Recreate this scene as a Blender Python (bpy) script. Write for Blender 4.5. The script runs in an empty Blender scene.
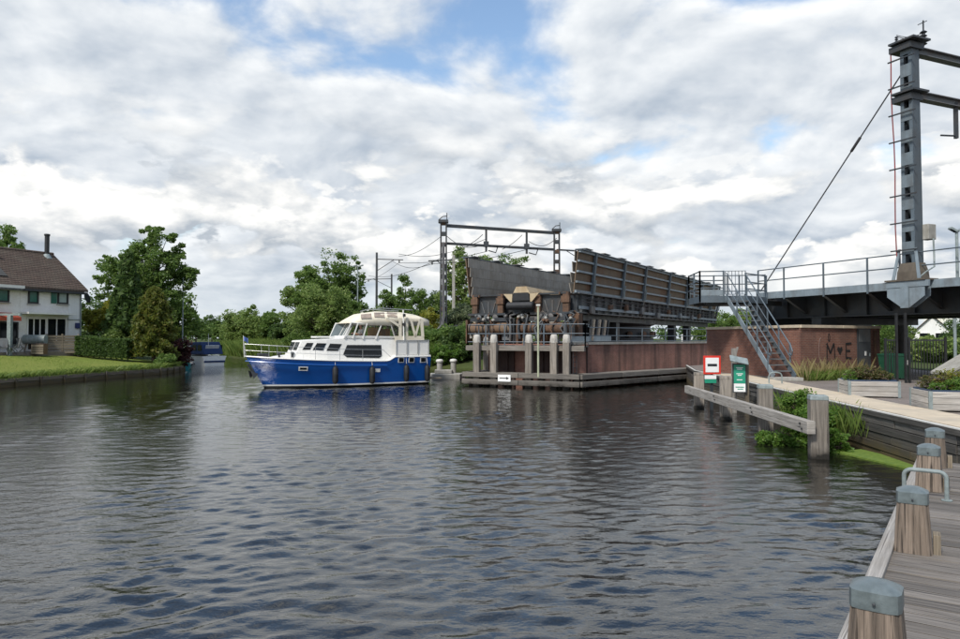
import bpy, bmesh, math, random
import numpy as np
from mathutils import Vector, Matrix
R = math.radians
scene = bpy.context.scene
COL = scene.collection

# ---------------------------------------------------------------- camera
PW, PH, F, HZ, CAMZ = 960.0, 639.0, 700.0, 338.0, 2.5
PITCH = math.atan((HZ - PH / 2) / F)
cd = bpy.data.cameras.new('camera'); cam = bpy.data.objects.new('camera', cd); COL.objects.link(cam)
cd.sensor_width = 36.0; cd.lens = F / PW * 36.0; cd.clip_start = 0.05; cd.clip_end = 6000
cam.location = (0, 0, CAMZ); cam.rotation_euler = (math.pi / 2 + PITCH, 0, 0)
scene.camera = cam

# ---------------------------------------------------------------- sky and sun
SUN_EL, SUN_AZ = R(48), R(215)          # azimuth clockwise from +Y (view direction)
sun_dir = Vector((math.sin(SUN_AZ) * math.cos(SUN_EL), math.cos(SUN_AZ) * math.cos(SUN_EL), math.sin(SUN_EL)))
sd = bpy.data.lights.new('sun', 'SUN'); sd.energy = 3.3; sd.angle = R(9); sd.color = (1.0, 0.95, 0.87)
sun = bpy.data.objects.new('sun', sd); COL.objects.link(sun)
sun.rotation_euler = (-sun_dir).to_track_quat('-Z', 'Y').to_euler()
sun.location = (0, 0, 60)

#SKY-BEGIN
world = bpy.data.worlds.new('World'); scene.world = world; world.use_nodes = True
def build_sky():
    nt = world.node_tree; nt.nodes.clear()
    N = nt.nodes.new; L = nt.links.new
    def math_(op, a, b=None, c=None, clamp=False):
        n = N('ShaderNodeMath'); n.operation = op; n.use_clamp = clamp
        for i, v in enumerate((a, b, c)):
            if v is None: continue
            if isinstance(v, (int, float)): n.inputs[i].default_value = v
            else: L(v, n.inputs[i])
        return n.outputs[0]
    def smooth(v, a, b):
        n = N('ShaderNodeMapRange'); n.interpolation_type = 'SMOOTHSTEP'
        L(v, n.inputs[0]); n.inputs[1].default_value = a; n.inputs[2].default_value = b
        return n.outputs[0]
    def comb(x, y, z):
        n = N('ShaderNodeCombineXYZ')
        for i, v in enumerate((x, y, z)):
            if isinstance(v, (int, float)): n.inputs[i].default_value = v
            else: L(v, n.inputs[i])
        return n.outputs[0]
    def noise(vec, scale, detail=8, rough=0.55, dist=0.0):
        n = N('ShaderNodeTexNoise'); n.noise_dimensions = '3D'
        L(vec, n.inputs['Vector']); n.inputs['Scale'].default_value = scale
        n.inputs['Detail'].default_value = detail; n.inputs['Roughness'].default_value = rough
        n.inputs['Distortion'].default_value = dist
        return n.outputs[0]
    def mixc(f, a, b):
        n = N('ShaderNodeMix'); n.data_type = 'RGBA'; n.clamp_factor = True
        if isinstance(f, (int, float)): n.inputs[0].default_value = f
        else: L(f, n.inputs[0])
        for i, v in ((6, a), (7, b)):
            if isinstance(v, tuple): n.inputs[i].default_value = (*v, 1)
            else: L(v, n.inputs[i])
        return n.outputs[2]
    sky = N('ShaderNodeTexSky'); sky.sky_type = 'NISHITA'; sky.sun_disc = False
    sky.sun_elevation = SUN_EL; sky.sun_rotation = SUN_AZ; sky.air_density = 1.3; sky.dust_density = 0.6; sky.ozone_density = 2.5
    geo = N('ShaderNodeTexCoord'); sep = N('ShaderNodeSeparateXYZ'); L(geo.outputs['Generated'], sep.inputs[0])
    x, y, z = sep.outputs
    zc = math_('MAXIMUM', z, 0.0)
    # --- high, thin, broken layer of cloud: direction meets a flat layer
    inv = math_('DIVIDE', 1.0, math_('ADD', zc, 0.34))
    P = comb(math_('MULTIPLY', x, inv), math_('MULTIPLY', y, inv), 23.9)
    n1 = noise(P, 3.0, 9, 0.52, 0.20)
    off = comb(math_('ADD', math_('MULTIPLY', x, inv), float(sun_dir.x) * 0.06), math_('ADD', math_('MULTIPLY', y, inv), float(sun_dir.y) * 0.06), 23.9)
    n1s = noise(off, 3.0, 5, 0.50, 0.20)
    big = noise(P, 0.8, 3, 0.5)
    cov = math_('ADD', n1, math_('MULTIPLY', math_('SUBTRACT', big, 0.5), 0.20))
    # cloud cover closes towards the horizon
    cov = math_('ADD', cov, math_('MULTIPLY', smooth(zc, 0.46, 0.20), 0.24))
    d1 = smooth(cov, 0.475, 0.635)
    sh = math_('ADD', 0.58, math_('MULTIPLY', math_('SUBTRACT', n1, n1s), 3.8), clamp=True)
    fine = noise(P, 8.0, 4, 0.5, 0.1)
    thick = smooth(cov, 0.62, 0.92)
    sh = math_('ADD', sh, math_('MULTIPLY', math_('SUBTRACT', fine, 0.5), 0.25), clamp=True)
    sh = math_('SUBTRACT', sh, math_('MULTIPLY', thick, 0.34), clamp=True)
    c1 = mixc(sh, (0.46, 0.53, 0.62), (0.98, 1.0, 1.01))
    # --- heaped cumulus lower down: lit tops, grey flat bases
    st = comb(x, y, math_('MULTIPLY', z, 2.1))
    def cum(seed_off, scale, zlo, zhi, lo, hi):
        s = comb(math_('ADD', x, seed_off), y, math_('MULTIPLY', z, 2.1))
        up = comb(math_('ADD', x, seed_off + float(sun_dir.x) * 0.02), y, math_('ADD', math_('MULTIPLY', z, 2.1), 0.07))
        a = noise(s, scale, 11, 0.54, 0.15); b = noise(up, scale, 7, 0.5, 0.15)
        band = math_('MULTIPLY', smooth(zc, zlo, zlo + 0.05), smooth(zc, zhi, zhi - 0.14))
        dens = math_('MULTIPLY', smooth(a, lo, hi), band)
        shade = math_('ADD', 0.46, math_('MULTIPLY', math_('SUBTRACT', a, b), 5.2), clamp=True)
        return dens, shade
    da, sa = cum(1.3, 4.6, 0.015, 0.34, 0.49, 0.56)
    c2 = mixc(sa, (0.43, 0.485, 0.55), (1.04, 1.03, 1.0))
    db, sb = cum(7.9, 7.5, 0.05, 0.30, 0.53, 0.575)
    c3 = mixc(sb, (0.43, 0.485, 0.55), (1.04, 1.03, 1.0))
    cc = mixc(da, c1, c2); cc = mixc(math_('MULTIPLY', db, 0.85), cc, c3)
    # milky horizon
    hz = smooth(zc, 0.12, 0.0)
    cc = mixc(math_('MULTIPLY', hz, 0.7), cc, (0.60, 0.675, 0.735))
    dens = math_('MAXIMUM', d1, math_('MAXIMUM', da, db))
    bgS = N('ShaderNodeBackground'); L(sky.outputs[0], bgS.inputs[0]); bgS.inputs[1].default_value = 0.15
    bgC = N('ShaderNodeBackground'); L(cc, bgC.inputs[0]); bgC.inputs[1].default_value = 0.86
    mx = N('ShaderNodeMixShader'); L(dens, mx.inputs[0]); L(bgS.outputs[0], mx.inputs[1]); L(bgC.outputs[0], mx.inputs[2])
    out = N('ShaderNodeOutputWorld'); L(mx.outputs[0], out.inputs[0])
build_sky()
#SKY-END

vs = scene.view_settings
vs.view_transform = 'Standard'; vs.look = 'None'; vs.exposure = 0.30; vs.gamma = 1.0; vs.use_curve_mapping = False

# ---------------------------------------------------------------- helpers: picture to place
_cp, _sp = math.cos(PITCH), math.sin(PITCH)
def ray(px, py):
    a = (px - PW / 2) / F; b = (PH / 2 - py) / F
    return Vector((a, _cp - b * _sp, _sp + b * _cp))
def G(px, py, z=0.0):                      # where the pixel's ray meets height z
    d = ray(px, py); t = (z - CAMZ) / d.z
    return Vector((d.x * t, d.y * t, z))
def PD(px, py, Y):                         # point on the pixel's ray at distance Y
    d = ray(px, py); t = Y / d.y
    return Vector((d.x * t, Y, CAMZ + d.z * t))
def V(*a): return Vector(a)
def lerp(a, b, t): return a + (b - a) * t

# ---------------------------------------------------------------- helpers: things
ROOTM = {}
def thing(name, label, cat, loc=(0, 0, 0), rz=0.0, group=None):
    o = bpy.data.objects.new(name, None); COL.objects.link(o)
    o.location = loc; o.rotation_euler = (0, 0, rz); o.empty_display_size = 0.2
    ROOTM[o.name] = Matrix.Translation(Vector(loc)) @ Matrix.Rotation(rz, 4, 'Z')
    tag(o, label, cat, group)
    return o
def tag(o, label=None, cat=None, group=None, kind=None):
    if label: o['label'] = label
    if cat: o['category'] = cat
    if group: o['group'] = group
    if kind: o['kind'] = kind
    return o
def copy_tree(o, parent=None):
    c = o.copy(); COL.objects.link(c); c.parent = parent
    for ch in list(o.children): copy_tree(ch, c)
    return c
def copy_at(o, loc, rz=None, label=None):
    c = copy_tree(o); c.location = loc
    if rz is not None: c.rotation_euler = (0, 0, rz)
    if label: c['label'] = label
    ROOTM[c.name] = Matrix.Translation(Vector(loc)) @ Matrix.Rotation(c.rotation_euler[2], 4, 'Z')
    return c

class MB:
    """collects shapes, builds ONE mesh object; every face gets uv in metres"""
    def __init__(s): s.v = []; s.f = []; s.ax = []; s.sm = []
    def add(s, vs, fs, axis=None, smooth=False):
        b = len(s.v); s.v.extend([Vector(p) for p in vs])
        for f in fs: s.f.append([b + i for i in f]); s.ax.append(axis); s.sm.append(smooth)
        return s
    def box(s, c, size, rz=0.0, M=None, axis=None):
        c = Vector(c); hx, hy, hz = size[0] / 2, size[1] / 2, size[2] / 2
        Rm = M if M is not None else Matrix.Rotation(rz, 3, 'Z')
        vs = [c + Rm @ Vector((sx * hx, sy * hy, sz * hz)) for sx in (-1, 1) for sy in (-1, 1) for sz in (-1, 1)]
        fs = [(0, 1, 3, 2), (4, 6, 7, 5), (0, 4, 5, 1), (2, 3, 7, 6), (0, 2, 6, 4), (1, 5, 7, 3)]
        if axis is None:
            k = max(range(3), key=lambda i: size[i]); axis = Rm.col[k]
        return s.add(vs, fs, Vector(axis))
    def beam(s, p0, p1, w, h, up=(0, 0, 1), w1=None, h1=None):
        p0, p1 = Vector(p0), Vector(p1); d = (p1 - p0).normalized(); up = Vector(up)
        if abs(d.dot(up)) > 0.98: up = Vector((0, 1, 0)) if abs(d.y) < 0.9 else Vector((1, 0, 0))
        sd_ = d.cross(up).normalized(); u = sd_.cross(d).normalized()
        vs = []
        for p, ww, hh in ((p0, w, h), (p1, w1 or w, h1 or h)):
            for a, b in ((-1, -1), (1, -1), (1, 1), (-1, 1)): vs.append(p + sd_ * (a * ww / 2) + u * (b * hh / 2))
        fs = [(3, 2, 1, 0), (4, 5, 6, 7)] + [(i, (i + 1) % 4, 4 + (i + 1) % 4, 4 + i) for i in range(4)]
        return s.add(vs, fs, d)
    def tube(s, pts, r, n=8, cap=True):
        pts = [Vector(p) for p in pts]; m = len(pts)
        rs = r if isinstance(r, (list, tuple)) else [r] * m
        vs = []; prev = None
        for i, p in enumerate(pts):
            t = (pts[min(i + 1, m - 1)] - pts[max(i - 1, 0)]).normalized()
            if prev is None:
                a = Vector((0, 0, 1)) if abs(t.z) < 0.9 else Vector((1, 0, 0)); u = t.cross(a).normalized()
            else:
                u = (prev - t * prev.dot(t)).normalized()
            prev = u; w = t.cross(u)
            for k in range(n):
                an = 2 * math.pi * k / n; vs.append(p + (u * math.cos(an) + w * math.sin(an)) * rs[i])
        fs = []
        for i in range(m - 1):
            for k in range(n): fs.append((i * n + k, i * n + (k + 1) % n, (i + 1) * n + (k + 1) % n, (i + 1) * n + k))
        s.add(vs, fs, pts[-1] - pts[0], True)
        if cap:
            b = len(s.v) - m * n
            s.f.append([b + k for k in reversed(range(n))]); s.ax.append(None); s.sm.append(False)
            s.f.append([b + (m - 1) * n + k for k in range(n)]); s.ax.append(None); s.sm.append(False)
        return s
    def lathe(s, prof, c=(0, 0, 0), n=16, ax=(0, 0, 1), smooth=True):
        c = Vector(c); ax = Vector(ax).normalized()
        a = Vector((0, 0, 1)) if abs(ax.z) < 0.9 else Vector((1, 0, 0)); u = ax.cross(a).normalized(); w = ax.cross(u)
        vs = []
        for r, z in prof:
            for k in range(n):
                an = 2 * math.pi * k / n; vs.append(c + ax * z + (u * math.cos(an) + w * math.sin(an)) * max(r, 1e-4))
        fs = []
        for i in range(len(prof) - 1):
            for k in range(n): fs.append((i * n + k, i * n + (k + 1) % n, (i + 1) * n + (k + 1) % n, (i + 1) * n + k))
        s.add(vs, fs, ax, smooth)
        b = len(s.v) - len(vs)
        for ring, rev in ((0, True), (len(prof) - 1, False)):
            ids = [b + ring * n + k for k in range(n)]
            s.f.append(ids[::-1] if rev else ids); s.ax.append(None); s.sm.append(False)
        return s
    def prism(s, poly, ext, axis=None):
        """poly: list of 3D points, ext: extrusion vector"""
        poly = [Vector(p) for p in poly]; ext = Vector(ext); n = len(poly)
        vs = poly + [p + ext for p in poly]
        fs = [list(range(n))[::-1], [n + i for i in range(n)]] + [(i, (i + 1) % n, n + (i + 1) % n, n + i) for i in range(n)]
        return s.add(vs, fs, axis)
    def slab(s, poly, z0, z1): return s.prism([(p[0], p[1], z0) for p in poly], (0, 0, z1 - z0))
    def grid(s, rows, smooth=True, closed=False, axis=None):
        """rows: list of equal-length point lists"""
        n = len(rows[0]); vs = [p for r in rows for p in r]; fs = []
        for i in range(len(rows) - 1):
            for k in range(n if closed else n - 1):
                k2 = (k + 1) % n
                fs.append((i * n + k, i * n + k2, (i + 1) * n + k2, (i + 1) * n + k))
        return s.add(vs, fs, axis, smooth)
    def build(s, name, mat, parent=None, world=False, bevel=0.0, fix=True, sharp=35):
        vs = s.v
        if world and parent is not None:
            top = parent
            while top.parent is not None: top = top.parent
            inv = ROOTM.get(top.name, Matrix.Identity(4)).inverted(); vs = [inv @ p for p in vs]
        me = bpy.data.meshes.new(name)
        me.from_pydata([tuple(p) for p in vs], [], s.f)
        if fix:
            bm = bmesh.new(); bm.from_mesh(me); bmesh.ops.recalc_face_normals(bm, faces=bm.faces); bm.to_mesh(me); bm.free()
        uvl = me.uv_layers.new(name='UV'); uv = np.zeros(len(me.loops) * 2, dtype=np.float32)
        for pi, p in enumerate(me.polygons):
            n = p.normal; a = s.ax[pi]
            t = None
            if a is not None:
                t = Vector(a) - n * Vector(a).dot(n)
                if t.length < 1e-3 * max(Vector(a).length, 1e-6): t = None
            if t is None:
                t = Vector((-n.y, n.x, 0)) if abs(n.z) < 0.95 else Vector((1, 0, 0))
            if t.length < 1e-9: t = Vector((1, 0, 0))
            t = t.normalized(); b = n.cross(t)
            for li in p.loop_indices:
                co = vs[me.loops[li].vertex_index]
                uv[2 * li] = co.dot(t); uv[2 * li + 1] = co.dot(b)
        uvl.data.foreach_set('uv', uv)
        if any(s.sm):
            me.polygons.foreach_set('use_smooth', s.sm)
            me.set_sharp_from_angle(angle=R(sharp))
        o = bpy.data.objects.new(name, me); COL.objects.link(o)
        me.materials.append(mat)
        if parent is not None: o.parent = parent
        if bevel > 0:
            m = o.modifiers.new('bevel', 'BEVEL'); m.width = bevel; m.segments = 2; m.limit_method = 'ANGLE'; m.angle_limit = R(40)
        return o
def part_obj(name, src, parent, loc=(0, 0, 0), rot=(0, 0, 0), scale=(1, 1, 1)):
    """another object sharing the mesh of src"""
    o = bpy.data.objects.new(name, src.data if hasattr(src, 'data') else src); COL.objects.link(o)
    o.parent = parent; o.location = loc; o.rotation_euler = rot; o.scale = scale
    return o

# ---------------------------------------------------------------- helpers: materials
def S(r, g, b):
    f = lambda c: (c / 255 / 12.92) if c / 255 <= 0.04045 else ((c / 255 + 0.055) / 1.055) ** 2.4
    return (f(r), f(g), f(b))
class NT:
    def __init__(s, name):
        s.mt = bpy.data.materials.new(name); s.mt.use_nodes = True; s.t = s.mt.node_tree; s.t.nodes.clear()
        s.out = s.N('ShaderNodeOutputMaterial'); s.b = s.N('ShaderNodeBsdfPrincipled'); s.L(s.b.outputs[0], s.out.inputs[0])
        s.tc = s.N('ShaderNodeTexCoord')
    def N(s, t): return s.t.nodes.new(t)
    def L(s, a, b): s.t.links.new(a, b)
    def put(s, sock, v):
        if isinstance(v, (int, float)): sock.default_value = v
        elif isinstance(v, tuple): sock.default_value = (*v, 1) if len(v) == 3 and len(sock.default_value) == 4 else v
        else: s.L(v, sock)
    def map(s, vec, scale=(1, 1, 1), loc=(0, 0, 0), rot=(0, 0, 0)):
        n = s.N('ShaderNodeMapping'); s.L(vec, n.inputs[0]); n.inputs['Scale'].default_value = scale; n.inputs['Location'].default_value = loc; n.inputs['Rotation'].default_value = rot
        return n.outputs[0]
    def noise(s, vec, scale, detail=5, rough=0.55, dist=0.0, col=False):
        n = s.N('ShaderNodeTexNoise'); s.L(vec, n.inputs['Vector']); n.inputs['Scale'].default_value = scale
        n.inputs['Detail'].default_value = detail; n.inputs['Roughness'].default_value = rough; n.inputs['Distortion'].default_value = dist
        return n.outputs[1 if col else 0]
    def ramp(s, f, stops):
        n = s.N('ShaderNodeValToRGB'); s.L(f, n.inputs[0]); e = n.color_ramp.elements
        while len(e) < len(stops): e.new(0.5)
        for i, (p, c) in enumerate(stops):
            e[i].position = p; e[i].color = (*c, 1) if isinstance(c, tuple) else (c, c, c, 1)
        return n.outputs[0]
    def mix(s, f, a, b, mode='MIX'):
        n = s.N('ShaderNodeMix'); n.data_type = 'RGBA'; n.blend_type = mode
        s.put(n.inputs[0], f); s.put(n.inputs[6], a); s.put(n.inputs[7], b); return n.outputs[2]
    def m(s, op, a, b=0.0, clamp=False):
        n = s.N('ShaderNodeMath'); n.operation = op; n.use_clamp = clamp; s.put(n.inputs[0], a); s.put(n.inputs[1], b); return n.outputs[0]
    def mr(s, v, a, b, c=0.0, d=1.0):
        n = s.N('ShaderNodeMapRange'); s.L(v, n.inputs[0])
        for i, q in enumerate((a, b, c, d)): n.inputs[i + 1].default_value = q
        return n.outputs[0]
    def bump(s, h, strength=0.3, dist=0.02, nrm=None):
        n = s.N('ShaderNodeBump'); s.L(h, n.inputs['Height']); n.inputs['Strength'].default_value = strength; n.inputs['Distance'].default_value = dist
        if nrm is not None: s.L(nrm, n.inputs['Normal'])
        return n.outputs[0]
    def done(s, col, rough=0.6, metal=0.0, nrm=None, spec=None, **kw):
        s.put(s.b.inputs['Base Color'], col); s.put(s.b.inputs['Roughness'], rough); s.put(s.b.inputs['Metallic'], metal)
        if nrm is not None: s.L(nrm, s.b.inputs['Normal'])
        if spec is not None: s.put(s.b.inputs['Specular IOR Level'], spec)
        for k, v in kw.items(): s.put(s.b.inputs[k], v)
        return s.mt
def mul(c, k): return tuple(min(1.0, q * k) for q in c)

def paint(name, col, rough=0.5, metal=0.0, var=0.18, scale=3.0, stain=None, stain_amt=0.5, streak=0.0, bump=0.1, stain_scale=1.2):
    """painted / plain surface with mottling, an optional stain colour in patches and vertical runs"""
    t = NT(name); ob = t.tc.outputs['Object']
    n = t.noise(ob, scale, 8, 0.6)
    c = t.mix(t.mr(n, 0.3, 0.7), mul(col, 1 - var), mul(col, 1 + var))
    if stain:
        s1 = t.noise(t.map(ob, (1, 1, 0.7), (3, 7, 1)), stain_scale, 7, 0.65)
        c = t.mix(t.m('MULTIPLY', t.mr(s1, 0.48, 0.68), stain_amt), c, stain)
    if streak > 0:
        s2 = t.noise(t.map(ob, (5, 5, 0.35), (1, 2, 5)), 1.6, 6, 0.6)
        c = t.mix(t.m('MULTIPLY', t.mr(s2, 0.45, 0.75), streak), c, stain if stain else mul(col, 0.35))
    rr = t.mr(n, 0.3, 0.7, max(0.05, rough - 0.1), min(1, rough + 0.12))
    return t.done(c, rr, metal, t.bump(n, bump, 0.02))
def wood(name, col, dark=0.4, rough=0.85, scale=1.0, bump=0.5, moss=None, objvar=0.25, crack=0.7):
    t = NT(name); uv = t.tc.outputs['UV']
    oi = t.N('ShaderNodeObjectInfo'); rnd = oi.outputs['Random']
    loc = t.N('ShaderNodeCombineXYZ'); t.L(t.m('MULTIPLY', rnd, 37.0), loc.inputs[0]); t.L(t.m('MULTIPLY', rnd, 11.0), loc.inputs[1])
    vm = t.N('ShaderNodeVectorMath'); vm.operation = 'ADD'; t.L(uv, vm.inputs[0]); t.L(loc.outputs[0], vm.inputs[1]); uvr = vm.outputs[0]
    g = t.noise(t.map(uvr, (1.1 * scale, 26 * scale, 1)), 1.0, 9, 0.65, 0.4)
    fine = t.noise(t.map(uvr, (2.5 * scale, 90 * scale, 1)), 1.0, 5, 0.6, 0.2)
    cr = t.noise(t.map(uvr, (0.7 * scale, 34 * scale, 1), (5, 3, 0)), 1.0, 4, 0.5, 0.6)
    blot = t.noise(uvr, 2.2 * scale, 6, 0.6)
    c = t.mix(t.mr(g, 0.3, 0.72), mul(col, dark), mul(col, 1.25))
    c = t.mix(t.m('MULTIPLY', t.mr(fine, 0.42, 0.62), 0.35), c, mul(col, 0.45))
    crm = t.mr(cr, 0.60, 0.66)
    c = t.mix(t.m('MULTIPLY', crm, crack), c, mul(col, 0.12))
    c = t.mix(t.m('MULTIPLY', t.mr(blot, 0.45, 0.75), 0.4), c, mul((col[0] * 0.9, col[1] * 0.82, col[2] * 0.7), 0.55))
    k = t.mr(rnd, 0, 1, 1 - objvar, 1 + objvar)
    cv = t.N('ShaderNodeCombineXYZ')
    for i in range(3): t.L(k, cv.inputs[i])
    c = t.mix(1.0, c, cv.outputs[0], 'MULTIPLY')
    if moss:
        s1 = t.noise(t.tc.outputs['Object'], 2.3, 6, 0.65)
        sep = t.N('ShaderNodeSeparateXYZ'); geo = t.N('ShaderNodeNewGeometry'); t.L(geo.outputs['Position'], sep.inputs[0])
        low = t.mr(sep.outputs[2], moss[1], moss[2], 1.0, 0.0)
        c = t.mix(t.m('MULTIPLY', t.m('ADD', t.mr(s1, 0.45, 0.7), low), low, clamp=True), c, moss[0])
    h = t.m('SUBTRACT', g, t.m('MULTIPLY', crm, 0.6))
    return t.done(c, rough, 0, t.bump(h, bump, 0.012))
def bricks(name, c1, c2, mortar, bw=0.22, rh=0.0625, ms=0.008, stain=None, stain_amt=0.5, bump=0.4, streak=0.0, streak_col=(0.03, 0.025, 0.02)):
    t = NT(name); uv = t.tc.outputs['UV']
    b = t.N('ShaderNodeTexBrick'); t.L(uv, b.inputs['Vector']); b.inputs['Scale'].default_value = 1.0
    b.inputs['Brick Width'].default_value = bw; b.inputs['Row Height'].default_value = rh; b.inputs['Mortar Size'].default_value = ms
    b.inputs['Color1'].default_value = (*c1, 1); b.inputs['Color2'].default_value = (*c2, 1); b.inputs['Mortar'].default_value = (*mortar, 1)
    b.inputs['Bias'].default_value = 0.0; b.inputs['Mortar Smooth'].default_value = 0.15
    n = t.noise(uv, 1.1, 8, 0.6); n2 = t.noise(uv, 14, 5, 0.6)
    c = t.mix(t.mr(n, 0.3, 0.75, 0.0, 0.5), b.outputs[0], mul(c1, 0.5))
    c = t.mix(t.mr(n2, 0.4, 0.7, 0.0, 0.35), c, mul(c2, 1.35))
    if stain:
        c = t.mix(t.m('MULTIPLY', t.mr(t.noise(t.map(uv, (1, 1, 1), (4, 2, 0)), 0.7, 7, 0.65), 0.45, 0.65), stain_amt), c, stain)
    if streak > 0:
        s2 = t.noise(t.map(uv, (1.5, 0.16, 1)), 1.0, 8, 0.68, 0.3)
        c = t.mix(t.m('MULTIPLY', t.mr(s2, 0.47, 0.70), streak), c, streak_col)
        s3 = t.noise(t.map(uv, (1.1, 0.10, 1), (9, 1, 0)), 1.0, 5, 0.55)
        c = t.mix(t.m('MULTIPLY', t.mr(s3, 0.50, 0.62), streak), c, mul(streak_col, 0.8))
    h = t.m('ADD', t.m('MULTIPLY', b.outputs[1], -1.0), t.m('MULTIPLY', n2, 0.3))
    return t.done(c, 0.88, 0, t.bump(h, bump, 0.012))
def leafmat(name, c1, c2, c3=None, trans=0.48, rough=0.55):
    """per-leaf colour from a random value for each loose leaf; light passes through a little"""
    t = NT(name); geo = t.N('ShaderNodeNewGeometry'); rnd = geo.outputs['Random Per Island']
    stops = [(0.0, c1), (0.6, c2), (1.0, c3 or mul(c2, 1.3))]
    c = t.ramp(rnd, stops)
    ob = t.noise(t.tc.outputs['Object'], 0.8, 3, 0.5)
    c = t.mix(t.mr(ob, 0.35, 0.7, 0.0, 0.35), c, c1)
    t.done(c, rough, 0, None, 0.35)
    tr = t.N('ShaderNodeBsdfTranslucent'); t.L(t.mix(0.5, c, mul(c2, 1.8)), tr.inputs[0])
    mx = t.N('ShaderNodeMixShader'); mx.inputs[0].default_value = trans
    t.L(t.b.outputs[0], mx.inputs[1]); t.L(tr.outputs[0], mx.inputs[2]); t.L(mx.outputs[0], t.out.inputs[0])
    return t.mt
def glassy(name, col=(0.02, 0.025, 0.03), rough=0.04, alpha=1.0):
    t = NT(name); n = t.noise(t.tc.outputs['Object'], 1.5, 3)
    t.done(t.mix(t.mr(n, 0.3, 0.7), mul(col, 0.8), mul(col, 1.3)), rough, 0, None, 0.28)
    if alpha < 1:
        tr = t.N('ShaderNodeBsdfTransparent'); mx = t.N('ShaderNodeMixShader')
        fr = t.N('ShaderNodeFresnel'); fr.inputs[0].default_value = 1.45
        t.L(t.m('ADD', fr.outputs[0], alpha, clamp=True), mx.inputs[0])
        t.L(tr.outputs[0], mx.inputs[1]); t.L(t.b.outputs[0], mx.inputs[2]); t.L(mx.outputs[0], t.out.inputs[0])
    return t.mt

MT = {}
MT['dock_wood'] = wood('weathered deck wood', (0.195, 0.174, 0.153), 0.40, scale=1.4, objvar=0.34, crack=0.9)
MT['cap_zinc'] = paint('bollard cap zinc', (0.145, 0.175, 0.18), 0.38, 0.25, 0.2, 14, (0.08, 0.10, 0.10), 0.8, 0.5, 0.25, 5.0)
MT['dock_wood_red'] = wood('newer reddish deck wood', (0.26, 0.17, 0.125), 0.6, objvar=0.1)
MT['kerb_wood'] = wood('pale worn edge timber', (0.31, 0.29, 0.265), 0.45, crack=0.7)
MT['post_wood'] = wood('split grey post wood', (0.30, 0.265, 0.225), 0.35, scale=1.0, bump=0.8, moss=((0.012, 0.010, 0.007), 0.02, 0.30), crack=0.9)
MT['bollard_wood'] = wood('bollard wood', (0.255, 0.20, 0.155), 0.20, scale=1.7, bump=0.9, crack=0.9)
MT['rail_wood'] = wood('pale grey rail wood', (0.42, 0.39, 0.35), 0.5, crack=0.8)
MT['fender_wood'] = wood('dark wet fender wood', (0.22, 0.20, 0.175), 0.4, moss=((0.015, 0.012, 0.008), 0.05, 0.45))
MT['quay_wood'] = wood('dark quay wood', (0.105, 0.098, 0.088), 0.3, moss=((0.075, 0.055, 0.022), 0.05, 0.55), objvar=0.45)
MT['planter_wood'] = wood('planter wood', (0.46, 0.43, 0.39), 0.6, crack=0.5, objvar=0.15)
MT['fence_wood'] = wood('fence wood', (0.20, 0.165, 0.12), 0.5)
MT['galv'] = paint('dull zinc', (0.225, 0.265, 0.265), 0.55, 0.0, 0.2, 12, (0.12, 0.145, 0.14), 0.75, 0.45, 0.25, 4.0)
MT['hose'] = paint('grey cable sheath', (0.10, 0.10, 0.105), 0.6)
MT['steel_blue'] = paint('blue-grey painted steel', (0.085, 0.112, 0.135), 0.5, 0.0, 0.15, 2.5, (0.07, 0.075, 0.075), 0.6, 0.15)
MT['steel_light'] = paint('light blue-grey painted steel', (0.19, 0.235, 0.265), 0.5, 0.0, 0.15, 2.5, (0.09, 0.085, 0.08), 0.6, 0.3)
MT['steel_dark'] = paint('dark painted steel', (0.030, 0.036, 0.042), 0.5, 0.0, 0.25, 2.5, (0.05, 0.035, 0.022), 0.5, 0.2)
MT['steel_mid'] = paint('weathered grey steel', (0.105, 0.115, 0.12), 0.55, 0.0, 0.25, 3, (0.10, 0.06, 0.035), 0.6, 0.35)
MT['rust'] = paint('rust', (0.115, 0.064, 0.038), 0.85, 0.0, 0.45, 5, (0.035, 0.024, 0.018), 0.9, 0.3, 0.4, 2.5)
MT['rust_plate'] = paint('rusty plating', (0.145, 0.105, 0.068), 0.75, 0.0, 0.3, 2.0, (0.13, 0.06, 0.028), 0.9, 0.5, 0.2, 0.7)
MT['panel_grey'] = paint('dull grey barrier panel', (0.275, 0.258, 0.225), 0.7, 0.0, 0.15, 1.4, (0.16, 0.13, 0.095), 0.7, 0.55, 0.15)
MT['beige'] = paint('beige painted hood', (0.42, 0.34, 0.22), 0.6, 0.0, 0.12, 3, (0.24, 0.14, 0.06), 0.5, 0.35)
MT['black'] = paint('black rubber', (0.015, 0.016, 0.018), 0.55, 0.0, 0.3, 5)
MT['black_iron'] = paint('black iron', (0.018, 0.019, 0.020), 0.5, 0.1, 0.25, 5)
MT['concrete'] = paint('concrete', (0.33, 0.32, 0.29), 0.85, 0.0, 0.15, 4, (0.15, 0.14, 0.11), 0.6, 0.4, 0.3)
MT['concrete_pale'] = paint('pale concrete', (0.50, 0.42, 0.31), 0.85, 0.0, 0.12, 3, (0.34, 0.30, 0.24), 0.7, 0.0, 0.3)
MT['white'] = paint('white paint', (0.78, 0.78, 0.76), 0.4, 0.0, 0.05, 3)
MT['white_dirty'] = paint('weathered white paint', (0.62, 0.61, 0.57), 0.6, 0.0, 0.08, 3, (0.36, 0.34, 0.29), 0.5, 0.3)
MT['red'] = paint('signal red', (0.62, 0.035, 0.02), 0.4, 0.0, 0.06, 4)
MT['green_sign'] = paint('green board', (0.02, 0.26, 0.16), 0.4, 0.0, 0.06, 4)
MT['bin_green'] = paint('green plastic', (0.008, 0.055, 0.030), 0.45, 0.0, 0.1, 4)
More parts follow.
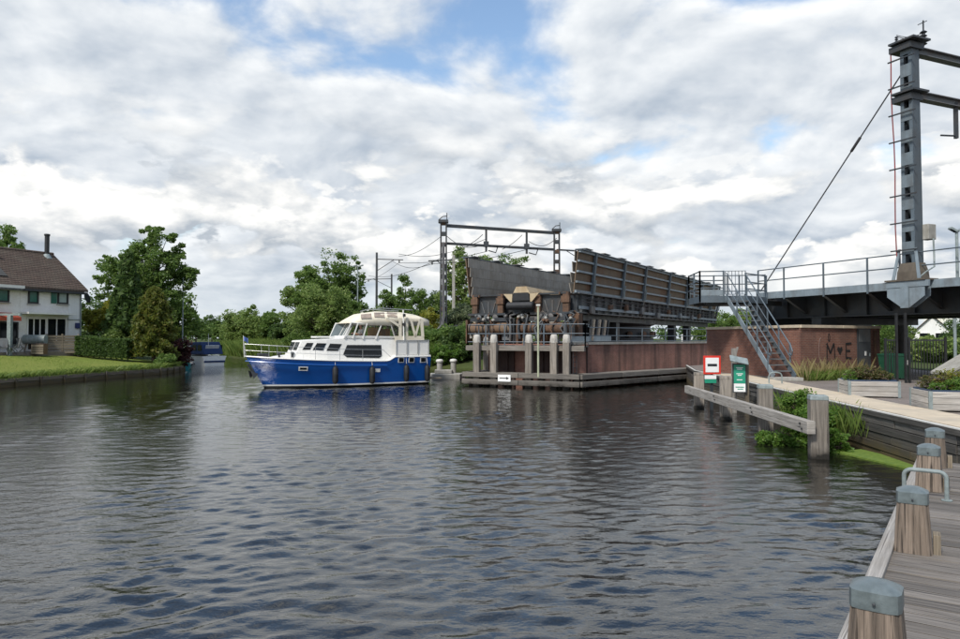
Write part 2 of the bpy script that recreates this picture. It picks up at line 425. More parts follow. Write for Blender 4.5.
MT['glass_dark'] = glassy('dark glass', (0.008, 0.010, 0.012), 0.05)
MT['glass_green'] = glassy('green blind behind glass', (0.04, 0.13, 0.10), 0.1)
MT['glass_clear'] = glassy('clear boat glass', (0.10, 0.12, 0.12), 0.03, 0.06)
MT['brick_red'] = bricks('brown-red brickwork', (0.135, 0.046, 0.030), (0.225, 0.092, 0.058), (0.22, 0.18, 0.15), stain=(0.075, 0.045, 0.038), stain_amt=0.6)
MT['brick_pier'] = bricks('pink-brown stained brickwork', (0.29, 0.125, 0.09), (0.37, 0.18, 0.135), (0.27, 0.18, 0.145), stain=(0.16, 0.09, 0.07), stain_amt=0.55, streak=0.65, streak_col=(0.05, 0.038, 0.03))
MT['paving'] = bricks('clay paving', (0.17, 0.14, 0.12), (0.22, 0.185, 0.165), (0.10, 0.09, 0.075), 0.2, 0.1, 0.006, stain=(0.12, 0.10, 0.08), stain_amt=0.7, bump=0.25)
MT['cable'] = paint('cable', (0.03, 0.03, 0.032), 0.6, 0, 0.2, 5)
MT['bark'] = paint('bark', (0.075, 0.055, 0.04), 0.9, 0, 0.35, 7, (0.03, 0.025, 0.02), 0.7, 0.4, 0.6)
MT['cap_pale'] = paint('lichen-grey pile cap', (0.46, 0.44, 0.40), 0.85, 0, 0.15, 6, (0.22, 0.20, 0.17), 0.7, 0.4, 0.3, 4.0)
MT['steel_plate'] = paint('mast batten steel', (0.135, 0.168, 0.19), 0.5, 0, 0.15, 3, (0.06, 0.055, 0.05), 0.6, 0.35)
MT['steel_web'] = paint('mast channel steel', (0.058, 0.075, 0.088), 0.5, 0, 0.15, 3, (0.04, 0.035, 0.03), 0.6, 0.35)
MT['casing'] = paint('brown-grey mast foot', (0.105, 0.088, 0.066), 0.7, 0, 0.25, 3, (0.05, 0.035, 0.025), 0.7, 0.4)
# ================================================================ THE SETTING
# ---- materials of ground and water
def grass_mat(name, c1, c2, c3, edge=None):
    t = NT(name); ob = t.tc.outputs['Object']
    n1 = t.noise(ob, 0.35, 5, 0.6); n2 = t.noise(ob, 5.0, 8, 0.7); n3 = t.noise(t.map(ob, (1, 1, 1), (5, 9, 2)), 0.12, 3, 0.5)
    c = t.mix(t.mr(n1, 0.35, 0.65), c1, c2); c = t.mix(t.mr(n3, 0.42, 0.60, 0, 0.75), c, c3)
    c = t.mix(t.mr(n2, 0.35, 0.7, 0, 0.55), c, mul(c1, 0.5))
    return t.done(c, 0.95, 0, t.bump(n2, 0.9, 0.08), 0.2)
MT['lawn'] = grass_mat('lawn', (0.13, 0.20, 0.030), (0.16, 0.225, 0.036), (0.205, 0.215, 0.05))
MT['rough_grass'] = grass_mat('rough grass', (0.04, 0.07, 0.016), (0.065, 0.095, 0.022), (0.08, 0.085, 0.03))
MT['soil'] = grass_mat('river mud', (0.03, 0.025, 0.018), (0.045, 0.038, 0.026), (0.035, 0.035, 0.022))
def water_mat():
    t = NT('river water'); ob = t.tc.outputs['Object']
    a = t.noise(t.map(ob, (1.0, 1.8, 1), rot=(0, 0, R(14))), 7.0, 3, 0.5, 0.4)
    b = t.noise(t.map(ob, (1.0, 1.5, 1), rot=(0, 0, R(-12))), 19.0, 3, 0.5, 0.3)
    patch = t.mr(t.noise(t.map(ob, (1, 0.5, 1)), 0.09, 3, 0.5), 0.38, 0.62, 0.35, 1.1)
    h = t.m('ADD', t.m('MULTIPLY', a, 1.0), t.m('MULTIPLY', b, 0.28))
    n = t.bump(t.m('MULTIPLY', h, patch), 1.0, 0.0105)
    t.done((0.007, 0.007, 0.005), 0.012, 0, n, 0.5)
    t.b.inputs['IOR'].default_value = 1.78
    return t.mt
MT['water'] = water_mat()

def struct(o): o['kind'] = 'structure'; return o
# ---- riverbed / open land to the horizon
o = MB(); o.slab([(-3000, -300), (3000, -300), (3000, 4500), (-3000, 4500)], -1.4, -1.2); struct(o.build('ground', MT['soil']))

# ---- water: one sheet, real ripples near by
def water_sheet():
    def axis(segs):
        out = [segs[0][0]]
        for a, b, s0, s1 in segs:
            x = a
            while x < b - 1e-6:
                f = (x - a) / (b - a); x = min(b, x + s0 + (s1 - s0) * f); out.append(x)
        return np.array(out)
    xs = axis([(-420, -60, 40, 4), (-60, -14, 2.0, 0.16), (-14, -4, 0.15, 0.07), (-4, 9, 0.055, 0.055), (9, 18, 0.07, 0.25), (18, 60, 0.6, 10), (60, 400, 20, 60)])
    ys = axis([(-60, 0, 12, 0.6), (0, 3, 0.3, 0.06), (3, 15, 0.05, 0.07), (15, 40, 0.07, 0.15), (40, 75, 0.15, 0.5), (75, 160, 0.6, 4), (160, 460, 8, 40)])
    X, Y = np.meshgrid(xs, ys)
    sx = np.gradient(xs)[None, :]; sy = np.gradient(ys)[:, None]; sp = np.maximum(sx, sy) + 0 * X
    rng = np.random.default_rng(11); Z = np.zeros_like(X)
    def lowf(seed, L):
        r = np.random.default_rng(seed); o = np.zeros_like(X)
        for _ in range(7):
            a = r.uniform(0, 2 * np.pi); k = 2 * np.pi / (L * r.uniform(0.6, 1.7)); o += np.sin(k * (X * np.cos(a) + Y * np.sin(a)) + r.uniform(0, 6.28))
        return o / 7 ** 0.5
    gust = np.clip(0.85 + 0.30 * lowf(3, 12) + 0.18 * lowf(8, 4), 0.3, 1.4)
    for i in range(64):
        lam = 0.19 * (0.70 / 0.19) ** (rng.random() ** 1.2)
        ang = R(100) + rng.normal(0, 0.55)           # crests lie across the river
        k = 2 * np.pi / lam; amp = 0.0030 * lam ** 0.85 * rng.uniform(0.5, 1.3)
        ph = k * (X * np.cos(ang) + Y * np.sin(ang)) + rng.uniform(0, 6.28)
        fade = np.clip((lam / sp - 2.0) / 1.6, 0, 1)
        Z += amp * fade * np.sin(ph + 0.5 * np.sin(0.37 * k * (X * np.sin(ang) - Y * np.cos(ang)) + i))
    Z *= gust
    nx, ny = len(xs), len(ys)
    co = np.stack([X, Y, Z], -1).reshape(-1, 3).astype(np.float32)
    idx = np.arange(nx * ny).reshape(ny, nx)
    q = np.stack([idx[:-1, :-1], idx[:-1, 1:], idx[1:, 1:], idx[1:, :-1]], -1).reshape(-1, 4)
    me = bpy.data.meshes.new('water'); me.vertices.add(len(co)); me.vertices.foreach_set('co', co.ravel())
    me.loops.add(q.size); me.loops.foreach_set('vertex_index', q.ravel().astype(np.int32))
    me.polygons.add(len(q)); me.polygons.foreach_set('loop_start', np.arange(0, q.size, 4, dtype=np.int32)); 
    me.update(); me.validate()
    me.polygons.foreach_set('use_smooth', np.ones(len(me.polygons), dtype=bool))
    me.materials.append(MT['water'])
    ob = bpy.data.objects.new('water', me); COL.objects.link(ob); struct(ob)
water_sheet()

# ---- banks: strips that climb away from the water's edge
def bank(name, edge, inland, prof, mat):
    """edge: polyline at the water; inland: unit vector; prof: (distance, height)"""
    rows = []
    rng = random.Random(5)
    for d, z in prof:
        rows.append([Vector((e[0] + inland[i][0] * d, e[1] + inland[i][1] * d, z + (rng.uniform(-.04, .04) if 1 < d < 40 else 0))) for i, e in enumerate(edge)])
    o = MB(); o.grid(rows)
    return struct(o.build(name, mat))
def subdiv(poly, step):
    out = []
    for a, b in zip(poly[:-1], poly[1:]):
        n = max(1, int((Vector(b) - Vector(a)).length / step))
        for i in range(n): out.append(lerp(Vector(a), Vector(b), i / n))
    out.append(Vector(poly[-1])); return out
LE = [(-33, -30), (-28.5, 10), (-24.3, 34.5), (-23.2, 41), (-22.0, 48), (-22.6, 53.5)]
le = subdiv(LE, 2.0)
bank('left_bank', le, [(-0.98, 0.2)] * len(le), [(0, -1.3), (0.03, 0.30), (0.25, 0.47), (2, 0.62), (6, 0.95), (10, 1.35), (14, 1.50), (40, 1.50), (120, 1.5), (900, 1.4)], MT['lawn'])
LE2 = [(-22.6, 53.5), (-25.5, 62), (-33, 80), (-43, 100), (-70, 150), (-150, 290), (-600, 1100)]
le2 = subdiv(LE2, 6.0)
bank('left_bank_far', le2, [(-0.95, 0.3)] * len(le2), [(0, -1.3), (0.05, 0.25), (0.6, 0.5), (5, 0.9), (14, 1.3), (60, 1.35), (900, 1.4)], MT['rough_grass'])
ME = [(-560, 1150), (-135, 300), (-58, 152), (-36, 98), (-31, 88), (-20, 74), (-8, 60), (-4, 55.5), (1, 53), (6, 57), (12, 70), (16, 90), (20, 150), (30, 400), (60, 1200)]
me_ = subdiv(ME, 5.0)
ctr = Vector((-2, 150))
inl = []
for p in me_:
    if p.y > 100: v = Vector((1, 0.05)) if p.x < 0 else Vector((-1, 0.05))
    else: v = (Vector((-4, 112)) - p).normalized()
    inl.append(v)
def middle_bank():
    rows = []
    for d, z in [(0, -1.3), (0.05, 0.15), (0.8, 0.4), (3, 0.8), (8, 1.2), (20, 1.4)]:
        rows.append([Vector((p.x + inl[i].x * d, p.y + inl[i].y * d, z)) for i, p in enumerate(me_)])
    o = MB(); o.grid(rows); last = rows[-1]
    n = len(last)
    o.add(last, [[i, i + 1, n - 2 - i, n - 1 - i] for i in range(0, n // 2 - 1)])
    struct(o.build('middle_bank', MT['rough_grass']))
middle_bank()
# right-hand quay: paving, retaining edge, beyond it open land
QE = [(5.9, -12), (7.2, 0), (8.35, 12.2), (8.86, 17.8), (9.7, 25.5), (10.5, 34), (12.0, 40.5), (17.5, 47), (22, 60), (26, 90), (34, 200), (60, 1200)]
QZ = 0.9
o = MB(); o.slab([(x + 0.10, y) for x, y in QE] + [(900, 1200), (900, -12)], -1.3, QZ - 0.01); struct(o.build('quay', MT['paving']))
gz = MB(); gz.slab([(22, 33), (24, 60), (28, 90), (36, 200), (62, 1190), (890, 1190), (890, 33)], QZ - 0.3, QZ + 0.02); struct(gz.build('right_land', MT['rough_grass']))
# pale path along the quay (slabs of concrete, each a piece)
qv = [Vector((7.2, 0)), Vector((8.35, 12.2)), Vector((8.86, 17.8)), Vector((9.7, 25.5)), Vector((10.2, 30.5))]
PATH = struct(MB().slab([(p.x+0.12,p.y) for p in qv]+[(p.x+1.0,p.y) for p in reversed(qv)], QZ-0.005, QZ+0.03).build('path', MT['concrete']))
def path_slabs():
    pts = subdiv([tuple(p) for p in qv], 1.5)
    for a, b in zip(pts[:-1], pts[1:]):
        d = (b - a).normalized(); n = Vector((d.y, -d.x)); g = d * 0.006; w = 1.15
        q = MB(); q.prism([(a + g).to_3d() + V(0, 0, QZ), (b - g).to_3d() + V(0, 0, QZ), (b - g + n * w).to_3d() + V(0, 0, QZ), (a + g + n * w).to_3d() + V(0, 0, QZ)], (0, 0, 0.05))
        q.build('slab', MT['concrete_pale'], PATH)
path_slabs()

# ---- timber quay wall: rows of planks, capping, posts
def quay_wall():
    t = thing('quay_wall', 'dark timber plank quay wall below the pale concrete path', 'wall', (8.35, 12.2, 0))
    rng = random.Random(2)
    pts = [Vector((7.2, 0)), Vector((8.35, 12.2)), Vector((8.86, 17.8)), Vector((9.7, 25.5)), Vector((10.5, 34)), Vector((12.0, 40.5))]
    rows = 5; hh = 0.175
    for a, b in zip(pts[:-1], pts[1:]):
        L = (b - a).length; d = (b - a) / L; n = Vector((-d.y, d.x))
        for r in range(rows):
            s = -rng.uniform(0, 1.5)
            while s < L:
                e = min(s + rng.uniform(2.4, 4.2), L); s0 = max(s, 0)
                if e - s0 > 0.15:
                    z = QZ - 0.09 - hh * (r + 0.5); off = rng.uniform(0.0, 0.035)
                    p0 = a + d * (s0 + 0.008) + n * off; p1 = a + d * (e - 0.008) + n * off
                    q = MB(); q.beam((p0.x, p0.y, z), (p1.x, p1.y, z), 0.11, hh - 0.014)
                    q.build('plank', MT['quay_wood'], t, True, bevel=0.008)
                s = e
        q = MB(); p0 = a + n * 0.02; p1 = b + n * 0.02
        q.beam((p0.x, p0.y, QZ - 0.035), (p1.x, p1.y, QZ - 0.035), 0.2, 0.10); q.build('capping', MT['quay_wood'], t, True)
        q = MB(); p0 = a + n * 0.06; p1 = b + n * 0.06
        q.beam((p0.x, p0.y, QZ + 0.027), (p1.x, p1.y, QZ + 0.027), 0.07, 0.022); q.build('edge_strip', MT['white_dirty'], t, True)
quay_wall()

# ================================================================ DOCK IN FRONT
DD = Vector((0.573, 0.82)).normalized(); DN = Vector((DD.y, -DD.x))     # along the edge, and inland
D0 = Vector((1.89, 3.37)); DZ = 0.85                                      # first bollard, deck height
def dk(s, t, z=DZ): p = D0 + DD * s + DN * t; return Vector((p.x, p.y, z))
S_END = 7.25; DW = 3.4
def dock():
    t = thing('boardwalk', 'weathered grey plank mooring dock along the water', 'dock', dk(0, 0, 0), math.atan2(DD.y, DD.x))
    # local frame: x along the edge, y to the left (water side)
    rng = random.Random(4)
    src = []
    for w in (0.138, 0.145, 0.150):
        m = MB(); m.box((0, 0, 0), (w, DW, 0.045), axis=(0, 1, 0)); ob = m.build('plank', MT['dock_wood']);
        src.append(ob)
    s = -4.5; i = 0; first = {}
    while s < S_END:
        k = rng.randrange(3); w = (0.138, 0.145, 0.150)[k]
        gap = rng.choice((0.010, 0.014, 0.018, 0.024))
        loc = (s + w / 2, -DW / 2 + 0.13 + rng.uniform(-0.012, 0.012), DZ - 0.0225 + rng.uniform(-0.004, 0.004)); rot = (rng.uniform(-0.001, 0.001), rng.uniform(-0.012, 0.012), rng.uniform(-0.003, 0.003))
        if k not in first:
            ob = src[k]; ob.parent = t; ob.location = loc; ob.rotation_euler = rot; first[k] = 1
        else: ob = part_obj('plank', src[k], t, loc, rot)
        if 3.05 < s < 3.18: ob.data = ob.data.copy(); ob.data.materials[0] = MT['dock_wood_red']
        s += w + gap; i += 1
    e = MB(); e.beam((-4.5, 0.175, DZ - 0.02), (S_END, 0.175, DZ - 0.02), 0.10, 0.12); e.build('edge_timber', MT['kerb_wood'], t, bevel=0.01)
    for yy in (0.06, -1.2, -2.6):
        e = MB(); e.beam((-4.5, yy, DZ - 0.15), (S_END - 0.03, yy, DZ - 0.15), 0.12, 0.2); e.build('joist', MT['fender_wood'], t)
    for k in range(6):
        for yy in (0.1, -2.9):
            e = MB(); e.lathe([(0.11, -1.25), (0.11, DZ - 0.26)], (-4 + k * 2.2, yy, 0), 10); e.build('pile', MT['fender_wood'], t)
dock()
def bollard(src=None):
    t = thing('mooring_bollard', 'squat tapered timber mooring bollard with domed grey metal cap on the dock', 'bollard', (0, 0, 0), 0, 'mooring bollards along the dock edge')
    # eight-sided tapered timber with rounded corners
    def ring(h, c, z): return [V(x, y, z) for x, y in ((h - c, -h), (h, -h + c), (h, h - c), (h - c, h), (-h + c, h), (-h, h - c), (-h, -h + c), (-h + c, -h))]
    m = MB(); m.grid([ring(0.128, 0.033, 0.0), ring(0.118, 0.034, 0.2), ring(0.100, 0.034, 0.44)], False, True, (0, 0, 1)); m.add(ring(0.100, 0.034, 0.44), [list(range(8))])
    m.build('post', MT['bollard_wood'], t, bevel=0.006)
    c = MB()
    rr = [(0.105, 0.378), (0.109, 0.380), (0.108, 0.464), (0.104, 0.467), (0.075, 0.484), (0.045, 0.496), (0.012, 0.502)]
    rows = []
    for r, z in rr:
        h = r; k = 0.42 * r if z < 0.474 else 0.55 * r
        rows.append([V(x, y, z) for x, y in ((h - k, -h), (h - k * .3, -h + k * .3), (h, -h + k), (h, h - k), (h - k * .3, h - k * .3), (h - k, h), (-h + k, h), (-h + k * .3, h - k * .3), (-h, h - k), (-h, -h + k), (-h + k * .3, -h + k * .3), (-h + k, -h))])
    c.grid(rows, True, True); c.add(rows[-1], [list(range(12))]); cap = c.build('cap', MT['cap_zinc'], t, sharp=24)
    b = MB(); b.lathe([(0.007, 0), (0.007, 0.008), (0.004, 0.010)], (-0.115, 0.0, 0.415), 8, (-1, 0, 0)); b.build('bolt', MT['steel_dark'], cap)
    k = MB(); k.box((0.02, -0.155, 0.05), (0.14, 0.05, 0.20)); k.build('backing_block', MT['fence_wood'], t, bevel=0.004)
    return t
rz0 = math.atan2(DD.y, DD.x)
b0 = bollard(); bs = [0.0, 2.57, 5.24, 6.90]
for i, s in enumerate(bs):
    o = b0 if i == 0 else copy_tree(b0)
    o['label'] = ('fourth tapered timber bollard with metal cap counted from the quay wall', 'tapered timber bollard just before the grey tube hoop on the dock', 'tapered timber bollard directly behind the grey tube hoop on the dock', 'tapered timber bollard at the dock end beside the quay wall')[i]
    o.location = dk(s, 0); o.rotation_euler = (0, 0, rz0 + (0.0, 0.05, -0.03, 0.04)[i])
def hoop():
    t = thing('ladder_hoop', 'grey galvanised tube hoop bolted to the dock beside a bollard', 'grab rail', dk(4.72, 0.17))
    a = dk(4.72, 0.17); b = dk(4.72, -0.20); pts = [a]
    for k in range(7):
        an = math.pi / 2 * k / 6; pts.append(lerp(a, b, 0.2 * (1 - math.cos(an))) + V(0, 0, 0.22 + 0.065 * math.sin(an)))
    for k in range(7):
        an = math.pi / 2 * (1 - k / 6); pts.append(lerp(b, a, 0.2 * (1 - math.cos(an))) + V(0, 0, 0.22 + 0.065 * math.sin(an)))
    pts.append(b)
    MB().tube(pts, 0.021, 10).build('tube', MT['galv'], t, True)
    for p in (a, b): MB().lathe([(0.05, 0.0), (0.05, 0.008)], p, 12).build('foot_plate', MT['galv'], t, True)
hoop()

# ---- timber guide fender standing in the water: four posts and a long rail
def guide_fender():
    t = thing('guide_fender', 'timber guide fender of four square posts and a long rail in the water', 'fender', (7.05, 14.6, 0))
    ps = [(818.5, 458, 395, 0.36), (765.5, 436, 384.5, 0.36), (726, 419.4, 376, 0.36), (699, 408, 372.5, 0.36)]
    P = []
    for i, (px, yb, yt, w) in enumerate(ps):
        g = G(px, yb, 0); top = PD(px, yt, g.y).z; P.append((g, top))
        m = MB(); m.beam((g.x, g.y, -1.3), (g.x, g.y, top - 0.03), w, w, (0.25, 1, 0), w * 0.96, w * 0.96)
        p = m.build('post', MT['post_wood'], t, True, bevel=0.02)
        c = MB(); c.beam((g.x, g.y, top - 0.10), (g.x, g.y, top), w * 1.0, w * 1.0, (0.25, 1, 0), w * 0.94, w * 0.94); c.build('cap', MT['galv'] if i < 2 else MT['post_wood'], p, True, bevel=0.015)
    a, b = P[0][0], P[3][0]; d = (b - a).normalized(); n = Vector((-d.y, d.x, 0))
    q0 = a + n * 0.25 - d * 0.30 + V(0, 0, 0.66); q1 = b + n * 0.27 + d * 0.7 + V(0, 0, 0.62)
    MB().beam(q0, q1, 0.17, 0.27).build('rail', MT['rail_wood'], t, True, bevel=0.015)
    for g, tp in P[:3]:
        c = g + n * 0.345 + V(0, 0, 0.66)
        for dz in (-0.05, 0.05): MB().lathe([(0.022, 0), (0.022, 0.02), (0.012, 0.028)], c + V(0, 0, dz) + d * dz, 8, n).build('bolt', MT['black_iron'], t, True)
    return P
FP = guide_fender()
# ================================================================ RAILWAY: fixed deck on the right
RD = Vector((0.395, -0.919)).normalized()            # along the railway, towards the right foreground
RN = Vector((0.919, 0.395)).normalized()             # across the railway, away from the water side
E0 = Vector((13.0, 32.7)); ZD = 4.62
def rw(t, w, z): p = E0 + RD * t + RN * w; return Vector((p.x, p.y, z))
def fixed_deck():
    T = thing('railway_bridge', 'blue-grey steel railway bridge deck carried over the brick hut', 'bridge', rw(0, 0, 0))
    L = 26.0
    # walkway edge beam (channel)
    for t0, t1 in ((0, 7.0), (7.0, 14), (14, L)):
        m = MB(); m.beam(rw(t0 + .004, 0.0, ZD - 0.16), rw(t1 - .004, 0.0, ZD - 0.16), 0.03, 0.30)
        for zz in (ZD - 0.02, ZD - 0.30): m.beam(rw(t0 + .004, 0.075, zz), rw(t1 - .004, 0.075, zz), 0.12, 0.022)
        m.build('edge_beam', MT['steel_light'], T, True)
    m = MB(); m.beam(rw(0, 0.68, ZD - 0.035), rw(L, 0.68, ZD - 0.035), 1.06, 0.03); m.build('walkway', MT['steel_mid'], T, True)
    # main girder, set back, with flange, stiffeners
    for k, w in enumerate((1.35, 3.6, 5.6, 7.8)):
        tb = -1.3 if k else -0.7
        m = MB(); m.beam(rw(tb, w, 3.98), rw(L, w, 3.98), 0.04, 1.1); m.beam(rw(tb, w, 3.43), rw(L, w, 3.43), 0.42, 0.04); m.beam(rw(tb, w, 4.53), rw(L, w, 4.53), 0.36, 0.04)
        g = m.build('main_girder', MT['steel_dark'], T, True)
        if k == 0:
            for i in range(14):
                q = MB(); q.box(rw(0.6 + i * 2.05, w - 0.10, 3.98), (0.02, 0.16, 1.06), rz=math.atan2(RD.y, RD.x)); q.build('stiffener', MT['steel_dark'], g, True)
    # sloping cantilever brackets under the walkway
    for i in range(13):
        tt = 1.57 + i * 2.05
        m = MB(); m.prism([rw(tt, 0.09, ZD - 0.10), rw(tt, 0.09, ZD - 0.36), rw(tt, 1.32, 3.60), rw(tt, 1.32, ZD - 0.10)], RD.to_3d() * 0.018)
        m.beam(rw(tt, 0.09, ZD - 0.37), rw(tt, 1.32, 3.59), 0.16, 0.018); m.build('bracket', MT['steel_dark'], T, True)
    m = MB(); m.beam(rw(-0.0, 4.5, 4.58), rw(L, 4.5, 4.58), 6.0, 0.06); m.build('deck_plate', MT['steel_dark'], T, True)
    for i in range(9):
        m = MB(); m.beam(rw(0.3 + i * 3, 1.4, 3.85), rw(0.3 + i * 3, 7.8, 3.85), 0.3, 0.55); m.build('cross_beam', MT['steel_dark'], T, True)
    for w in (2.4, 3.9, 5.2, 6.7):
        m = MB(); m.beam(rw(0, w, 4.72), rw(L, w, 4.72), 0.07, 0.15); m.build('rail', MT['rust'], T, True)
    m = MB(); m.beam(rw(-0.9, 0.9, 3.75), rw(-0.9, 8.2, 3.75), 0.9, 1.3); m.build('end_crosshead', MT['steel_dark'], T, True)
    m = MB(); m.beam(rw(2.2, 1.2, 3.26), rw(2.2, 7.6, 3.26), 0.5, 0.30); m.build('crosshead', MT['steel_dark'], T, True)
    # bearing columns
    for tt, w in ((2.2, 2.2), (2.2, 6.8), (13.5, 2.0), (13.5, 6.8), (25.4, 2.0), (25.4, 6.8)):
        m = MB(); m.lathe([(0.3, QZ - 0.05), (0.26, QZ + 0.1), (0.24, 3.3), (0.34, 3.41)], rw(tt, w, 0), 14); m.build('column', MT['steel_mid'], T, True)
    # railing
    tp = [0.06, 1.57, 3.66, 5.70, 7.05, 9.3, 11.35, 13.4, 15.45, 17.5, 19.55, 21.6, 23.65, 25.7]
    for tt in tp:
        m = MB(); m.box(rw(tt, -0.035, ZD + 0.33), (0.07, 0.035, 1.42), rz=math.atan2(RD.y, RD.x)); m.build('railing_post', MT['steel_blue'], T, True)
    for a, b in zip(tp[:-1], tp[1:]):
        for z in (ZD + 1.03, ZD + 0.53):
            if a < 7.06 and b > 7.1 and False: continue
            m = MB(); m.tube([rw(a, 0.0, z), rw(b, 0.0, z)], 0.026, 6); m.build('railing_bar', MT['steel_blue'], T, True)
    return T
fixed_deck()

# ---- stair and landing down from the deck
def stair():
    T = thing('steel_staircase', 'steep blue-grey open-tread steel stair and landing against the brick hut', 'staircase', (11.5, 26.3, QZ))
    zt = 4.32; sb, lm = MT['steel_blue'], MT['steel_light']
    top = V(11.2, 30.6, zt); bot = V(11.47, 26.45, QZ + 0.12); hw = 0.40
    d = bot - top; n = 15
    for sx in (-1, 1):
        o_ = V(sx * hw, 0, 0)
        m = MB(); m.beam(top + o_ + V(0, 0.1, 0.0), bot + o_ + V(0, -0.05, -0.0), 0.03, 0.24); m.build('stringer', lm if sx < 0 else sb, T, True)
        # handrail with posts
        pts = [top + o_ + V(0, 0, 1.02), lerp(top, bot, 0.02) + o_ + V(0, 0, 1.02), lerp(top, bot, 0.93) + o_ + V(0, 0, 0.98), lerp(top, bot, 0.965) + o_ + V(0, 0, 0.86), lerp(top, bot, 0.95) + o_ + V(0, 0, 0.66), lerp(top, bot, 0.91) + o_ + V(0, 0, 0.60)]
        MB().tube(pts, 0.026, 8).build('handrail', sb, T, True)
        MB().tube([lerp(top, bot, 0.02) + o_ + V(0, 0, 0.52), lerp(top, bot, 0.93) + o_ + V(0, 0, 0.50)], 0.020, 6).build('middle_rail', sb, T, True)
        for k in (0.03, 0.26, 0.48, 0.70, 0.91):
            p = lerp(top, bot, k) + o_ * 1.06; MB().beam(p + V(0, 0, -0.1), p + V(0, 0, 1.0), 0.055, 0.03).build('handrail_post', sb, T, True)
    for k in range(1, n):
        p = lerp(top, bot, k / n); m = MB(); m.box(p, (2 * hw - 0.03, 0.26, 0.035)); m.build('tread', MT['steel_mid'], T, True)
    # landing
    c = [V(9.72, 30.9, zt), V(11.65, 30.62, zt), V(13.15, 32.1, zt), V(13.3, 32.62, zt), V(9.95, 33.3, zt)]
    m = MB(); m.prism([p + V(0, 0, -0.06) for p in c], (0, 0, 0.05)); m.build('landing', MT['steel_mid'], T, True)
    for a, b in ((c[0], c[1]), (c[4], c[0]), (c[1], c[2]), (c[3], c[4])):
        m = MB(); m.beam(a + V(0, 0, -0.11), b + V(0, 0, -0.11), 0.05, 0.30); m.build('landing_edge', sb, T, True)
    l2 = V(10.72, 30.75, zt)
    ends = [(c[0], l2, 1.15), (c[4], c[0], 1.15), (c[3], c[4], 1.15), (V(11.66, 30.66, zt), c[2], 1.05)]
    for a, b, h in ends:
        k = max(1, int((b - a).length / 1.1))
        for i in range(k + 1):
            p = lerp(a, b, i / k); m = MB(); m.beam(p + V(0, 0, -0.24), p + V(0, 0, h), 0.06, 0.06); m.build('landing_post', sb, T, True)
        for z in (h - 0.03, h * 0.62, h * 0.33):
            m = MB(); m.tube([a + V(0, 0, z), b + V(0, 0, z)], 0.028, 6); m.build('landing_rail', sb, T, True)
    m = MB(); m.beam(c[0] + V(0, 0, 0.18), l2 + V(0, 0, 0.18), 0.012, 0.26); m.build('kick_plate', lm, T, True)
    # barred gate at the stair head
    g0, g1 = V(10.78, 30.72, zt), V(11.62, 30.58, zt)
    gate = MB(); gate.tube([g0 + V(0, 0, 0.1), g0 + V(0, 0, 1.12), g1 + V(0, 0, 1.12), g1 + V(0, 0, 0.1), g0 + V(0, 0, 0.1)], 0.022, 6); gate = gate.build('gate', sb, T, True)
    for i in range(1, 6):
        p = lerp(g0, g1, i / 6); MB().tube([p + V(0, 0, 0.1), p + V(0, 0, 1.12)], 0.013, 6).build('gate_bar', sb, gate, True)
    for a_, b_ in ((c[0] + V(0.3, 0.3, -0.2), rw(0.2, 1.2, zt - 0.2)), (c[4] + V(0.2, -0.2, -0.2), rw(-0.6, 1.35, zt - 0.2))):
        m = MB(); m.beam(a_, b_, 0.14, 0.22); m.build('landing_beam', MT['steel_dark'], T, True)
    m = MB(); m.box((11.47, 26.35, QZ + 0.06), (1.1, 0.6, 0.13)); m.build('base_block', MT['concrete'], T, True, bevel=0.01)
stair()
def small_hoop():
    p = G(775.5, 385, QZ); t = thing('cycle_hoop', 'small grey tube hoop at the foot of the steel stair', 'hoop', p)
    a, b = p + V(-0.22, 0, 0), p + V(0.22, 0, 0); pts = [a]
    for k in range(9):
        an = math.pi * k / 8; pts.append(p + V(-0.22 * math.cos(an) * (1 if abs(math.cos(an)) > .8 else 1.15), 0, 0.30 + 0.13 * math.sin(an)))
    pts.append(b); MB().tube(pts, 0.024, 8).build('tube', MT['galv'], t, True)
    for q in (a, b): MB().lathe([(0.05, 0), (0.05, 0.012)], q, 10).build('foot_plate', MT['galv'], t, True)
small_hoop()

# ---- catenary portal on the fixed deck
def portal_mast(T, base, H, lean=0.0, rungs=True):
    """battened column: two channels, batten plates between, step irons; local frame of the railway"""
    x = RD.to_3d(); y = RN.to_3d(); b = Vector(base); wx, wy = 0.48, 0.44
    tp = 0.86
    for sx in (-1, 1):
        for sy in (-1, 1):
            m = MB(); p0 = b + x * (sx * wx / 2) + y * (sy * wy / 2); p1 = b + V(0, 0, H) + x * (sx * wx / 2 * tp) + y * (sy * wy / 2 * tp)
            m.beam(p0 - x * (sx * 0.05), p1 - x * (sx * 0.05), 0.03, 0.13, x)
            m.build('corner_angle', MT['steel_blue'], T, True)
    for sx in (-1, 1):
        m = MB(); m.beam(b + x * (sx * wx / 2), b + V(0, 0, H) + x * (sx * wx / 2 * tp), wy, 0.03, x, wy * tp, 0.03); m.build('channel_web', MT['steel_web'], T, True)
    n = 10
    for i in range(n + 1):
        z = 0.35 + i * (H - 0.6) / n; k = 1 - (1 - tp) * z / H; h = 0.46
        for sy in (-1, 1):
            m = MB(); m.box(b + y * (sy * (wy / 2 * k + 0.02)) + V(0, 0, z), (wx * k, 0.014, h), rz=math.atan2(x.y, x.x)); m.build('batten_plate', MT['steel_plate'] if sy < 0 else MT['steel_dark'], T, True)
    if rungs:
        for i in range(8):
            z = 1.1 + i * 1.02; m = MB(); m.beam(b - y * 0.33 - x * 0.62 + V(0, 0, z), b - y * 0.33 + x * 0.42 + V(0, 0, z), 0.05, 0.045); m.build('step_iron', MT['steel_dark'], T, True)
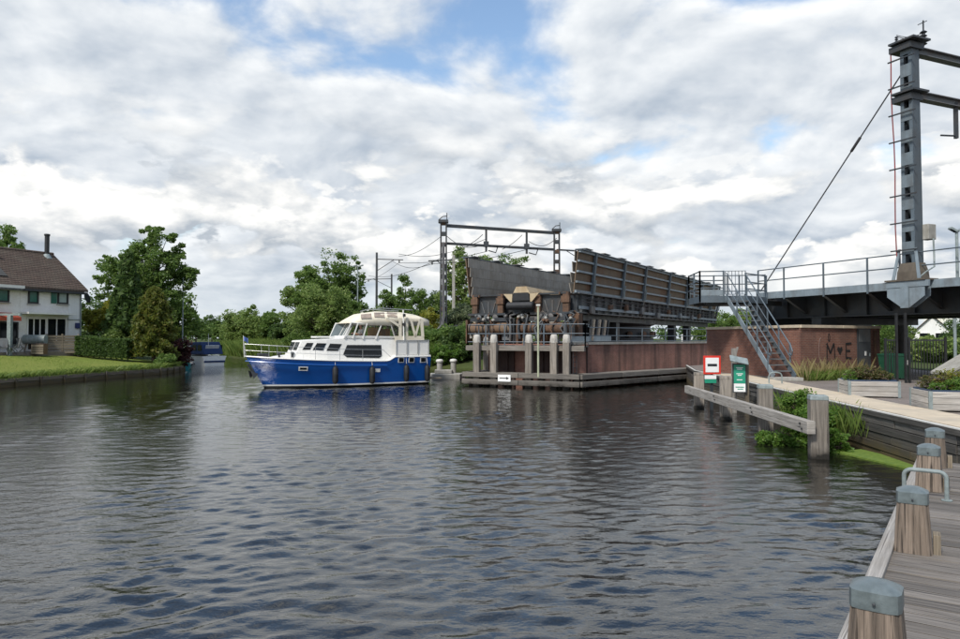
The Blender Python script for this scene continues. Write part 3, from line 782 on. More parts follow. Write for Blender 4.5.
def near_portal():
    base = rw(7.55, -0.02, ZD + 0.02)
    T = thing('catenary_portal', 'tall blue-grey battened steel mast with overhead line beams on the bridge deck', 'catenary mast', base)
    x = RD.to_3d(); y = RN.to_3d(); H = 8.85
    portal_mast(T, base, H)
    far = base + y * 9.4; portal_mast(T, far, H, rungs=False)
    # foot: rusty bell, base plate, gusset bracket under the deck edge
    m = MB()
    for k, (h, z) in enumerate(((0.50, 0.0), (0.36, 0.42), (0.30, 0.85))): pass
    rows = [[base + x * (a * w) + y * (b_ * w * 0.85) + V(0, 0, z) for a, b_ in ((-1, -1), (1, -1), (1, 1), (-1, 1))] for w, z in ((0.40, 0.02), (0.38, 0.3), (0.30, 0.62))]
    m.grid(rows, False, True); m.build('foot_casing', MT['casing'], T, True)
    for sx in (-1, 1):
        m = MB(); m.prism([base + x * (sx * 0.44) - y * 0.40, base + x * (sx * 0.56) - y * 0.40, base + x * (sx * 0.36) - y * 0.30 + V(0, 0, 1.15), base + x * (sx * 0.26) - y * 0.30 + V(0, 0, 1.15)], y * 0.03); m.build('foot_rib', MT['steel_light'], T, True)
    m = MB(); m.box(base + V(0, 0, -0.02) - y * 0.12, (1.55, 0.75, 0.06), rz=math.atan2(x.y, x.x)); m.build('base_plate', MT['casing'], T, True)
    m = MB(); m.box(base + V(0, 0, -0.17) - y * 0.40, (1.75, 0.10, 0.22), rz=math.atan2(x.y, x.x)); m.build('bracket_head', MT['steel_light'], T, True)
    for dy in (-0.43, -0.12):
        m = MB(); m.prism([base + x * s + y * dy + V(0, 0, z) for s, z in ((-0.72, -0.28), (0.72, -0.28), (0.72, -0.62), (0.16, -1.02), (-0.16, -1.02), (-0.72, -0.62))], y * 0.03); m.build('gusset_plate', MT['steel_light'], T, True)
    m = MB(); m.box(base - y * 0.475 + V(0, 0, -0.64), (0.30, 0.05, 0.80), rz=math.atan2(x.y, x.x)); m.build('gusset_spine', MT['steel_light'], T, True)
    # heads and cross beams
    for p in (base, far):
        for z, s_ in ((H, 1.0), (H - 1.9, 0.9)):
            m = MB(); m.box(p + V(0, 0, z), (1.0 * s_, 0.95 * s_, 0.07), rz=math.atan2(x.y, x.x)); m.box(p + V(0, 0, z - 0.2) - x * 0.12, (0.85 * s_, 0.75 * s_, 0.22), rz=math.atan2(x.y, x.x)); m.build('head_plate', MT['steel_dark'], T, True)
    for z in (H - 0.28, H - 1.95):
        m = MB(); m.beam(base + y * 0.25 + V(0, 0, z), far - y * 0.25 + V(0, 0, z), 0.05, 0.24)
        for dz in (-0.13, 0.13): m.beam(base + y * 0.25 + V(0, 0, z + dz), far - y * 0.25 + V(0, 0, z + dz), 0.30, 0.03)
        m.build('cross_beam', MT['steel_mid'], T, True)
    for w in (2.6, 6.6):
        m = MB(); m.beam(base + y * w + V(0, 0, H - 1.9), base + y * w + V(0, 0, H - 3.3), 0.12, 0.12); d_ = m.build('dropper', MT['steel_dark'], T, True)
        m = MB(); m.tube([base + y * w + V(0, 0, H - 3.2), base + y * (w - 0.9) + V(0, 0, H - 3.28)], 0.035, 6); m.build('steady_arm', MT['steel_dark'], d_, True)
    # insulator on a bracket, with pole-top switch
    ip = base + y * 0.95 - x * 0.1 + V(0, 0, H + 0.1)
    m = MB(); m.beam(base + V(0, 0, H - 0.9) + y * 0.28, ip, 0.06, 0.06); m.beam(base + y * 0.25 + V(0, 0, H - 0.0), ip + V(0, 0, -0.02), 0.06, 0.06); m.build('insulator_bracket', MT['steel_mid'], T, True)
    for o_, s_ in ((ip, 1.0), (base - x * 0.35 - y * 0.2 + V(0, 0, H + 0.03), 0.55)):
        pr = []
        for k in range(4): pr += [(0.06, k * 0.15), (0.13, k * 0.15 + 0.04), (0.06, k * 0.15 + 0.10)]
        m = MB(); m.lathe([(r * s_, z * s_) for r, z in pr], o_, 12); i_ = m.build('insulator', MT['steel_dark'], T, True)
        if s_ == 1.0:
            m = MB(); m.beam(o_ + V(0, 0, 0.55), o_ + V(0, 0, 0.95), 0.04, 0.04); m.beam(o_ + V(-0.2, 0, 0.78), o_ + V(0.2, 0.1, 0.98), 0.03, 0.03); m.build('switch_horn', MT['steel_dark'], i_, True)
    for dz in (0.0, 0.06):
        m = MB(); a_ = base - x * 0.35 - y * 0.2 + V(0, 0, H + 0.32 + dz); b_ = ip + V(0, 0, 0.42 + dz)
        m.tube([lerp(a_, b_, k / 6) - V(0, 0, 0.12 * math.sin(math.pi * k / 6)) for k in range(7)], 0.014, 5)
        m.build('jumper_cable', MT['cable'], T, True)
    # feeder cable running down the mast, red
    m = MB(); rr = random.Random(1)
    m.tube([base - x * 0.52 - y * 0.30 + V(0, 0, H - 0.1)] + [base - x * (0.50 + 0.03 * math.sin(k * 1.3) - 0.12 * (k / 7)) - y * 0.32 + V(0, 0, H - 0.6 - k * 1.05) for k in range(8)], 0.022, 6)
    m.build('feeder_cable', paint('dull red cable', (0.20, 0.03, 0.03), 0.6), T, True)
    # grey switch box and conduit
    m = MB(); m.box(base + y * 0.42 + x * 0.30 + V(0, 0, 1.75), (0.34, 0.42, 0.56), rz=math.atan2(x.y, x.x)); bx = m.build('switch_box', MT['concrete'], T, True, bevel=0.015)
    m = MB(); m.tube([base + y * 0.42 + x * 0.5 + V(0, 0, 1.5), base + y * 0.42 + x * 0.52 + V(0, 0, 0.9), base + y * 0.3 + x * 0.6 + V(0, 0, 0.45), base + x * 0.64 - y * 0.2 + V(0, 0, 0.25), base + x * 0.45 - y * 0.3 + V(0, 0, 0.05)], 0.03, 6); m.build('conduit', MT['galv'], bx, True)
    # guy rod with turnbuckle back to the deck end
    a_ = rw(0.05, 0.1, ZD + 0.05); b_ = base - x * 0.30 + V(0, 0, H - 1.05)
    m = MB(); m.tube([a_, b_], 0.026, 6); g_ = m.build('guy_rod', MT['cable'], T, True)
    m = MB(); c_ = lerp(a_, b_, 0.72); e_ = (b_ - a_).normalized(); m.tube([c_ - e_ * 0.35, c_ - e_ * 0.3, c_ + e_ * 0.3, c_ + e_ * 0.35], [0.02, 0.055, 0.055, 0.02], 8); m.build('turnbuckle', MT['cable'], g_, True)
near_portal()
def deck_lamp():
    p = rw(8.95, 0.3, ZD - 0.02); t = thing('floodlight_post', 'slim grey post with twin floodlights on the bridge walkway', 'lamp post', p)
    m = MB(); m.tube([p, p + V(0, 0, 1.62)], 0.05, 8); m.build('post', MT['galv'], t, True)
    for s, tilt in ((-1, 0.5), (1, -0.4)):
        m = MB(); m.box(p + V(s * 0.13, 0, 1.72), (0.26, 0.18, 0.07), M=Matrix.Rotation(tilt, 3, 'Y')); l_ = m.build('floodlight', MT['galv'], t, True)
        m = MB(); m.box(p + V(s * 0.13 - 0.02 * s, 0, 1.675), (0.20, 0.14, 0.02), M=Matrix.Rotation(tilt, 3, 'Y')); m.build('lens', MT['glass_dark'], l_, True)
deck_lamp()

# ================================================================ CENTRE PIER with timber fender
PC = Vector((4.8, 33.6)); PL = Vector((-0.85, 36.5)); PR_ = Vector((15.0, 43.6))
def pier():
    T = thing('bridge_pier', 'stained pink-brown brick river pier with timber fender under the swing bridge', 'pier', (4.8, 33.6, 0))
    zt = 2.2; dr = (PR_ - PC).normalized(); nr = Vector((-dr.y, dr.x)); dl = (PL - PC).normalized(); nl = Vector((dl.y, -dl.x))
    wc = PC + dr * 0.35 + nr * 0.75                     # corner of the brickwork
    wr = PR_ + nr * 0.75; wl = PL + nl * 1.6 - dl * 0.9
    wcl = PC + nl * 1.6 + dl * 0.1
    back = [Vector((17, 56)), Vector((10.5, 61)), Vector((3.2, 53))]
    m = MB(); m.slab([wc, wr] + back + [wl, wcl], -1.3, zt - 0.02); m.build('brick_core', MT['brick_pier'], T, True)
    # coping along the brick side, in lengths
    n = 9
    for i in range(n):
        a = lerp(wc, wr, i / n) - nr * 0.03; b = lerp(wc, wr, (i + 1) / n) - nr * 0.03
        q = MB(); q.beam((a.x + nr.x * .15, a.y + nr.y * .15, zt + 0.03), (b.x + nr.x * .15 - dr.x * .012, b.y + nr.y * .15 - dr.y * .012, zt + 0.03), 0.42, 0.12); q.build('coping', MT['concrete'], T, True)
    # sheet wall behind the front fender
    sh = paint('brown sheet piling', (0.055, 0.030, 0.024), 0.8, 0, 0.2, 3, (0.02, 0.014, 0.012), 0.6, 0.4)
    a0, a1 = wcl - nl * 0.15, wl - nl * 0.15; k = 16
    for i in range(k):
        if 9 <= i <= 11: continue
        p = lerp(a0, a1, (i + 0.5) / k); dep = 0.07 if i % 2 else 0.0
        q = MB(); q.box((p.x - nl.x * dep, p.y - nl.y * dep, 0.95), ((a1 - a0).length / k - 0.01, 0.06, 2.4), rz=math.atan2(dl.y, dl.x)); q.build('sheet_pile', sh, T, True)
    # fender: two stacked beams along front and side, set on short piles
    def run(a, b, nrm, step):
        L = (b - a).length; d = (b - a) / L; s = 0
        while s < L - 0.2:
            e = min(s + step, L)
            for z, hgt in ((0.26, 0.26), (0.62, 0.24)):
                p0 = a + d * (s + .01); p1 = a + d * (e - .01); zz = z
                q = MB(); q.beam((p0.x, p0.y, zz), (p1.x, p1.y, zz), 0.24, hgt); q.build('fender_beam', MT['fender_wood'], T, True, bevel=0.015)
            p0 = a + d * (s + .01) + nrm * 0.42; p1 = a + d * (e - .01) + nrm * 0.42
            q = MB(); q.beam((p0.x, p0.y, 0.72), (p1.x, p1.y, 0.72), 0.60, 0.05); q.build('fender_walkway', MT['fender_wood'], T, True)
            s = e
    run(PC, PR_, nr, 3.4); run(PC, PL, nl, 3.2)
    e2 = PL + nl * 3.2 + dl * 0.1; run(PL, e2, Vector((-dl.x, -dl.y)), 3.3)
    for a, b, nrm, cnt in ((PC, PL, nl, 7), (PC, PR_, nr, 8), (PL, e2, -dl, 3)):
        for i in range(cnt):
            p = lerp(a, b, (i + 0.3) / cnt) + nrm * 0.3; q = MB(); q.lathe([(0.15, -1.3), (0.15, 0.45)], (p.x, p.y, 0), 10); q.build('support_pile', MT['fender_wood'], T, True)
    # upper rail beam of the front and its piles with white caps
    f0, f1 = PC + nl * 0.42, PL + nl * 0.42
    up0 = PC + nl * 0.42 - dl * 0.1
    q = MB(); q.beam((up0.x, up0.y, 1.98), (f1.x, f1.y, 1.98), 0.22, 0.26); q.build('top_beam', MT['fender_wood'], T, True, bevel=0.012)
    q = MB(); e3 = f1 + nl * 2.6; q.beam((f1.x, f1.y, 1.98), (e3.x, e3.y, 1.98), 0.22, 0.26); q.build('top_beam', MT['fender_wood'], T, True, bevel=0.012)
    dkp = MB(); dkp.slab([wcl, wl, f1 + nl * 0.1, up0 + nl * 0.1], 2.05, 2.12); dkp.build('deck_boards', MT['fender_wood'], T, True)
    def pile(p, r=0.21, ztop=2.66):
        q = MB(); q.box((p.x, p.y, 0.5), (r * 1.6, r * 1.6, 3.6), rz=math.atan2(dl.y, dl.x) + 0.1, axis=(0, 0, 1)); o_ = q.build('pile', MT['post_wood'], T, True, bevel=0.03)
        c = MB(); c.lathe([(r * 0.92, 2.25), (r * 0.98, 2.28), (r * 0.80, ztop - 0.04), (r * 0.55, ztop + 0.02)], (p.x, p.y, 0), 8); c.build('pile_cap', MT['cap_pale'], o_, True)
    for px in (566.5, 554, 529, 494, 477):
        # on the line of the front, in front of the top beam
        k = (px - 480) / F; a = PC + nl * 0.18; tt = (k * a.y - a.x) / (dl.x - k * dl.y); pile(a + dl * tt)
    pile(PL + nl * 1.3 + dl * -0.1); pile(PL + nl * 2.5 + dl * -0.1)
    # railing round the front and along the side
    def railing(pts, h, step, bars, zb=None, base=zt):
        for a, b in zip(pts[:-1], pts[1:]):
            L = (b - a).length; k = max(1, round(L / step))
            for i in range(k + 1):
                p = lerp(a, b, i / k); q = MB(); q.beam((p.x, p.y, base - 0.05), (p.x, p.y, base + h), 0.06, 0.06); q.build('railing_post', MT['steel_blue'], T, True)
            for z in bars:
                q = MB(); q.tube([(a.x, a.y, base + z), (b.x, b.y, base + z)], 0.026, 6); q.build('railing_bar', MT['steel_blue'], T, True)
    railing([wc + nr * 0.2 + dr * 1.6, wr + nr * 0.2], 0.86, 2.4, (0.84, 0.42, 0.14))
    railing([e3, f1, up0 + nl * 0.05, wc + nr * 0.2 + dr * 1.6], 1.10, 1.15, (1.08, 0.62, 0.2), base=2.1)
    # toe boards, light steel, near the corner
    for a, b in ((0.25, 0.60), (0.65, 0.98)):
        p0 = lerp(up0, wc + dr * 1.6, a) if False else wc + nr * 0.16 + dr * (a * 4.6 - 1.0); p1 = wc + nr * 0.16 + dr * (b * 4.6 - 1.0)
        q = MB(); q.beam((p0.x, p0.y, zt + 0.26), (p1.x, p1.y, zt + 0.26), 0.02, 0.26); q.build('toe_board', MT['steel_light'], T, True)
    # pale green gauge pipe
    p = G(537.5, 386, 0.3); q = MB(); q.tube([(p.x + .05, p.y + 0.15, 0.7), (p.x + .05, p.y + 0.15, 4.0)], 0.045, 8); gp = q.build('gauge_pipe', paint('pale green pipe', (0.36, 0.38, 0.26), 0.6), T, True)
    q = MB(); q.box((p.x + .05, p.y + 0.15, 4.02), (0.18, 0.14, 0.08)); q.build('gauge_head', MT['white_dirty'], gp, True)
    # chain ladder by the corner
    lp = wc - nr * 0.12 + dr * 0.05
    for sgn in (-0.14, 0.14):
        q = MB(); q.beam((lp.x + dr.x * sgn, lp.y + dr.y * sgn, 0.3), (lp.x + dr.x * sgn, lp.y + dr.y * sgn, 2.3), 0.03, 0.03); q.build('ladder_rail', MT['steel_dark'], T, True)
    for i in range(7):
        z = 0.5 + i * 0.27; q = MB(); q.beam((lp.x - dr.x * .14, lp.y - dr.y * .14, z), (lp.x + dr.x * .14, lp.y + dr.y * .14, z), 0.03, 0.03); q.build('ladder_rung', MT['steel_dark'], T, True)
    # white board with black arrow on the fender
    c = G(505.5, 381, 0.45); k = (505.5 - 480) / F; tt = (k * PC.y - PC.x) / (dl.x - k * dl.y); c2 = PC + dl * tt - nl * 0.15
    S_ = thing('arrow_sign', 'small white board with a black arrow on the timber pier fender', 'sign', (c2.x, c2.y, 0.48), math.atan2(-dl.y, -dl.x))
    q = MB(); q.box((0, 0, 0), (0.70, 0.03, 0.34)); q.build('board', MT['white'], S_)
    q = MB(); q.box((-0.06, -0.02, 0), (0.40, 0.008, 0.045)); q.prism([(0.12, -0.024, 0.075), (0.12, -0.024, -0.075), (0.27, -0.024, 0)], (0, 0.008, 0)); q.build('arrow', MT['black'], S_)
    return zt
PZT = pier()

# ================================================================ SWING SPAN
def swing_span():
    O = Vector((4.83, 36.0)); ang = math.atan2(0.853, 0.523); L = 31.0; W = 6.4
    T = thing('swing_bridge', 'open railway swing bridge with tall ribbed rusty steel side barriers', 'bridge', (O.x, O.y, 0), ang)
    zb, zp = 4.87, 7.02
    ribs = [2.1, 6.7, 10.6, 15.9, 20.6, 25.0, 28.2]
    fl = 0.26
    def pt(x, f, off=0.0): return V(x, -fl * f - off, lerp(zb, zp, f))     # on the outer face of the near barrier
    def near_side(flip):
        sg = -1 if not flip else 1; y0 = 0.0 if not flip else W
        def q3(x, f, off): return V(x, y0 + sg * (fl * f + off), lerp(zb, zp, f))
        xs = [0.0] + ribs + [L]
        for a, b in zip(xs[:-1], xs[1:]):
            # skin plates between the ribs, four courses
            for r in range(4):
                f0, f1 = r / 4 + 0.004, (r + 1) / 4 - 0.004
                m = MB(); m.prism([q3(a + .01, f0, 0), q3(b - .01, f0, 0), q3(b - .01, f1, 0), q3(a + .01, f1, 0)], (0, -sg * 0.05, 0)); m.build('side_plate', MT['rust_plate'], T)
            for r in range(5):
                f = (0.02, 0.25, 0.50, 0.75, 0.985)[r]; hgt = 0.10 if 0 < r < 4 else 0.14
                m = MB(); m.beam(q3(a + .03, f, 0.07), q3(b - .03, f, 0.07), 0.12, hgt); m.build('side_stiffener', MT['steel_light'], T)
        for x in ribs + [L - 0.1]:
            m = MB(); m.beam(q3(x, -0.10, 0.13), q3(x, 1.02, 0.13), 0.13, 0.20, (1, 0, 0)); rb = m.build('side_rib', MT['steel_blue'], T)
            m = MB(); m.beam(q3(x, -0.52, 0.02), q3(x, -0.02, 0.14), 0.14, 0.16, (1, 0, 0)); m.build('rib_foot', MT['steel_mid'], rb)
            m = MB(); m.beam(q3(x + .02, 0.02, 0.27), q3(x + .02, 0.34, 0.27), 0.07, 0.05, (1, 0, 0)); m.build('rib_tie', MT['galv'], rb)
        m = MB(); m.beam(q3(-.03, 1.02, 0.02), q3(L, 1.02, 0.02), 0.40, 0.05); m.build('top_flange', MT['steel_blue'], T)
        k = 12
        for i in range(k):
            m = MB(); m.box(q3(L * (i + 0.5) / k - 0.4, 1.055, -0.06), (0.9, 0.62, 0.045)); m.build('cover_plate', MT['steel_mid'], T)
        # inner face: four tilted courses of grey boards
        k = 3
        for i in range(k):
            for r in range(4):
                f0, f1 = r / 4, (r + 1) / 4
                cu = lambda f: 0.34 * (f ** 2.0)
                a, b = L * i / k + .008, L * (i + 1) / k - .008
                m = MB(); m.prism([V(a, y0 + sg * (cu(f0) - 0.17), lerp(zb - .05, zp, f0) + .015), V(b, y0 + sg * (cu(f0) - 0.17), lerp(zb - .05, zp, f0) + .015), V(b, y0 + sg * (cu(f1) - 0.30), lerp(zb - .05, zp, f1) - .015), V(a, y0 + sg * (cu(f1) - 0.30), lerp(zb - .05, zp, f1) - .015)], (0, sg * 0.03, 0)); m.build('inner_panel', MT['panel_grey'], T)
        # side girder below
        m = MB(); m.beam(V(0.5, y0 - sg * 0.10, 4.34), V(L, y0 - sg * 0.10, 4.34), 0.05, 0.98); m.beam(V(0.5, y0 - sg * 0.1, 3.83), V(L, y0 - sg * 0.1, 3.83), 0.36, 0.05); m.beam(V(0.2, y0 + sg * 0.02, 4.83), V(L, y0 + sg * 0.02, 4.83), 0.42, 0.05)
        g = m.build('side_girder', MT['steel_mid'], T)
        rng = random.Random(9)
        for i in range(27):
            x = 0.9 + i * 1.1; m = MB(); m.box((x, y0 + sg * 0.0, 4.34), (0.025, 0.15, 0.94)); m.build('girder_stiffener', MT['steel_mid'], g)
        if not flip:
            m = MB()
            for k_, z in enumerate((4.66, 4.58, 4.40)):
                m.tube([V(0.6 + i * 1.5, y0 - 0.14 - 0.02 * k_, z + rng.uniform(-.03, .03)) for i in range(21)], 0.022, 5)
            m.build('cable_run', MT['cable'], g)
            for i in range(9):
                m = MB(); m.box((1.6 + i * 2.9 + rng.uniform(-.4, .4), -0.20, 4.15 + rng.uniform(-.15, .2)), (rng.uniform(.3, .6), 0.16, rng.uniform(.25, .45))); m.build('junction_box', rng.choice([MT['steel_mid'], MT['steel_light'], MT['rust']]), g)
            m = MB(); m.beam(V(0.5, -0.09, 4.10), V(L, -0.09, 4.10), 0.03, 0.16); m.build('girder_strip', MT['steel_light'], g)
    near_side(False); near_side(True)
    # service doorway opening panel near the tail (dark)
    m = MB(); m.box((21.6, -0.20, 5.75), (0.55, 0.1, 1.0)); m.build('hatch', MT['steel_dark'], T)
    m = MB(); m.box((22.3, -0.20, 5.75), (0.45, 0.1, 1.0)); m.build('hatch', MT['rust'], T)
    # trough floor, two tracks
    m = MB(); m.beam(V(0.2, W / 2, 4.72), V(L, W / 2, 4.72), W - 0.7, 0.10); m.build('floor_plate', MT['steel_mid'], T)
    for y in (0.75, 2.25, 4.15, 5.65):
        m = MB(); m.beam(V(-0.15, y, 4.83), V(L, y, 4.83), 0.07, 0.14); m.build('rail', MT['rust'], T)
    # end face: two boxed girder ends with rust flanges, dark web between
    for yc in (1.25, 5.15):
        for s in (-1, 1):
            m = MB(); m.beam(V(0.02, yc + s * 0.82, 3.86), V(0.02, yc + s * 0.82, 4.90), 0.34, 0.20, (1, 0, 0)); m.box((-0.05, yc + s * 0.82, 4.52), (0.2, 0.46, 0.34)); m.build('end_flange', MT['rust'], T)
        m = MB(); m.box((0.35, yc, 4.30), (0.5, 1.5, 0.95)); m.box((0.06, yc, 4.84), (0.3, 1.7, 0.08)); m.build('end_web', MT['steel_dark'], T)
        for s in (-1, 0, 1):
            m = MB(); m.beam(V(0.08, yc + s * 0.25, 3.88), V(0.08, yc + s * 0.45, 4.5), 0.05, 0.05); m.build('end_stiffener', MT['steel_mid'], T)
        m = MB(); m.beam(V(-0.06, yc - 1.2, 3.80), V(-0.06, yc + 1.2, 3.80), 0.22, 0.12); m.build('end_sill', MT['steel_dark'], T)
        for s in (-0.55, 0.0, 0.5):
            m = MB(); m.lathe([(0.10, -0.08), (0.17, -0.06), (0.17, 0.06), (0.10, 0.08)], (-0.12, yc + s, 3.62), 12, (1, 0, 0)); m.build('end_roller', MT['steel_mid'], T)
    m = MB(); m.beam(V(0.55, 0.1, 4.30), V(0.55, W - 0.1, 4.30), 0.3, 0.85); m.build('end_cross_beam', MT['steel_dark'], T)
    # beige hood between the tracks and legs, black lock cylinder
    hood = [V(-0.25, 2.1, 4.92), V(-0.25, 4.3, 4.92), V(-0.25, 3.85, 5.5), V(-0.25, 2.75, 5.5)]
    m = MB(); m.prism([V(-0.25, 2.42, 4.86), V(-0.25, 3.45, 4.86), V(-0.25, 3.24, 5.25), V(-0.25, 2.62, 5.25)], (6.5, -0.05, -0.22)); hd = m.build('hood', MT['beige'], T)
    m = MB(); m.prism([V(-0.28, 2.40, 4.50), V(-0.28, 3.48, 4.50), V(-0.28, 3.40, 4.92), V(-0.28, 2.50, 4.92)], (0.1, 0, 0)); m.build('hood_mouth', MT['black'], hd)
    for yc, s in ((1.85, 1), (4.0, -1)):
        m = MB(); m.prism([V(-0.3, yc, 4.88), V(-0.3, yc + 0.55 * s, 4.86), V(-0.3, yc + 0.52 * s, 4.42), V(-0.3, yc + 0.44 * s, 4.42)], (0.08, 0, 0)); m.build('hood_leg', MT['beige'], hd)
    m = MB(); m.lathe([(0.16, -0.8), (0.21, -0.75), (0.21, 0.75), (0.16, 0.8)], (-0.30, 2.95, 4.22), 16, (0, 1, 0)); m.build('lock_cylinder', MT['black'], T)
    # rusty lifting beams under the end, riding on the pier
    for yc, ln in ((0.9, 1.5), (2.55, 1.0), (4.1, 1.3), (5.6, 1.3)):
        m = MB(); m.lathe([(0.10, -ln / 2), (0.30, -ln / 2 + .02), (0.34, 0), (0.30, ln / 2 - .02), (0.10, ln / 2)], (-0.1, yc, 3.02), 14, (0, 1, 0)); m.build('lifting_drum', MT['rust_plate'] if yc > 3 else MT['rust'], T)
        for q_ in range(3): m = MB(); yy = yc - ln / 2 + ln * (q_ + 0.5) / 3 + 0.07; m.lathe([(0.335, -0.03), (0.36, -0.025), (0.36, 0.025), (0.335, 0.03)], (-0.1, yy, 3.02), 14, (0, 1, 0)); m.build('drum_band', MT['steel_dark'], T)
        for s in (-1, 1):
            m = MB(); m.box((-0.1, yc + s * (ln / 2 + 0.08), 2.85), (0.5, 0.12, 1.3)); m.build('drum_bearing', MT['rust'] if s > 0 else MT['steel_dark'], T)
        m = MB(); m.box((-0.05, yc, 3.50), (0.5, ln * 0.8, 0.2)); m.build('drum_head', MT['steel_dark'], T)
    for yc in (0.2, 1.9, 3.3, 4.9, 6.2):
        m = MB(); m.box((0.75, yc, 2.98), (0.5, 0.5, 1.62)); m.build('end_support', MT['concrete_pale'] if yc in (6.2, 3.3) else MT['rust'], T)
    rng = random.Random(3)
    for i in range(16):
        y = rng.uniform(-0.3, 6.6); z = rng.uniform(3.35, 3.72); m = MB(); m.lathe([(0.02, 0), (rng.uniform(.05, .10), 0.02), (0.07, 0.14), (0.02, 0.16)], (-0.42, y, z), 8, (-1, 0, 0)); m.build('bolt_head', rng.choice([MT['steel_mid'], MT['rust'], MT['concrete']]), T)
    for i in range(14):
        y = rng.uniform(-0.2, 6.5); m = MB(); m.tube([V(-0.5, y, rng.uniform(2.3, 2.6)), V(-0.55, y + rng.uniform(-.3, .3), 3.0), V(-0.35, y + rng.uniform(-.5, .5), 3.7), V(0.1, y + rng.uniform(-.4, .4), 3.9)], rng.choice([0.025, 0.04, 0.06]), 6); m.build('hose', rng.choice([MT['black'], MT['steel_mid'], MT['steel_dark'], MT['rust']]), T)
    for i in range(18):
        y = rng.uniform(0, 6.4); m = MB(); m.box((rng.uniform(-0.25, 0.2), y, rng.uniform(2.5, 3.7)), (rng.uniform(.15, .4), rng.uniform(.15, .5), rng.uniform(.12, .4))); m.build('machine_block', rng.choice([MT['steel_dark'], MT['steel_mid'], MT['rust'], MT['rust'], MT['concrete']]), T)
    for i in range(7):
        x = 1.6 + i * 0.42; m = MB(); m.beam(V(x, -0.15, 2.35), V(x + 0.35, -0.15, 3.5), 0.1, 0.12); m.build('damper_spring', MT['concrete_pale'] if i % 2 else MT['steel_dark'], T)
    # cross girders and turntable underneath
    for i in range(12):
        x = 2.0 + i * 2.4; m = MB(); m.beam(V(x, 0.1, 4.15), V(x, W - 0.1, 4.15), 0.25, 0.8); m.build('cross_girder', MT['steel_dark'], T)
    m = MB(); m.lathe([(2.9, 2.15), (2.9, 2.5), (2.7, 2.55), (2.7, 3.3), (3.0, 3.4), (3.0, 3.78)], (13.6, W / 2, 0), 40); m.build('turntable', MT['steel_dark'], T)
    for i in range(16):
        an = 2 * math.pi * i / 16; m = MB(); m.lathe([(0.16, -0.12), (0.2, -0.1), (0.2, 0.1), (0.16, 0.12)], (13.6 + 2.95 * math.cos(an), W / 2 + 2.95 * math.sin(an), 2.75), 10, (math.cos(an), math.sin(an), 0)); m.build('turntable_roller', MT['rust'], T)
    for x in (3.2, 7.6, 19.8, 24.0):
        for y in (0.7, 5.6):
            m = MB(); m.box((x, y, 3.0), (0.55, 0.5, 1.7)); m.build('rest_pillar', MT['steel_dark'], T)
    m = MB(); m.beam(V(2.0, 0.6, 3.62), V(L - 1.5, 0.6, 3.62), 0.5, 0.35); m.build('lower_girder', MT['steel_dark'], T)
swing_span()
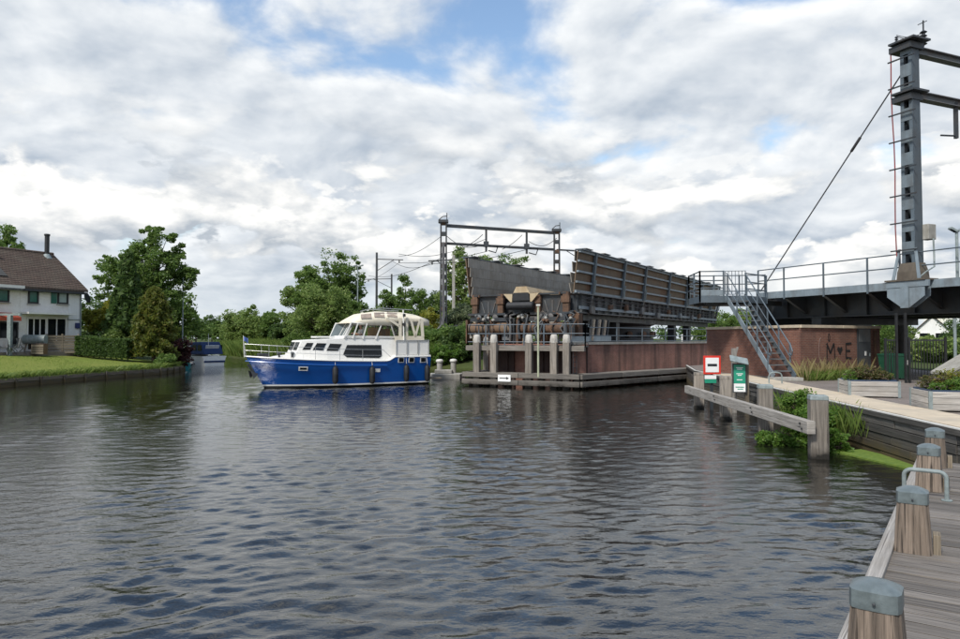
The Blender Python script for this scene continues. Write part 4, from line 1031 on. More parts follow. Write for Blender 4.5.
# ================================================================ BRICK HUT under the bridge
HK, HL_, HR_ = Vector((12.57, 27.5)), Vector((10.95, 33.8)), Vector((17.25, 30.2))
HB = HL_ + HR_ - HK
def hut():
    T = thing('brick_hut', 'low brown-red brick hut with flat roof and graffiti under the bridge deck', 'building', (HK.x, HK.y, QZ))
    zt = 2.90; th = 0.0
    m = MB(); m.slab([HK, HR_, HB, HL_], -0.6, zt); m.build('wall', MT['brick_red'], T, True)
    cen = (HK + HB) / 2
    pts = [HK, HR_, HB, HL_]
    for i in range(4):
        a, b = pts[i], pts[(i + 1) % 4]; n = max(2, int((b - a).length / 0.9)); d = (b - a).normalized(); nn = Vector((d.y, -d.x))
        for k in range(n):
            p0 = lerp(a, b, k / n) + nn * 0.03; p1 = lerp(a, b, (k + 1) / n) + nn * 0.03 - d * 0.012
            q = MB(); q.beam((p0.x - nn.x * .13, p0.y - nn.y * .13, zt + 0.06), (p1.x - nn.x * .13, p1.y - nn.y * .13, zt + 0.06), 0.34, 0.115); q.build('coping_block', MT['concrete_pale'], T, True, bevel=0.008)
    m = MB(); m.slab([lerp(p, cen, 0.07) for p in pts], zt - 0.01, zt + 0.05); m.build('roof', MT['concrete'], T, True)
    d = (HR_ - HK).normalized(); n = Vector((d.y, -d.x)); L = (HR_ - HK).length; rz = math.atan2(d.y, d.x)
    def on(t, z, off=0.0): p = HK + d * t + n * off; return V(p.x, p.y, z)
    # door in the right face
    tdo = 0.775 * L
    q = MB(); q.box(on(tdo, QZ + 1.0, 0.012), (0.92, 0.06, 2.0), rz=rz); fr = q.build('door_frame', MT['steel_dark'], T, True)
    q = MB(); q.box(on(tdo - 0.0, QZ + 0.72, 0.035), (0.78, 0.05, 1.34), rz=rz); dr = q.build('door', MT['steel_dark'], T, True)
    q = MB(); q.box(on(tdo, QZ + 1.70, 0.035), (0.78, 0.05, 0.52), rz=rz); q.build('door_panel', MT['steel_mid'], T, True)
    q = MB(); q.box(on(tdo + 0.05, QZ + 0.95, 0.066), (0.11, 0.012, 0.18), rz=rz); q.build('notice', MT['white'], dr, True)
    q = MB(); q.box(on(tdo + 0.33, QZ + 0.9, 0.075), (0.05, 0.05, 0.14), rz=rz); q.build('handle', MT['galv'], dr, True)
    for tt in (tdo + 0.75,):
        q = MB(); q.tube([on(tt, QZ, 0.06), on(tt, 2.8, 0.06)], 0.045, 8); q.build('downpipe', MT['rust'], T, True)
    # graffiti: M heart E, pale bracket strokes round it
    blk = paint('black spray paint', (0.012, 0.010, 0.010), 0.7); wht = paint('pale spray paint', (0.22, 0.15, 0.13), 0.8)
    def stroke(name, pts, w, mt):
        m = MB()
        for a, b in zip(pts[:-1], pts[1:]):
            m.beam(on(a[0], a[1], 0.008), on(b[0], b[1], 0.008), 0.012, w, (0, 0, 1))
        return m.build(name, mt, T, True)
    c0 = 0.44 * L - 0.1; z0 = 1.66; h = 0.62; w = 0.085
    stroke('graffiti_letter_m', [(c0 - 0.62, z0), (c0 - 0.60, z0 + h), (c0 - 0.37, z0 + 0.22), (c0 - 0.13, z0 + h), (c0 - 0.10, z0)], w, blk)
    hp_ = [(c0 + 0.27, z0 + 0.14), (c0 + 0.10, z0 + 0.36), (c0 + 0.12, z0 + 0.46), (c0 + 0.20, z0 + 0.48), (c0 + 0.27, z0 + 0.41), (c0 + 0.34, z0 + 0.48), (c0 + 0.42, z0 + 0.46), (c0 + 0.44, z0 + 0.36)]
    m = MB(); m.prism([on(a, b, 0.002) for a, b in hp_], n.to_3d() * 0.010); m.build('graffiti_heart', blk, T, True)
    stroke('graffiti_letter_e', [(c0 + 1.05, z0 + h), (c0 + 0.66, z0 + h - 0.02), (c0 + 0.66, z0 + 0.02), (c0 + 1.05, z0)], w, blk)
    stroke('graffiti_letter_e', [(c0 + 0.66, z0 + h / 2), (c0 + 0.96, z0 + h / 2)], w, blk)
    for k, (x, zz, sc) in enumerate(((c0 - 0.95, z0 + 0.3, 0.55), (c0 - 0.55, z0 - 0.28, 0.2), (c0 - 0.45, z0 + 0.86, 0.16))):
        pts_ = [(x + 0.16 * math.sin(a) * (1 if k else 1) * sc * 2, zz + sc * math.cos(a)) for a in np.linspace(math.pi * 1.05, math.pi * (1.95 if k == 0 else 2.9), 9)]
        stroke('graffiti_scrawl', pts_, 0.035, wht if k == 0 else blk)
hut()

# ---- iron gate, poles and bins under the deck
def gate():
    a = G(886, 382.5, QZ); b = G(946, 383.5, QZ); T = thing('iron_gate', 'black vertical-bar iron gate and side panel under the railway deck', 'gate', a)
    d = (b - a).normalized(); L = (b - a).length
    def q(s, z): p = a + d * s; return V(p.x, p.y, QZ + z)
    s1 = L * 0.40
    for s, h in ((0.0, 1.6), (L * 0.19, 2.5), (L * 0.34, 2.5), (s1, 1.62), (L, 1.62)):
        m = MB(); m.beam(q(s, 0), q(s, h), 0.07, 0.07); m.build('post', MT['black_iron'], T, True)
    for z in (0.12, 1.52):
        m = MB(); m.beam(q(s1, z), q(L, z), 0.035, 0.05); m.build('gate_rail', MT['black_iron'], T, True)
        m = MB(); m.beam(q(0, z), q(L * 0.19, z), 0.035, 0.05); m.build('gate_rail', MT['black_iron'], T, True)
    for i in range(1, 12):
        s = s1 + (L - s1) * i / 12; m = MB(); m.beam(q(s, 0.12), q(s, 1.56), 0.022, 0.022); m.build('bar', MT['black_iron'], T, True)
    for i in range(1, 4):
        s = L * 0.19 * i / 4; m = MB(); m.beam(q(s, 0.12), q(s, 1.56), 0.022, 0.022); m.build('bar', MT['black_iron'], T, True)
gate()
def bin_(px, py, lab):
    p = G(px, py, QZ); T = thing('wheelie_bin', lab, 'bin', p, 0.4, 'green wheelie bins'); T.scale = (0.8, 0.8, 0.92)
    m = MB(); rows = [[V(sx * w, sy * d, z) for sx, sy in ((-1, -1), (1, -1), (1, 1), (-1, 1))] for w, d, z in ((0.22, 0.26, 0.06), (0.29, 0.35, 0.98))]
    m.grid(rows, False, True); m.add(rows[0], [(0, 1, 2, 3)]); m.build('body', MT['bin_green'], T, bevel=0.02)
    m = MB(); m.prism([V(-0.31, -0.38, 0.98), V(-0.31, 0.37, 0.98), V(-0.31, 0.37, 1.06), V(-0.31, -0.1, 1.09), V(-0.31, -0.38, 1.03)], (0.62, 0, 0)); m.build('lid', MT['bin_green'], T, bevel=0.01)
    for s in (-1, 1): m = MB(); m.lathe([(0.1, -0.03), (0.1, 0.03)], (s * 0.24, 0.27, 0.1), 12, (1, 0, 0)); m.build('wheel', MT['black'], T)
    m = MB(); m.box((0.03, -0.345, 0.72), (0.13, 0.02, 0.2)); m.build('sticker', MT['white'], T)
bin_(901.5, 379.5, 'green wheelie bin with a white sticker behind the iron gate poles')
bin_(888.5, 378.5, 'green wheelie bin next to the hut wall behind the gate panel')
def grey_pole():
    p = G(955.5, 366, QZ); t = thing('grey_pole', 'plain light grey steel pole in front of the shrubs beyond the gate', 'pole', p)
    MB().tube([p, p + V(0, 0, 3.4)], 0.085, 10).build('shaft', MT['galv'], t, True)
    MB().lathe([(0.16, 0), (0.16, 0.03), (0.09, 0.06)], p, 12).build('base_flange', MT['galv'], t, True)
grey_pole()
def wing_wall():
    a = G(945, 386, QZ); T = thing('ramp_wall', 'low sloping concrete wing wall beside the iron gate', 'wall', a)
    m = MB(); m.prism([a + V(0.15, 0, -0.02), a + V(3.2, 0.3, -0.02), a + V(3.2, 0.3, 1.2), a + V(1.2, 0.1, 0.95), a + V(0.15, 0, 0.35)], (0.1, 1.0, 0)); m.build('body', MT['concrete'], T, True, bevel=0.02)
    m = MB(); m.prism([a + V(0.1, -0.05, 0.36), a + V(1.2, 0.05, 0.96), a + V(3.25, 0.25, 1.21), a + V(3.25, 0.25, 1.28), a + V(1.2, 0.05, 1.04), a + V(0.1, -0.05, 0.44)], (0.1, 1.1, 0)); m.build('coping', MT['concrete'], T, True)
wing_wall()

# ---- planters
def planter(px, py, wx, wy, lab, seed):
    p = G(px, py, QZ); d2 = Vector((0.97, -0.24)); rz = math.atan2(d2.y, d2.x)
    T = thing('planter_box', lab, 'planter', p, rz, 'timber planters along the quay path'); H = 0.44
    rng = random.Random(seed)
    for r in range(3):
        z = 0.02 + (H - 0.03) * (r + 0.5) / 3; hh = (H - 0.03) / 3 - 0.008
        for c, sz in (((wx / 2, 0.025, z), (wx - 0.02, 0.05, hh)), ((wx / 2, wy - 0.025, z), (wx - 0.02, 0.05, hh)), ((0.025, wy / 2, z), (0.05, wy - 0.12, hh)), ((wx - 0.025, wy / 2, z), (0.05, wy - 0.12, hh))):
            m = MB(); m.box(c, sz); m.build('board', MT['planter_wood'], T, bevel=0.005)
    for x in (0, wx):
        for y in (0, wy):
            m = MB(); sx = 1 if x == 0 else -1; sy = 1 if y == 0 else -1
            m.box((x + sx * 0.02, y - sy * 0.004, H / 2), (0.07, 0.012, H)); m.box((x - sx * 0.004, y + sy * 0.03, H / 2), (0.012, 0.06, H)); m.build('corner_strip', MT['galv'], T)
    m = MB(); m.box((wx / 2, wy / 2, H - 0.07), (wx - 0.1, wy - 0.1, 0.06)); m.build('soil', MT['soil'], T)
    m = MB()
    for c, sz in (((wx / 2, 0.06, H), (wx - 0.1, 0.02, 0.05)), ((0.06, wy / 2, H), (0.02, wy - 0.1, 0.05)), ((wx - 0.06, wy / 2, H), (0.02, wy - 0.1, 0.05)), ((wx / 2, wy - 0.06, H), (wx - 0.1, 0.02, 0.05))): m.box(c, sz)
    m.build('liner', paint('blue-black liner', (0.03, 0.05, 0.09), 0.5), T)
    return T, p, rz, H
PLANTERS = [planter(849, 397, 1.25, 1.1, 'square timber planter of low heather close to the brick hut', 1),
            planter(930, 411.5, 1.7, 1.2, 'large timber planter with trailing green leaves beside the pale path', 2)]

# ---- signs by the guide fender
def red_sign():
    c = PD(712, 365, 24.3); T = thing('restriction_sign', 'square red-bordered white sign with black bar on a post in the water', 'sign', (c.x, c.y, 0))
    m = MB(); m.beam((c.x, c.y + 0.08, -1.2), (c.x, c.y + 0.08, c.z + 0.2), 0.09, 0.09); m.build('post', MT['steel_dark'], T, True)
    m = MB(); m.box((c.x, c.y, c.z), (0.60, 0.03, 0.64)); b = m.build('board', MT['red'], T, True, bevel=0.008)
    m = MB(); m.box((c.x, c.y - 0.018, c.z), (0.46, 0.012, 0.50)); m.build('field', MT['white'], b, True)
    m = MB(); m.box((c.x, c.y - 0.027, c.z), (0.33, 0.010, 0.085)); m.build('bar', MT['black'], b, True)
    m = MB(); m.box((c.x - 0.06, c.y - 0.01, c.z - 0.42), (0.40, 0.025, 0.13)); m.build('plate', MT['white'], T, True)
    m = MB(); m.box((c.x - 0.06, c.y - 0.01, c.z - 0.56), (0.40, 0.025, 0.13)); m.build('plate', MT['green_sign'], T, True)
    tag(T, 'square red-bordered white sign with black bar on a post in the water', 'sign')
red_sign()
def notice_board():
    c = PD(739.5, 378, 23.2); T = thing('notice_board', 'green and white notice board under a small slanted metal roof', 'notice board', (c.x, c.y, 0))
    m = MB(); m.beam((c.x + 0.26, c.y + 0.06, -1.2), (c.x + 0.26, c.y + 0.06, c.z + 0.56), 0.11, 0.11); m.build('post', MT['fence_wood'], T, True)
    M3 = Matrix.Rotation(-0.25, 3, 'Z')
    m = MB(); m.box((c.x, c.y, c.z), (0.44, 0.04, 0.96), M=M3); b = m.build('board', MT['steel_dark'], T, True)
    n = M3 @ V(0, -1, 0)
    q = V(c.x, c.y, c.z) + n * 0.026
    m = MB(); m.box(q + V(0, 0, 0.13), (0.36, 0.012, 0.62), M=M3); m.build('green_panel', MT['green_sign'], b, True)
    m = MB(); m.box(q + V(0, 0, -0.32), (0.36, 0.012, 0.27), M=M3); m.build('white_panel', MT['white'], b, True)
    m = MB()
    for z, w in ((0.34, 0.22), (0.29, 0.16), (0.14, 0.20), (0.09, 0.12), (-0.06, 0.18)): m.box(q + n * 0.008 + V(0, 0, z), (w, 0.006, 0.024), M=M3)
    m.build('print', MT['white'], b, True)
    m = MB(); m.box(q + n * 0.008 + V(0, 0, -0.3), (0.26, 0.006, 0.03), M=M3); m.box(q + n * 0.008 + V(0.02, 0, -0.37), (0.18, 0.006, 0.03), M=M3); m.build('print', MT['green_sign'], b, True)
    Mr = Matrix.Rotation(-0.25, 3, 'Z') @ Matrix.Rotation(R(30), 3, 'X') @ Matrix.Rotation(R(14), 3, 'Y')
    m = MB(); m.box(V(c.x - 0.05, c.y - 0.1, c.z + 0.60), (0.58, 0.36, 0.03), M=Mr); m.build('roof', MT['galv'], T, True)
    s = V(c.x - 0.02, c.y + 0.35, 0)
    st = thing('wooden_stake', 'pale split wooden stake sticking up behind the notice board', 'stake', (s.x, s.y, 0))
    m = MB(); m.beam(s + V(-0.05, 0, -1.2), s + V(-0.03, 0, c.z + 0.98), 0.16, 0.07); m.build('shaft', MT['kerb_wood'], st, True)
    m = MB(); m.beam(s + V(-0.03, 0, c.z + 0.6), s + V(0.10, 0, c.z + 1.02), 0.06, 0.05); m.build('splinter', MT['kerb_wood'], st, True)
notice_board()

# ---- low mooring posts beside the pier
def dolphin():
    c = G(442, 381, 0.0); c = V(c.x, 43.0, 0)
    T = thing('mooring_platform', 'low stone-grey mooring stage beside the river pier', 'platform', c)
    m = MB(); m.slab([c.xy + Vector(p) for p in ((-0.7, -0.6), (1.0, -0.4), (1.3, 0.9), (-0.9, 0.8))], -1.2, 0.32); m.build('base', MT['concrete'], T, True, bevel=0.05)
    m = MB(); m.slab([c.xy + Vector(p) for p in ((-0.55, -0.3), (0.5, -0.2), (0.5, 0.6), (-0.6, 0.6))], 0.31, 0.55); m.build('block', MT['concrete'], T, True, bevel=0.05)
    for dx, dy in ((-0.28, 0.2), (0.55, 0.75)):
        p = c + V(dx, dy, 0); b = thing('mooring_post', 'round concrete mooring post with pale cap ' + ('nearer the cruiser stern' if dx < 0 else 'nearer the timber pier'), 'post', (p.x, p.y, 0.3), 0, 'mooring posts beside the pier')
        m = MB(); m.lathe([(0.17, -0.02), (0.17, 0.72)], (0, 0, 0), 12); m.build('shaft', MT['concrete'], b)
        m = MB(); m.lathe([(0.22, 0.72), (0.23, 0.80), (0.18, 0.88), (0.05, 0.90)], (0, 0, 0), 12); m.build('cap', MT['white_dirty'], b)
dolphin()

# ================================================================ FAR PORTAL, masts and wires on the middle bank
def far_portal():
    pl = PD(443.5, 320, 64.0); pl.z = 1.3
    y = RN.to_3d()
    # second leg where the ray of x=557 meets the line across the railway
    k = (557 - 480) / F; t = (k * pl.y - pl.x) / (y.x - k * y.y); pr = pl + y * t
    T = thing('catenary_portal', 'dark steel overhead line portal standing behind the swing bridge', 'catenary portal', pl)
    ztl = PD(443.5, 221, pl.y).z; ztr = PD(557, 230, pr.y).z
    for p, zt in ((pl, ztl), (pr, ztr)):
        for sx in (-1, 1):
            for sy in (-1, 1):
                m = MB(); m.beam(p + V(sx * 0.28, sy * 0.24, 0), V(p.x + sx * 0.24, p.y + sy * 0.2, zt), 0.12, 0.12); m.build('corner_angle', MT['steel_dark'], T, True)
        for i in range(12):
            z = lerp(2.2, zt - 0.2, i / 11); m = MB(); m.box((p.x, p.y, z), (0.58, 0.5, 0.34)); m.build('batten_plate', MT['rust'] if i % 2 else MT['steel_dark'], T, True)
        m = MB(); m.box((p.x, p.y, zt - 0.05), (0.85, 0.8, 0.25)); m.build('head_plate', MT['steel_dark'], T, True)
        pts = [V(p.x - 0.45, p.y, zt - 0.2), V(p.x - 0.45, p.y, zt + 0.1), V(p.x - 0.1, p.y, zt + 0.42), V(p.x + 0.3, p.y, zt + 0.46)]
        m = MB(); m.tube(pts, 0.05, 6); m.tube([V(p.x + 0.3, p.y, zt), V(p.x + 0.3, p.y, zt + 0.75)], 0.045, 6); m.build('earth_horn', MT['steel_dark'], T, True)
    for (pya, pyb), hh in (((226.5, 232), 0.28), ((244.5, 248.5), 0.22)):
        za, zb = PD(443.5, pya, pl.y).z, PD(557, pyb, pr.y).z; z = (za + zb) / 2
        m = MB(); a, b = V(pl.x, pl.y, z), V(pr.x, pr.y, z); m.beam(a + y * 0.3, b - y * 0.3, 0.22, hh); m.build('cross_beam', MT['steel_dark'], T, True)
        if hh < 0.25:
            m = MB(); m.beam(b, b + y * 2.2, 0.16, 0.14); m.beam(b + y * 1.0, b + y * 2.0 + V(0, 0, -0.5), 0.06, 0.06); m.build('bracket_arm', MT['steel_dark'], T, True)
    zt = (PD(443.5, 226.5, pl.y).z + PD(557, 232, pr.y).z) / 2
    L = (pr - pl).length
    for f in (0.36, 0.72):
        c = V(pl.x, pl.y, 0) + y * (L * f)
        m = MB(); m.beam(c + V(0, 0, zt), c + V(0, 0, zt - 2.2), 0.2, 0.2); m.box(c + V(0, 0, zt - 1.5), (0.5, 0.4, 0.5)); d_ = m.build('dropper', MT['steel_dark'], T, True)
        m = MB(); m.tube([c + V(0.2, 0, zt - 2.1), c + V(0.9, 0, zt - 2.3), c + V(1.1, 0, zt - 1.7)], 0.06, 6); m.lathe([(0.05, 0), (0.13, 0.05), (0.05, 0.1), (0.13, 0.15), (0.05, 0.2)], c + V(1.0, 0, zt - 1.8), 8); m.build('steady_arm', MT['steel_dark'], d_, True)
    # slack jumper wires
    m = MB()
    for a, b, sag in ((V(pl.x + .3, pl.y, zt - 1.0), V(pl.x, pl.y, zt - 1.7) + y * (L * 0.3), 0.5), (V(pl.x, pl.y, zt - 1.0) + y * (L * 0.74), V(pr.x, pr.y, zt - 0.5), 0.6), (V(pl.x, pl.y, zt - 1.7) + y * (L * 0.2), V(pl.x, pl.y, zt - 0.6) + y * (L * 0.33), 0.1), (V(pl.x, pl.y, zt - 1.9) + y * (L * 0.5), V(pl.x, pl.y, zt - 0.4) + y * (L * 0.68), 0.15)):
        m.tube([lerp(a, b, k / 8) - V(0, 0, sag * math.sin(math.pi * k / 8)) for k in range(9)], 0.03, 4)
    m.build('jumper_cable', MT['cable'], T, True)
    # cable bundle hanging down the mast and curving to the bank
    m = MB()
    for k in range(3):
        o_ = 0.09 * (k - 1.0); x0 = pl.x + o_
        pts = [V(x0, pl.y - 0.4, ztl - 2.0), V(x0, pl.y - 0.42, 6.0), V(x0 + .05, pl.y - 0.45, 4.6), V(x0 - 0.1, pl.y - 0.5, 3.7), V(x0 - 0.7 - 0.1 * k, pl.y - 0.7, 3.0), V(x0 - 1.8, pl.y - 1.0, 2.5 + 0.08 * k), V(x0 - 3.0, pl.y - 1.2, 2.0 + 0.05 * k)]
        m.tube(pts, 0.05, 6)
    m.build('cable_bundle', MT['hose'], T, True)
    m = MB(); m.box((pl.x + 1.2, pl.y - 0.2, 3.55), (2.4, 1.0, 0.14)); m.box((pl.x + 1.2, pl.y - 0.2, 2.5), (0.25, 0.3, 2.4)); m.build('service_platform', MT['steel_dark'], T, True)
    return pl, pr, zt
FPL, FPR, FPZ = far_portal()
def line_mast(px, ytop, Y, lab, arm, concrete=False):
    b = PD(px, 330, Y); zt = PD(px, ytop, Y).z
    T = thing('line_mast', lab, 'catenary mast', (b.x, b.y, 1.2))
    m = MB(); m.beam((b.x, b.y, 1.2), (b.x, b.y, zt), 0.34 if concrete else 0.30, 0.30, (0, 1, 0), 0.26, 0.24); m.build('shaft', MT['concrete'] if concrete else MT['steel_dark'], T, True)
    m = MB(); m.box((b.x, b.y, 1.45), (0.7, 0.7, 0.5)); m.build('footing', MT['concrete'], T, True)
    for z0, ln, sgn in arm:
        z = zt - z0; m = MB(); m.tube([V(b.x, b.y, z), V(b.x + sgn * ln, b.y, z - 0.1)], 0.07, 6); m.tube([V(b.x, b.y, z - 1.6), V(b.x + sgn * ln * 0.65, b.y, z - 0.1)], 0.05, 6); m.lathe([(0.05, 0), (0.12, 0.08), (0.05, 0.16), (0.12, 0.24), (0.05, 0.34)], (b.x + sgn * ln * 0.85, b.y, z - 0.5), 8); m.build('bracket_arm', MT['steel_dark'], T, True)
    return b, zt
M1 = line_mast(376.5, 252.5, 95, 'dark overhead line mast with long bracket arm above the central trees', [(0.9, 3.6, 1)])
M2 = line_mast(391.5, 274, 118, 'short dark overhead line mast with arm to the left above the trees', [(0.8, 4.6, -1)])
M3_ = line_mast(453.5, 255, 72, 'grey concrete overhead line pole with arm beside the dark portal', [(0.5, 2.6, -1)], True)
def lamp_post():
    b = PD(357.5, 330, 82); zt = PD(357.5, 266, 82).z
    T = thing('lamp_post', 'slim grey lamp post with two small heads among the central trees', 'lamp post', (b.x, b.y, 1.2))
    m = MB(); m.tube([(b.x, b.y, 1.2), (b.x, b.y, zt)], [0.10, 0.06], 8); m.build('shaft', MT['galv'], T, True)
    for s in (-1, 1):
        m = MB(); m.box((b.x + s * 0.35, b.y, zt + 0.02), (0.6, 0.24, 0.14), M=Matrix.Rotation(-0.3, 3, 'Y')); m.build('lamp_head', MT['galv'], T, True)
lamp_post()
def wires():
    T = thing('overhead_wires', 'thin overhead railway wires strung between the far masts and the dark portal', 'wires', (FPL.x, FPL.y, 0))
    rng = random.Random(2)
    a1 = V(M1[0].x + 3.0, M1[0].y, M1[1] - 1.4); a2 = V(M2[0].x - 3.9, M2[0].y, M2[1] - 1.1)
    y = RN.to_3d(); L = (FPR - FPL).length
    w1 = V(FPL.x, FPL.y, FPZ - 2.2) + y * (L * 0.36); w2 = V(FPL.x, FPL.y, FPZ - 2.2) + y * (L * 0.72)
    e1 = V(FPL.x - 0.2, FPL.y, FPZ - 1.0); e2 = V(M3_[0].x - 2.2, M3_[0].y, M3_[1] - 0.9)
    far = V(-58, 190, 8.0)
    for a, b, sag in ((a1, w1, 0.4), (a1 + V(0, 0, 1.2), w1 + V(0, 0, 1.2), 0.9), (a2, a1, 0.3), (a1 + V(0, 0, .9), e1, 0.5), (a1 + V(-1, 0, 0.3), e2, 0.7), (e2, w2 + V(0, 0, 0.4), 0.3), (a2 + V(0, 0, 0.8), e1 + V(0, 0, -2.0), 0.8), (far, a2, 0.5)):
        m = MB(); m.tube([lerp(a, b, k / 10) - V(0, 0, sag * math.sin(math.pi * k / 10)) for k in range(11)], 0.028, 4); m.build('wire', MT['cable'], T, True)
wires()

# ================================================================ LEFT BANK: terraced houses
HD = Vector((0.42, 0.907)).normalized(); HO = Vector((-30.8, 54.0)); HGZ = 1.50
HRZ = math.atan2(HD.y, HD.x)
def hx(px, py, off=0.0):
    """picture point -> (along facade, height) on the facade plane moved out by off"""
    n = Vector((HD.y, -HD.x)); o_ = HO + n * off; k = (px - 480) / F
    t = (k * o_.y - o_.x) / (HD.x - k * HD.y); p = o_ + HD * t
    return t, PD(px, py, p.y).z
MT['house_wall'] = bricks('whitewashed brick', (0.74, 0.72, 0.67), (0.78, 0.76, 0.71), (0.66, 0.64, 0.59), 0.22, 0.065, 0.006, (0.60, 0.57, 0.51), 0.5, 0.2)
MT['house_plain'] = paint('white render', (0.74, 0.74, 0.72), 0.7, 0, 0.05, 1.5, (0.55, 0.54, 0.5), 0.4, 0.2)
MT['roof_tile'] = bricks('brown roof tiles', (0.075, 0.050, 0.038), (0.112, 0.078, 0.058), (0.028, 0.02, 0.016), 0.24, 0.30, 0.02, (0.11, 0.095, 0.07), 0.5, 0.9)
MT['wood_white'] = paint('white boards', (0.70, 0.69, 0.66), 0.5, 0, 0.05, 2, (0.5, 0.48, 0.44), 0.4, 0.2)
def house(x0, x1, label, main):
    T = thing('terraced_house', label, 'house', (HO.x, HO.y, HGZ), HRZ)
    ze = 6.35 - HGZ; zr = 9.05 - HGZ; dep = 7.6
    def B(name, c, s, mt, par=T, bev=0): return MB().box(c, s).build(name, mt, par, bevel=bev)
    # walls with real gables
    m = MB(); m.prism([V(x0, 0, -0.3), V(x0, dep, -0.3), V(x0, dep, ze), V(x0, dep / 2, zr - 0.12), V(x0, 0, ze)], (x1 - x0, 0, 0)); m.build('wall', MT['house_wall'], T)
    # roof: tiled slabs
    for s in (0, 1):
        ya, yb = (-0.45, dep / 2) if s == 0 else (dep + 0.45, dep / 2)
        za = ze - 0.45 * (zr - ze) / (dep / 2)
        xr = x1 + (0.25 if main else -0.0)
        m = MB(); m.prism([V(x0, ya, za), V(xr, ya, za), V(xr, yb, zr), V(x0, yb, zr)], (0, 0, 0.16)); rf = m.build('roof', MT['roof_tile'], T)
        if s == 0: roof = rf; slope = math.atan2(zr - za, yb - ya); rp = lambda f, x, o_=0.0: V(x, lerp(ya0, yb0, f), lerp(za0, zr0, f) + 0.16 + o_)
        if s == 0: ya0, yb0, za0, zr0 = ya, yb, za, zr
    MB().tube([(x0, dep / 2, zr + 0.15), (x1 + (0.25 if main else 0), dep / 2, zr + 0.15)], 0.13, 8).build('ridge', MT['roof_tile'], T)
    # visible courses of tiles: thin steps along the slope
    for k in range(1, 22):
        f = k / 22; c = rp(f, (x0 + x1) / 2 + (0.12 if main else 0), 0.005); MB().box(c, (x1 - x0 + (0.22 if main else -0.02), 0.09, 0.035), M=Matrix.Rotation(slope, 3, 'X')).build('tile_course', MT['roof_tile'], roof)
    B('gutter', ((x0 + x1) / 2, -0.50, ze - 0.42), (x1 - x0 - 0.02 + (0.3 if main else 0), 0.16, 0.14), MT['steel_dark'])
    B('fascia', ((x0 + x1) / 2, -0.34, ze - 0.40), (x1 - x0 - 0.02, 0.05, 0.22), MT['black_iron'] if main else MT['wood_white'])
    def window(pa, pb, glass, name='window', off=0.0, bars=0, frame=MT['black_iron']):
        xa, za = hx(pa[0], pa[1], off); xb, zb = hx(pb[0], pb[1], off); z0_, z1_ = sorted((za - HGZ, zb - HGZ)); c = V((xa + xb) / 2, -off - 0.02, (z0_ + z1_) / 2); w, h = abs(xb - xa), z1_ - z0_
        m = MB(); t_ = 0.11
        for cc, ss in ((V(0, 0, h / 2), (w + t_, 0.10, t_)), (V(0, 0, -h / 2), (w + t_, 0.10, t_)), (V(-w / 2, 0, 0), (t_, 0.098, h)), (V(w / 2, 0, 0), (t_, 0.098, h))): m.box(c + cc + V(0, -0.01, 0), ss)
        for k in range(bars): m.box(c + V(-w / 2 + w * (k + 1) / (bars + 1), -0.012, 0), (0.08, 0.09, h))
        fr = m.build(name, frame, T); MB().box(c + V(0, 0.01, 0), (w - 0.02, 0.05, h - 0.02)).build('pane', glass, fr)
        MB().box(c + V(0, -0.07, -h / 2 - 0.09), (w + 0.25, 0.16, 0.05)).build('sill', MT['concrete'], fr)
        return fr
    if main:
        window((28.0, 287.5), (37.0, 303), MT['glass_green'])
        window((57.5, 289), (66.5, 303.5), paint('net curtain behind glass', (0.30, 0.38, 0.36), 0.2))
        xa, za = hx(50.3, 288); xb, zb = hx(55.8, 303.5); B('shutter', ((xa + xb) / 2, -0.05, (za + zb) / 2 - HGZ), (abs(xb - xa), 0.06, abs(za - zb)), MT['glass_green'])
        window((27.0, 318), (45.5, 350), MT['glass_dark'], 'patio_door', 0, 2, MT['wood_white'])
        window((46.5, 318), (65.5, 342), MT['glass_dark'], 'window', 0, 1, MT['wood_white'])
        xa, za = hx(21, 313); xb, zb = hx(72, 316, 0.6); B('canopy', ((xa + xb) / 2, -0.5, za - HGZ), (abs(xb - xa) + 0.2, 1.0, 0.14), MT['wood_white'])
        xa, za = hx(67.5, 300); xb, zb = hx(80.5, 300); B('render_strip', (xb / 2 + xa / 2 + 0.02, -0.015, ze / 2 - 0.3), (xb - xa, 0.08, ze - 0.02), MT['house_plain'])
        MB().tube([(xb - 0.1, -0.12, ze - 0.4), (xb - 0.1, -0.12, 0)], 0.05, 8).build('downpipe', MT['galv'], T)
        MB().tube([(xa - 0.1, -0.10, 2.4), (xb + 0.0, -0.10, 2.4)], 0.03, 6).build('wall_rail', MT['galv'], T)
        B('wall_lamp', (xa + 0.7, -0.12, 1.95), (0.3, 0.16, 0.42), paint('dark blue enamel', (0.02, 0.03, 0.12), 0.4))
        for px, py in ((23.5, 256.5),):
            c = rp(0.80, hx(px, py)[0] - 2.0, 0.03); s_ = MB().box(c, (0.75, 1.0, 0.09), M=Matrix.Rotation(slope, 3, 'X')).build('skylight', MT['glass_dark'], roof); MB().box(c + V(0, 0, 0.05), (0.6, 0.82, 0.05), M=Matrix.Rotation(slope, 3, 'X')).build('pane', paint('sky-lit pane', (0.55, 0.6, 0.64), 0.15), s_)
        # black flue pipe
        b_ = rp(0.93, x1 - 0.45); ch = MB(); ch.lathe([(0.17, -0.4), (0.17, 1.55), (0.21, 1.57), (0.21, 1.7), (0.12, 1.72)], b_, 12); f_ = ch.build('flue_pipe', MT['black_iron'], T); MB().lathe([(0.42, -0.25), (0.2, 0.12)], b_, 10).build('flashing', MT['galv'], f_)
